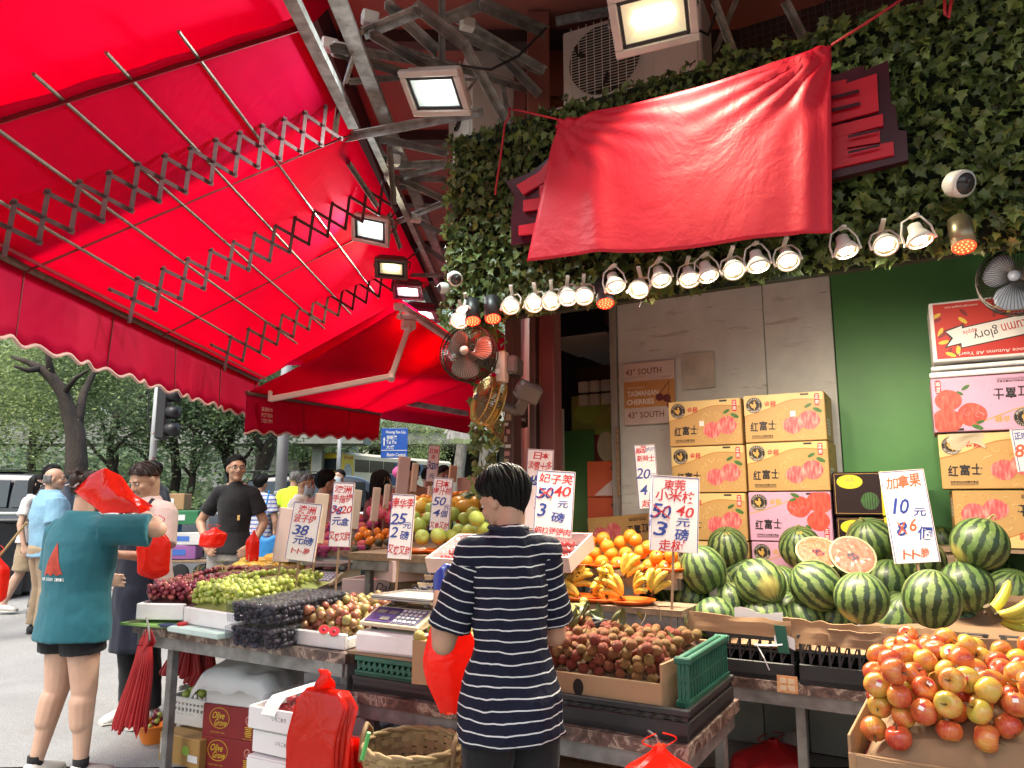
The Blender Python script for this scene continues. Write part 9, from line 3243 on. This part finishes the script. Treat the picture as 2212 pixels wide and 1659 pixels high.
MB().poly([(6.4+math.cos(t)*(.42+.1*math.sin(5*t)),3.6+math.sin(t)*(.22+.05*math.sin(4*t))) for t in[2*PI*k/30 for k in range(30)]],(0,-.062,0),(1,0,0),UP,.002).build('cloud_print',mat('pale cloud print',(.6,.68,.72),.5),bus)
for i in range(9):
 MB().box((2.0+.9*i,.25,3.35),(.12,.5,.5),ch=.03).build('seat',mat('magenta seat',(.3,.03,.1),.7),bus)
for x in(2.6,8.6):
 MB().lathe([(.2,-.12),(.46,-.13),(.5,-.08),(.5,.08),(.46,.13),(0,.12)],22,T4((x,.12,.5),M.Rotation(PI/2,3,'X'))).build('wheel',m_tyre,bus,smooth=True)
m_pole=mat('grey painted pole',(.42,.44,.44),.45,ns=4,col2=(.33,.35,.35),metal=.2)
def pole(name,label,u,Y,r,h,cat,lean=0.0):
 t=thing(name,label,cat,at(u,Y,ground_z((0,Y))))
 MB().tube([(0,0,0),(lean,0,h)],[r,r*.92],16).build('shaft',m_pole,t,smooth=True)
 return t
lc=pole('lamp_column','thick grey lamp column in the middle behind the passers-by',605,13.6,.104,6.5,'lamp post')
MB().lathe([(.118,0),(.118,.05),(.11,.06)],16,T4((0,0,1.25))).build('band',m_pole,lc)
MB().box((0,-.105,1.1),(.08,.01,.3),ch=.003).build('access_door',m_pole,lc)
tl_=pole('traffic_light','traffic light on a pale grey pole, seen from behind at the left',322,11.6,.052,4.3,'traffic light')
TB=V((.12,0,2.55))
MB().box(TB+V((0,0,.0)),(.16,.2,.86),ch=.02).build('housing',m_black,tl_)
for i in range(3):
 MB().tube([TB+V((.07,0,.27-.27*i)),TB+V((.24,0,.25-.27*i))],[.11,.10],14).build('hood',m_black,tl_,smooth=True)
MB().box((.03,0,2.98),(.12,.08,.04)).box((.03,0,2.12),(.12,.08,.04)).build('clamp',m_pole,tl_)
MB().tube([(-.06,0,3.0),(-.14,0,2.9),(-.12,0,2.5),(-.05,0,2.2)],.012,6).build('cable',m_black,tl_)
for i,z in enumerate((2.2,3.0,1.8)):
 MB().lathe([(.056,0),(.056,.03)],14,T4((0,0,z))).build('band',m_chrome,tl_)
rs_=thing('road_sign','blue road sign for Tai Po with a white arrow on grey poles','road sign',at(847,33,.2),rad(2))
for x in(-.0,):
 MB().tube([(-2.45,.1,0),(-2.4,.1,5.2)],.09,12).build('pole',m_pole,rs_,smooth=True)
MB().tube([(.3,.12,0),(.3,.12,4.5)],.07,10).build('pole',m_pole,rs_,smooth=True)
MB().tube([(-2.4,.1,5.0),(-.8,.05,6.1)],.04,8).build('stay',m_pole,rs_)
px=33/FPX
def sgp(u,v):
 return((u-847)*px*1.0,(1085-v)*px+CAM_H-.2)
x0,z1=sgp(820,926)
x1,z0=sgp(877,990)
MB().box(((x0+x1)/2,0,(z0+z1)/2),(x1-x0,.04,z1-z0),ch=.01).build('panel',mat('road sign blue',(.015,.09,.42),.45),rs_)
mb=MB()
for s_,u,v,hh,ww in(('Heung Fan Liu',851,935,8,42),('香粉寮',843,946,9,23),('Tai Po',842,956,8,22),('大埔',840,967,9,18),('Shatin Central',853,983,7,40)):
 a,c_=sgp(u,v)
 mb.text(s_,(a,-.022,c_),(1,0,0),UP,hh*px,ww*px,z=.004,bold=.02)
mb.build('lettering',m_whiteink,rs_)
mb=MB()
for(u0,v0),(u1,v1) in(((821,973),(877,974.3)),):
 a,c_=sgp(u0,v1)
 a2,c2_=sgp(u1,v0)
 mb.add([(a,-.027,c_),(a2,-.027,c_),(a2,-.027,c2_),(a,-.027,c2_)],[(0,1,2,3)])
mb.build('divider',m_whiteink,rs_)
mb=MB()
a=[sgp(*q_) for q_ in((825.5,964),(828,964),(828,950),(830,952),(826.8,945),(823.5,952),(825.5,950))]
mb.poly(a,(0,-.022,0),(1,0,0),UP,.004)
mb.build('arrow',m_whiteink,rs_)
wb_=thing('shop_banner','white and green banner with fruit shop characters beyond the fans','banner',PK(1035,930,13.0),rad(8))
MB().sheet(lambda u,v:V(((u-.5)*1.0,.03*math.sin(u*8),(.5-v)*.46-.06*u)),12,6,.01).build('cloth',mat('white banner cloth',(.62,.66,.6),.7),wb_,smooth=True)
mb=MB()
for i,ch_ in enumerate('菜果'):
 mb.text(ch_,(.12+.27*i,-.05,-.08-.02*i),(-1,0,0),UP,.22,.24,z=-.006,bold=.02)
mb.build('lettering',mat('pale green print',(.3,.6,.35),.6),wb_)
MB().sheet(lambda u,v:V(((u-.5)*.99,.03*math.sin(u*8)-.008,-.13-.09*v-.06*u)),10,3,.004).build('green_band',mat('green banner band',(.4,.55,.28),.7),wb_)
st_=thing('banner_strips','bunch of pale fluttering strips hanging by the white banner','strips',PK(990,905,12.5))
for i in range(7):
 MB().sheet(lambda u,v,i=i:V((-.2+.06*i+(u-.5)*.045+.03*math.sin(v*4+i),0,-.05-.32*v*(.6+.4*math.sin(i*2.1)**2))),3,8,.003).build('strip',m_whitec,st_)
rl=thing('railing','grey pedestrian railing along the kerb behind the crowd','railing',(-6,11.9,.3))
for z in(.25,.95):
 MB().tube([(-9,0,z),(6.5,0,z)],.025,8).build('rail',m_pole,rl)
pm_=MB().tube([(0,0,0),(0,0,1.0)],.025,8).mesh('post',m_pole)
for i in range(10):
 place('post',pm_,rl,T4((-9+1.7*i,0,0)))
tz=gp(402,11.2)
tt_=thing('hand_trolley','flat hand trolley with a bent tube handle loaded with fruit boxes','trolley',tz,rad(8))
MB().box((0,0,.3),(.85,.6,.04),ch=.006).build('deck',m_ply,tt_)
MB().tube([(.42,-.27,.32),(.55,-.27,.75),(.62,-.27,1.02),(.62,.27,1.02),(.55,.27,.75),(.42,.27,.32)],.018,8).build('handle',m_leg,tt_)
for x,y in((-.32,-.26),(.05,-.26),(.36,-.26),(-.32,.26),(.36,.26)):
 MB().lathe([(0,-.025),(.1,-.03),(.13,-.02),(.13,.02),(.1,.03),(0,.025)],18,T4((x,y,.13),M.Rotation(PI/2,3,'X'))).build('wheel',m_tyre,tt_,smooth=True)
bxs=[((-.28,-.1,.33),(.3,.4,.14),(.1,.28,.18),'lowest green box at the left of the trolley'),((.08,-.1,.33),(.36,.4,.2),(.28,.1,.3),'purple and white box low on the trolley'),((-.25,-.1,.475),(.34,.4,.14),(.08,.25,.15),'second green box on the trolley'),((.12,-.1,.535),(.46,.4,.18),(.6,.6,.58),'white printed box on the right of the trolley'),((-.25,-.1,.62),(.36,.4,.2),(.03,.22,.6),'blue box with an orange end on the trolley'),((-.02,-.1,.83),(.52,.4,.2),(.03,.2,.08),'green sacked box tilted on top of the trolley load'),((-.2,.1,1.04),(.4,.4,.24),(.42,.25,.12),'plain brown carton topmost on the trolley')]
for(c,s_,col,lab) in bxs:
 w=tt_.matrix_basis@V(c)
 t=thing('fruit_box',lab,'box',w,rad(8+6*math.sin(c[2]*9)))
 MB().box((0,0,s_[2]/2),s_,ch=.008).build('body',mat('trolley box %.2f%.2f'%(col[0],col[2]),col,.6,ns=5,var=.2),t)
 MB().box((-.05,-s_[1]/2-.002,s_[2]*.5),(s_[0]*.5,.003,s_[2]*.4)).build('label',m_paper if 'white' not in lab else mat('blue label',(.05,.15,.5),.5),t)
def bin_(label,loc,rz,m):
 t=thing('wheeled_bin',label,'bin',loc,rz)
 MB().loft([((0,0,.06),(.22,0,0),(0,.26,0)),((0,0,.95),(.29,0,0),(0,.35,0))],4).build('body',m,t)
 MB().box((0,0,1.0),(.5,.58,.05),M.Rotation(.05,3,'X'),.02).build('lid',m,t)
 MB().tube([(-.2,.33,.95),(-.2,.40,1.0),(.2,.40,1.0),(.2,.33,.95)],.018,6).build('handle',m,t)
 for x in(-.22,.22):
  MB().lathe([(0,-.03),(.1,-.03),(.1,.03),(0,.03)],16,T4((x,.25,.1),M.Rotation(PI/2,3,'Y'))).build('wheel',m_tyre,t)
m_bin=mat('dark grey bin',(.035,.04,.045),.5)
bin_('dark wheeled bin at the left edge beside the old man',gp(22,9.6),rad(20),m_bin)
bin_('second dark wheeled bin between the old man and the left van',gp(62,9.9),rad(-10),m_bin)
bin_('dark grey wheeled bin behind the woman in dark red',gp(778,9.8),rad(15),m_bin)
bin_('dark bin half hidden behind the man in beige',gp(845,10.2),rad(-5),m_bin)
# ================================================================== LABELS: small groups told apart by row and order
ORD=['first','second','third','fourth','fifth','sixth','seventh','eighth','ninth','tenth','eleventh','twelfth','thirteenth','fourteenth','fifteenth','sixteenth']
def rows_of(group,short,gap=14):
 """front to back rows, then counted from the left, as the camera sees them"""
 obs=[]
 for o in COL.objects:
  if o.parent is None and o.get('group')==group:
   p=o.matrix_basis.translation-EYE
   f=p.y*cP+p.z*sP
   obs.append((829-FPX*(-p.y*sP+p.z*cP)/f,1106+FPX*p.x/f,o))
 obs.sort(key=lambda q:-q[0])
 rows,cur=[],[]
 for q in obs:
  if cur and(cur[0][0]-q[0]>gap or len(cur)>=16):
   rows.append(cur)
   cur=[]
  cur.append(q)
 if cur:
  rows.append(cur)
 for i,r in enumerate(rows):
  where='only' if len(rows)==1 else('front' if i==0 else('back' if i==len(rows)-1 else('middle' if len(rows)==3 else ORD[i])))
  for j,q in enumerate(sorted(r,key=lambda q:q[1])):
   q[2]['label']=short+', '+ORD[j]+' from the left'+('' if len(rows)==1 else ' in the '+where+' row')
for g,s,gap in(('small banana bunches','small yellow banana bunch',16),('large oranges on plates','large orange by the grey board',14),('green grape bunches in the foam tray','green grape bunch',12),('red grape bunches in the foam tray','purple red grape bunch',12),('green guavas on the raised table','pale green guava',16),('yellow mangoes behind the guavas','yellow mango behind the guavas',9),('clear boxes of dark grapes, lower layer','lower clear box of dark grapes',13),('clear boxes of dark grapes, upper layer','upper clear box of dark grapes',13),('blueberry punnets','blueberry punnet',13),('apples in pink foam nets on the far table','apple in a pink foam net',12),('netted peaches on the further scale','pink netted peach on the scale',8),('dragon fruit on the side table','dragon fruit',12),('persimmons on the side table','orange persimmon',9),('avocados on the side table','dark avocado',14),('yellow green apples behind the further scale','yellow green apple',30),('long yellow mangoes at the back of the left table','long yellow mango',7),('brown oval fruit behind the grapes','brown oval fruit',9),('peaches in the pink cartons','peach in a pink carton',20),('orange plates on the stepped shelf','orange plate under the large oranges',40),('orange plates on the banana shelf','orange plate under the bananas',40),('orange plates under the guavas','orange plate under the guavas',40),('watermelon slices on the back table','red watermelon slice',40),('watermelons deeper in the pile','watermelon deep in the pile',24),('small oranges on the rear table','small orange on the rear stall',11),('green fruit beside the shopkeeper','knobbly green fruit',10),('olive green fruit by the lychees','olive green fruit',12),('green fruit under the left table','small green fruit under the table',14)):
 rows_of(g,s,gap)
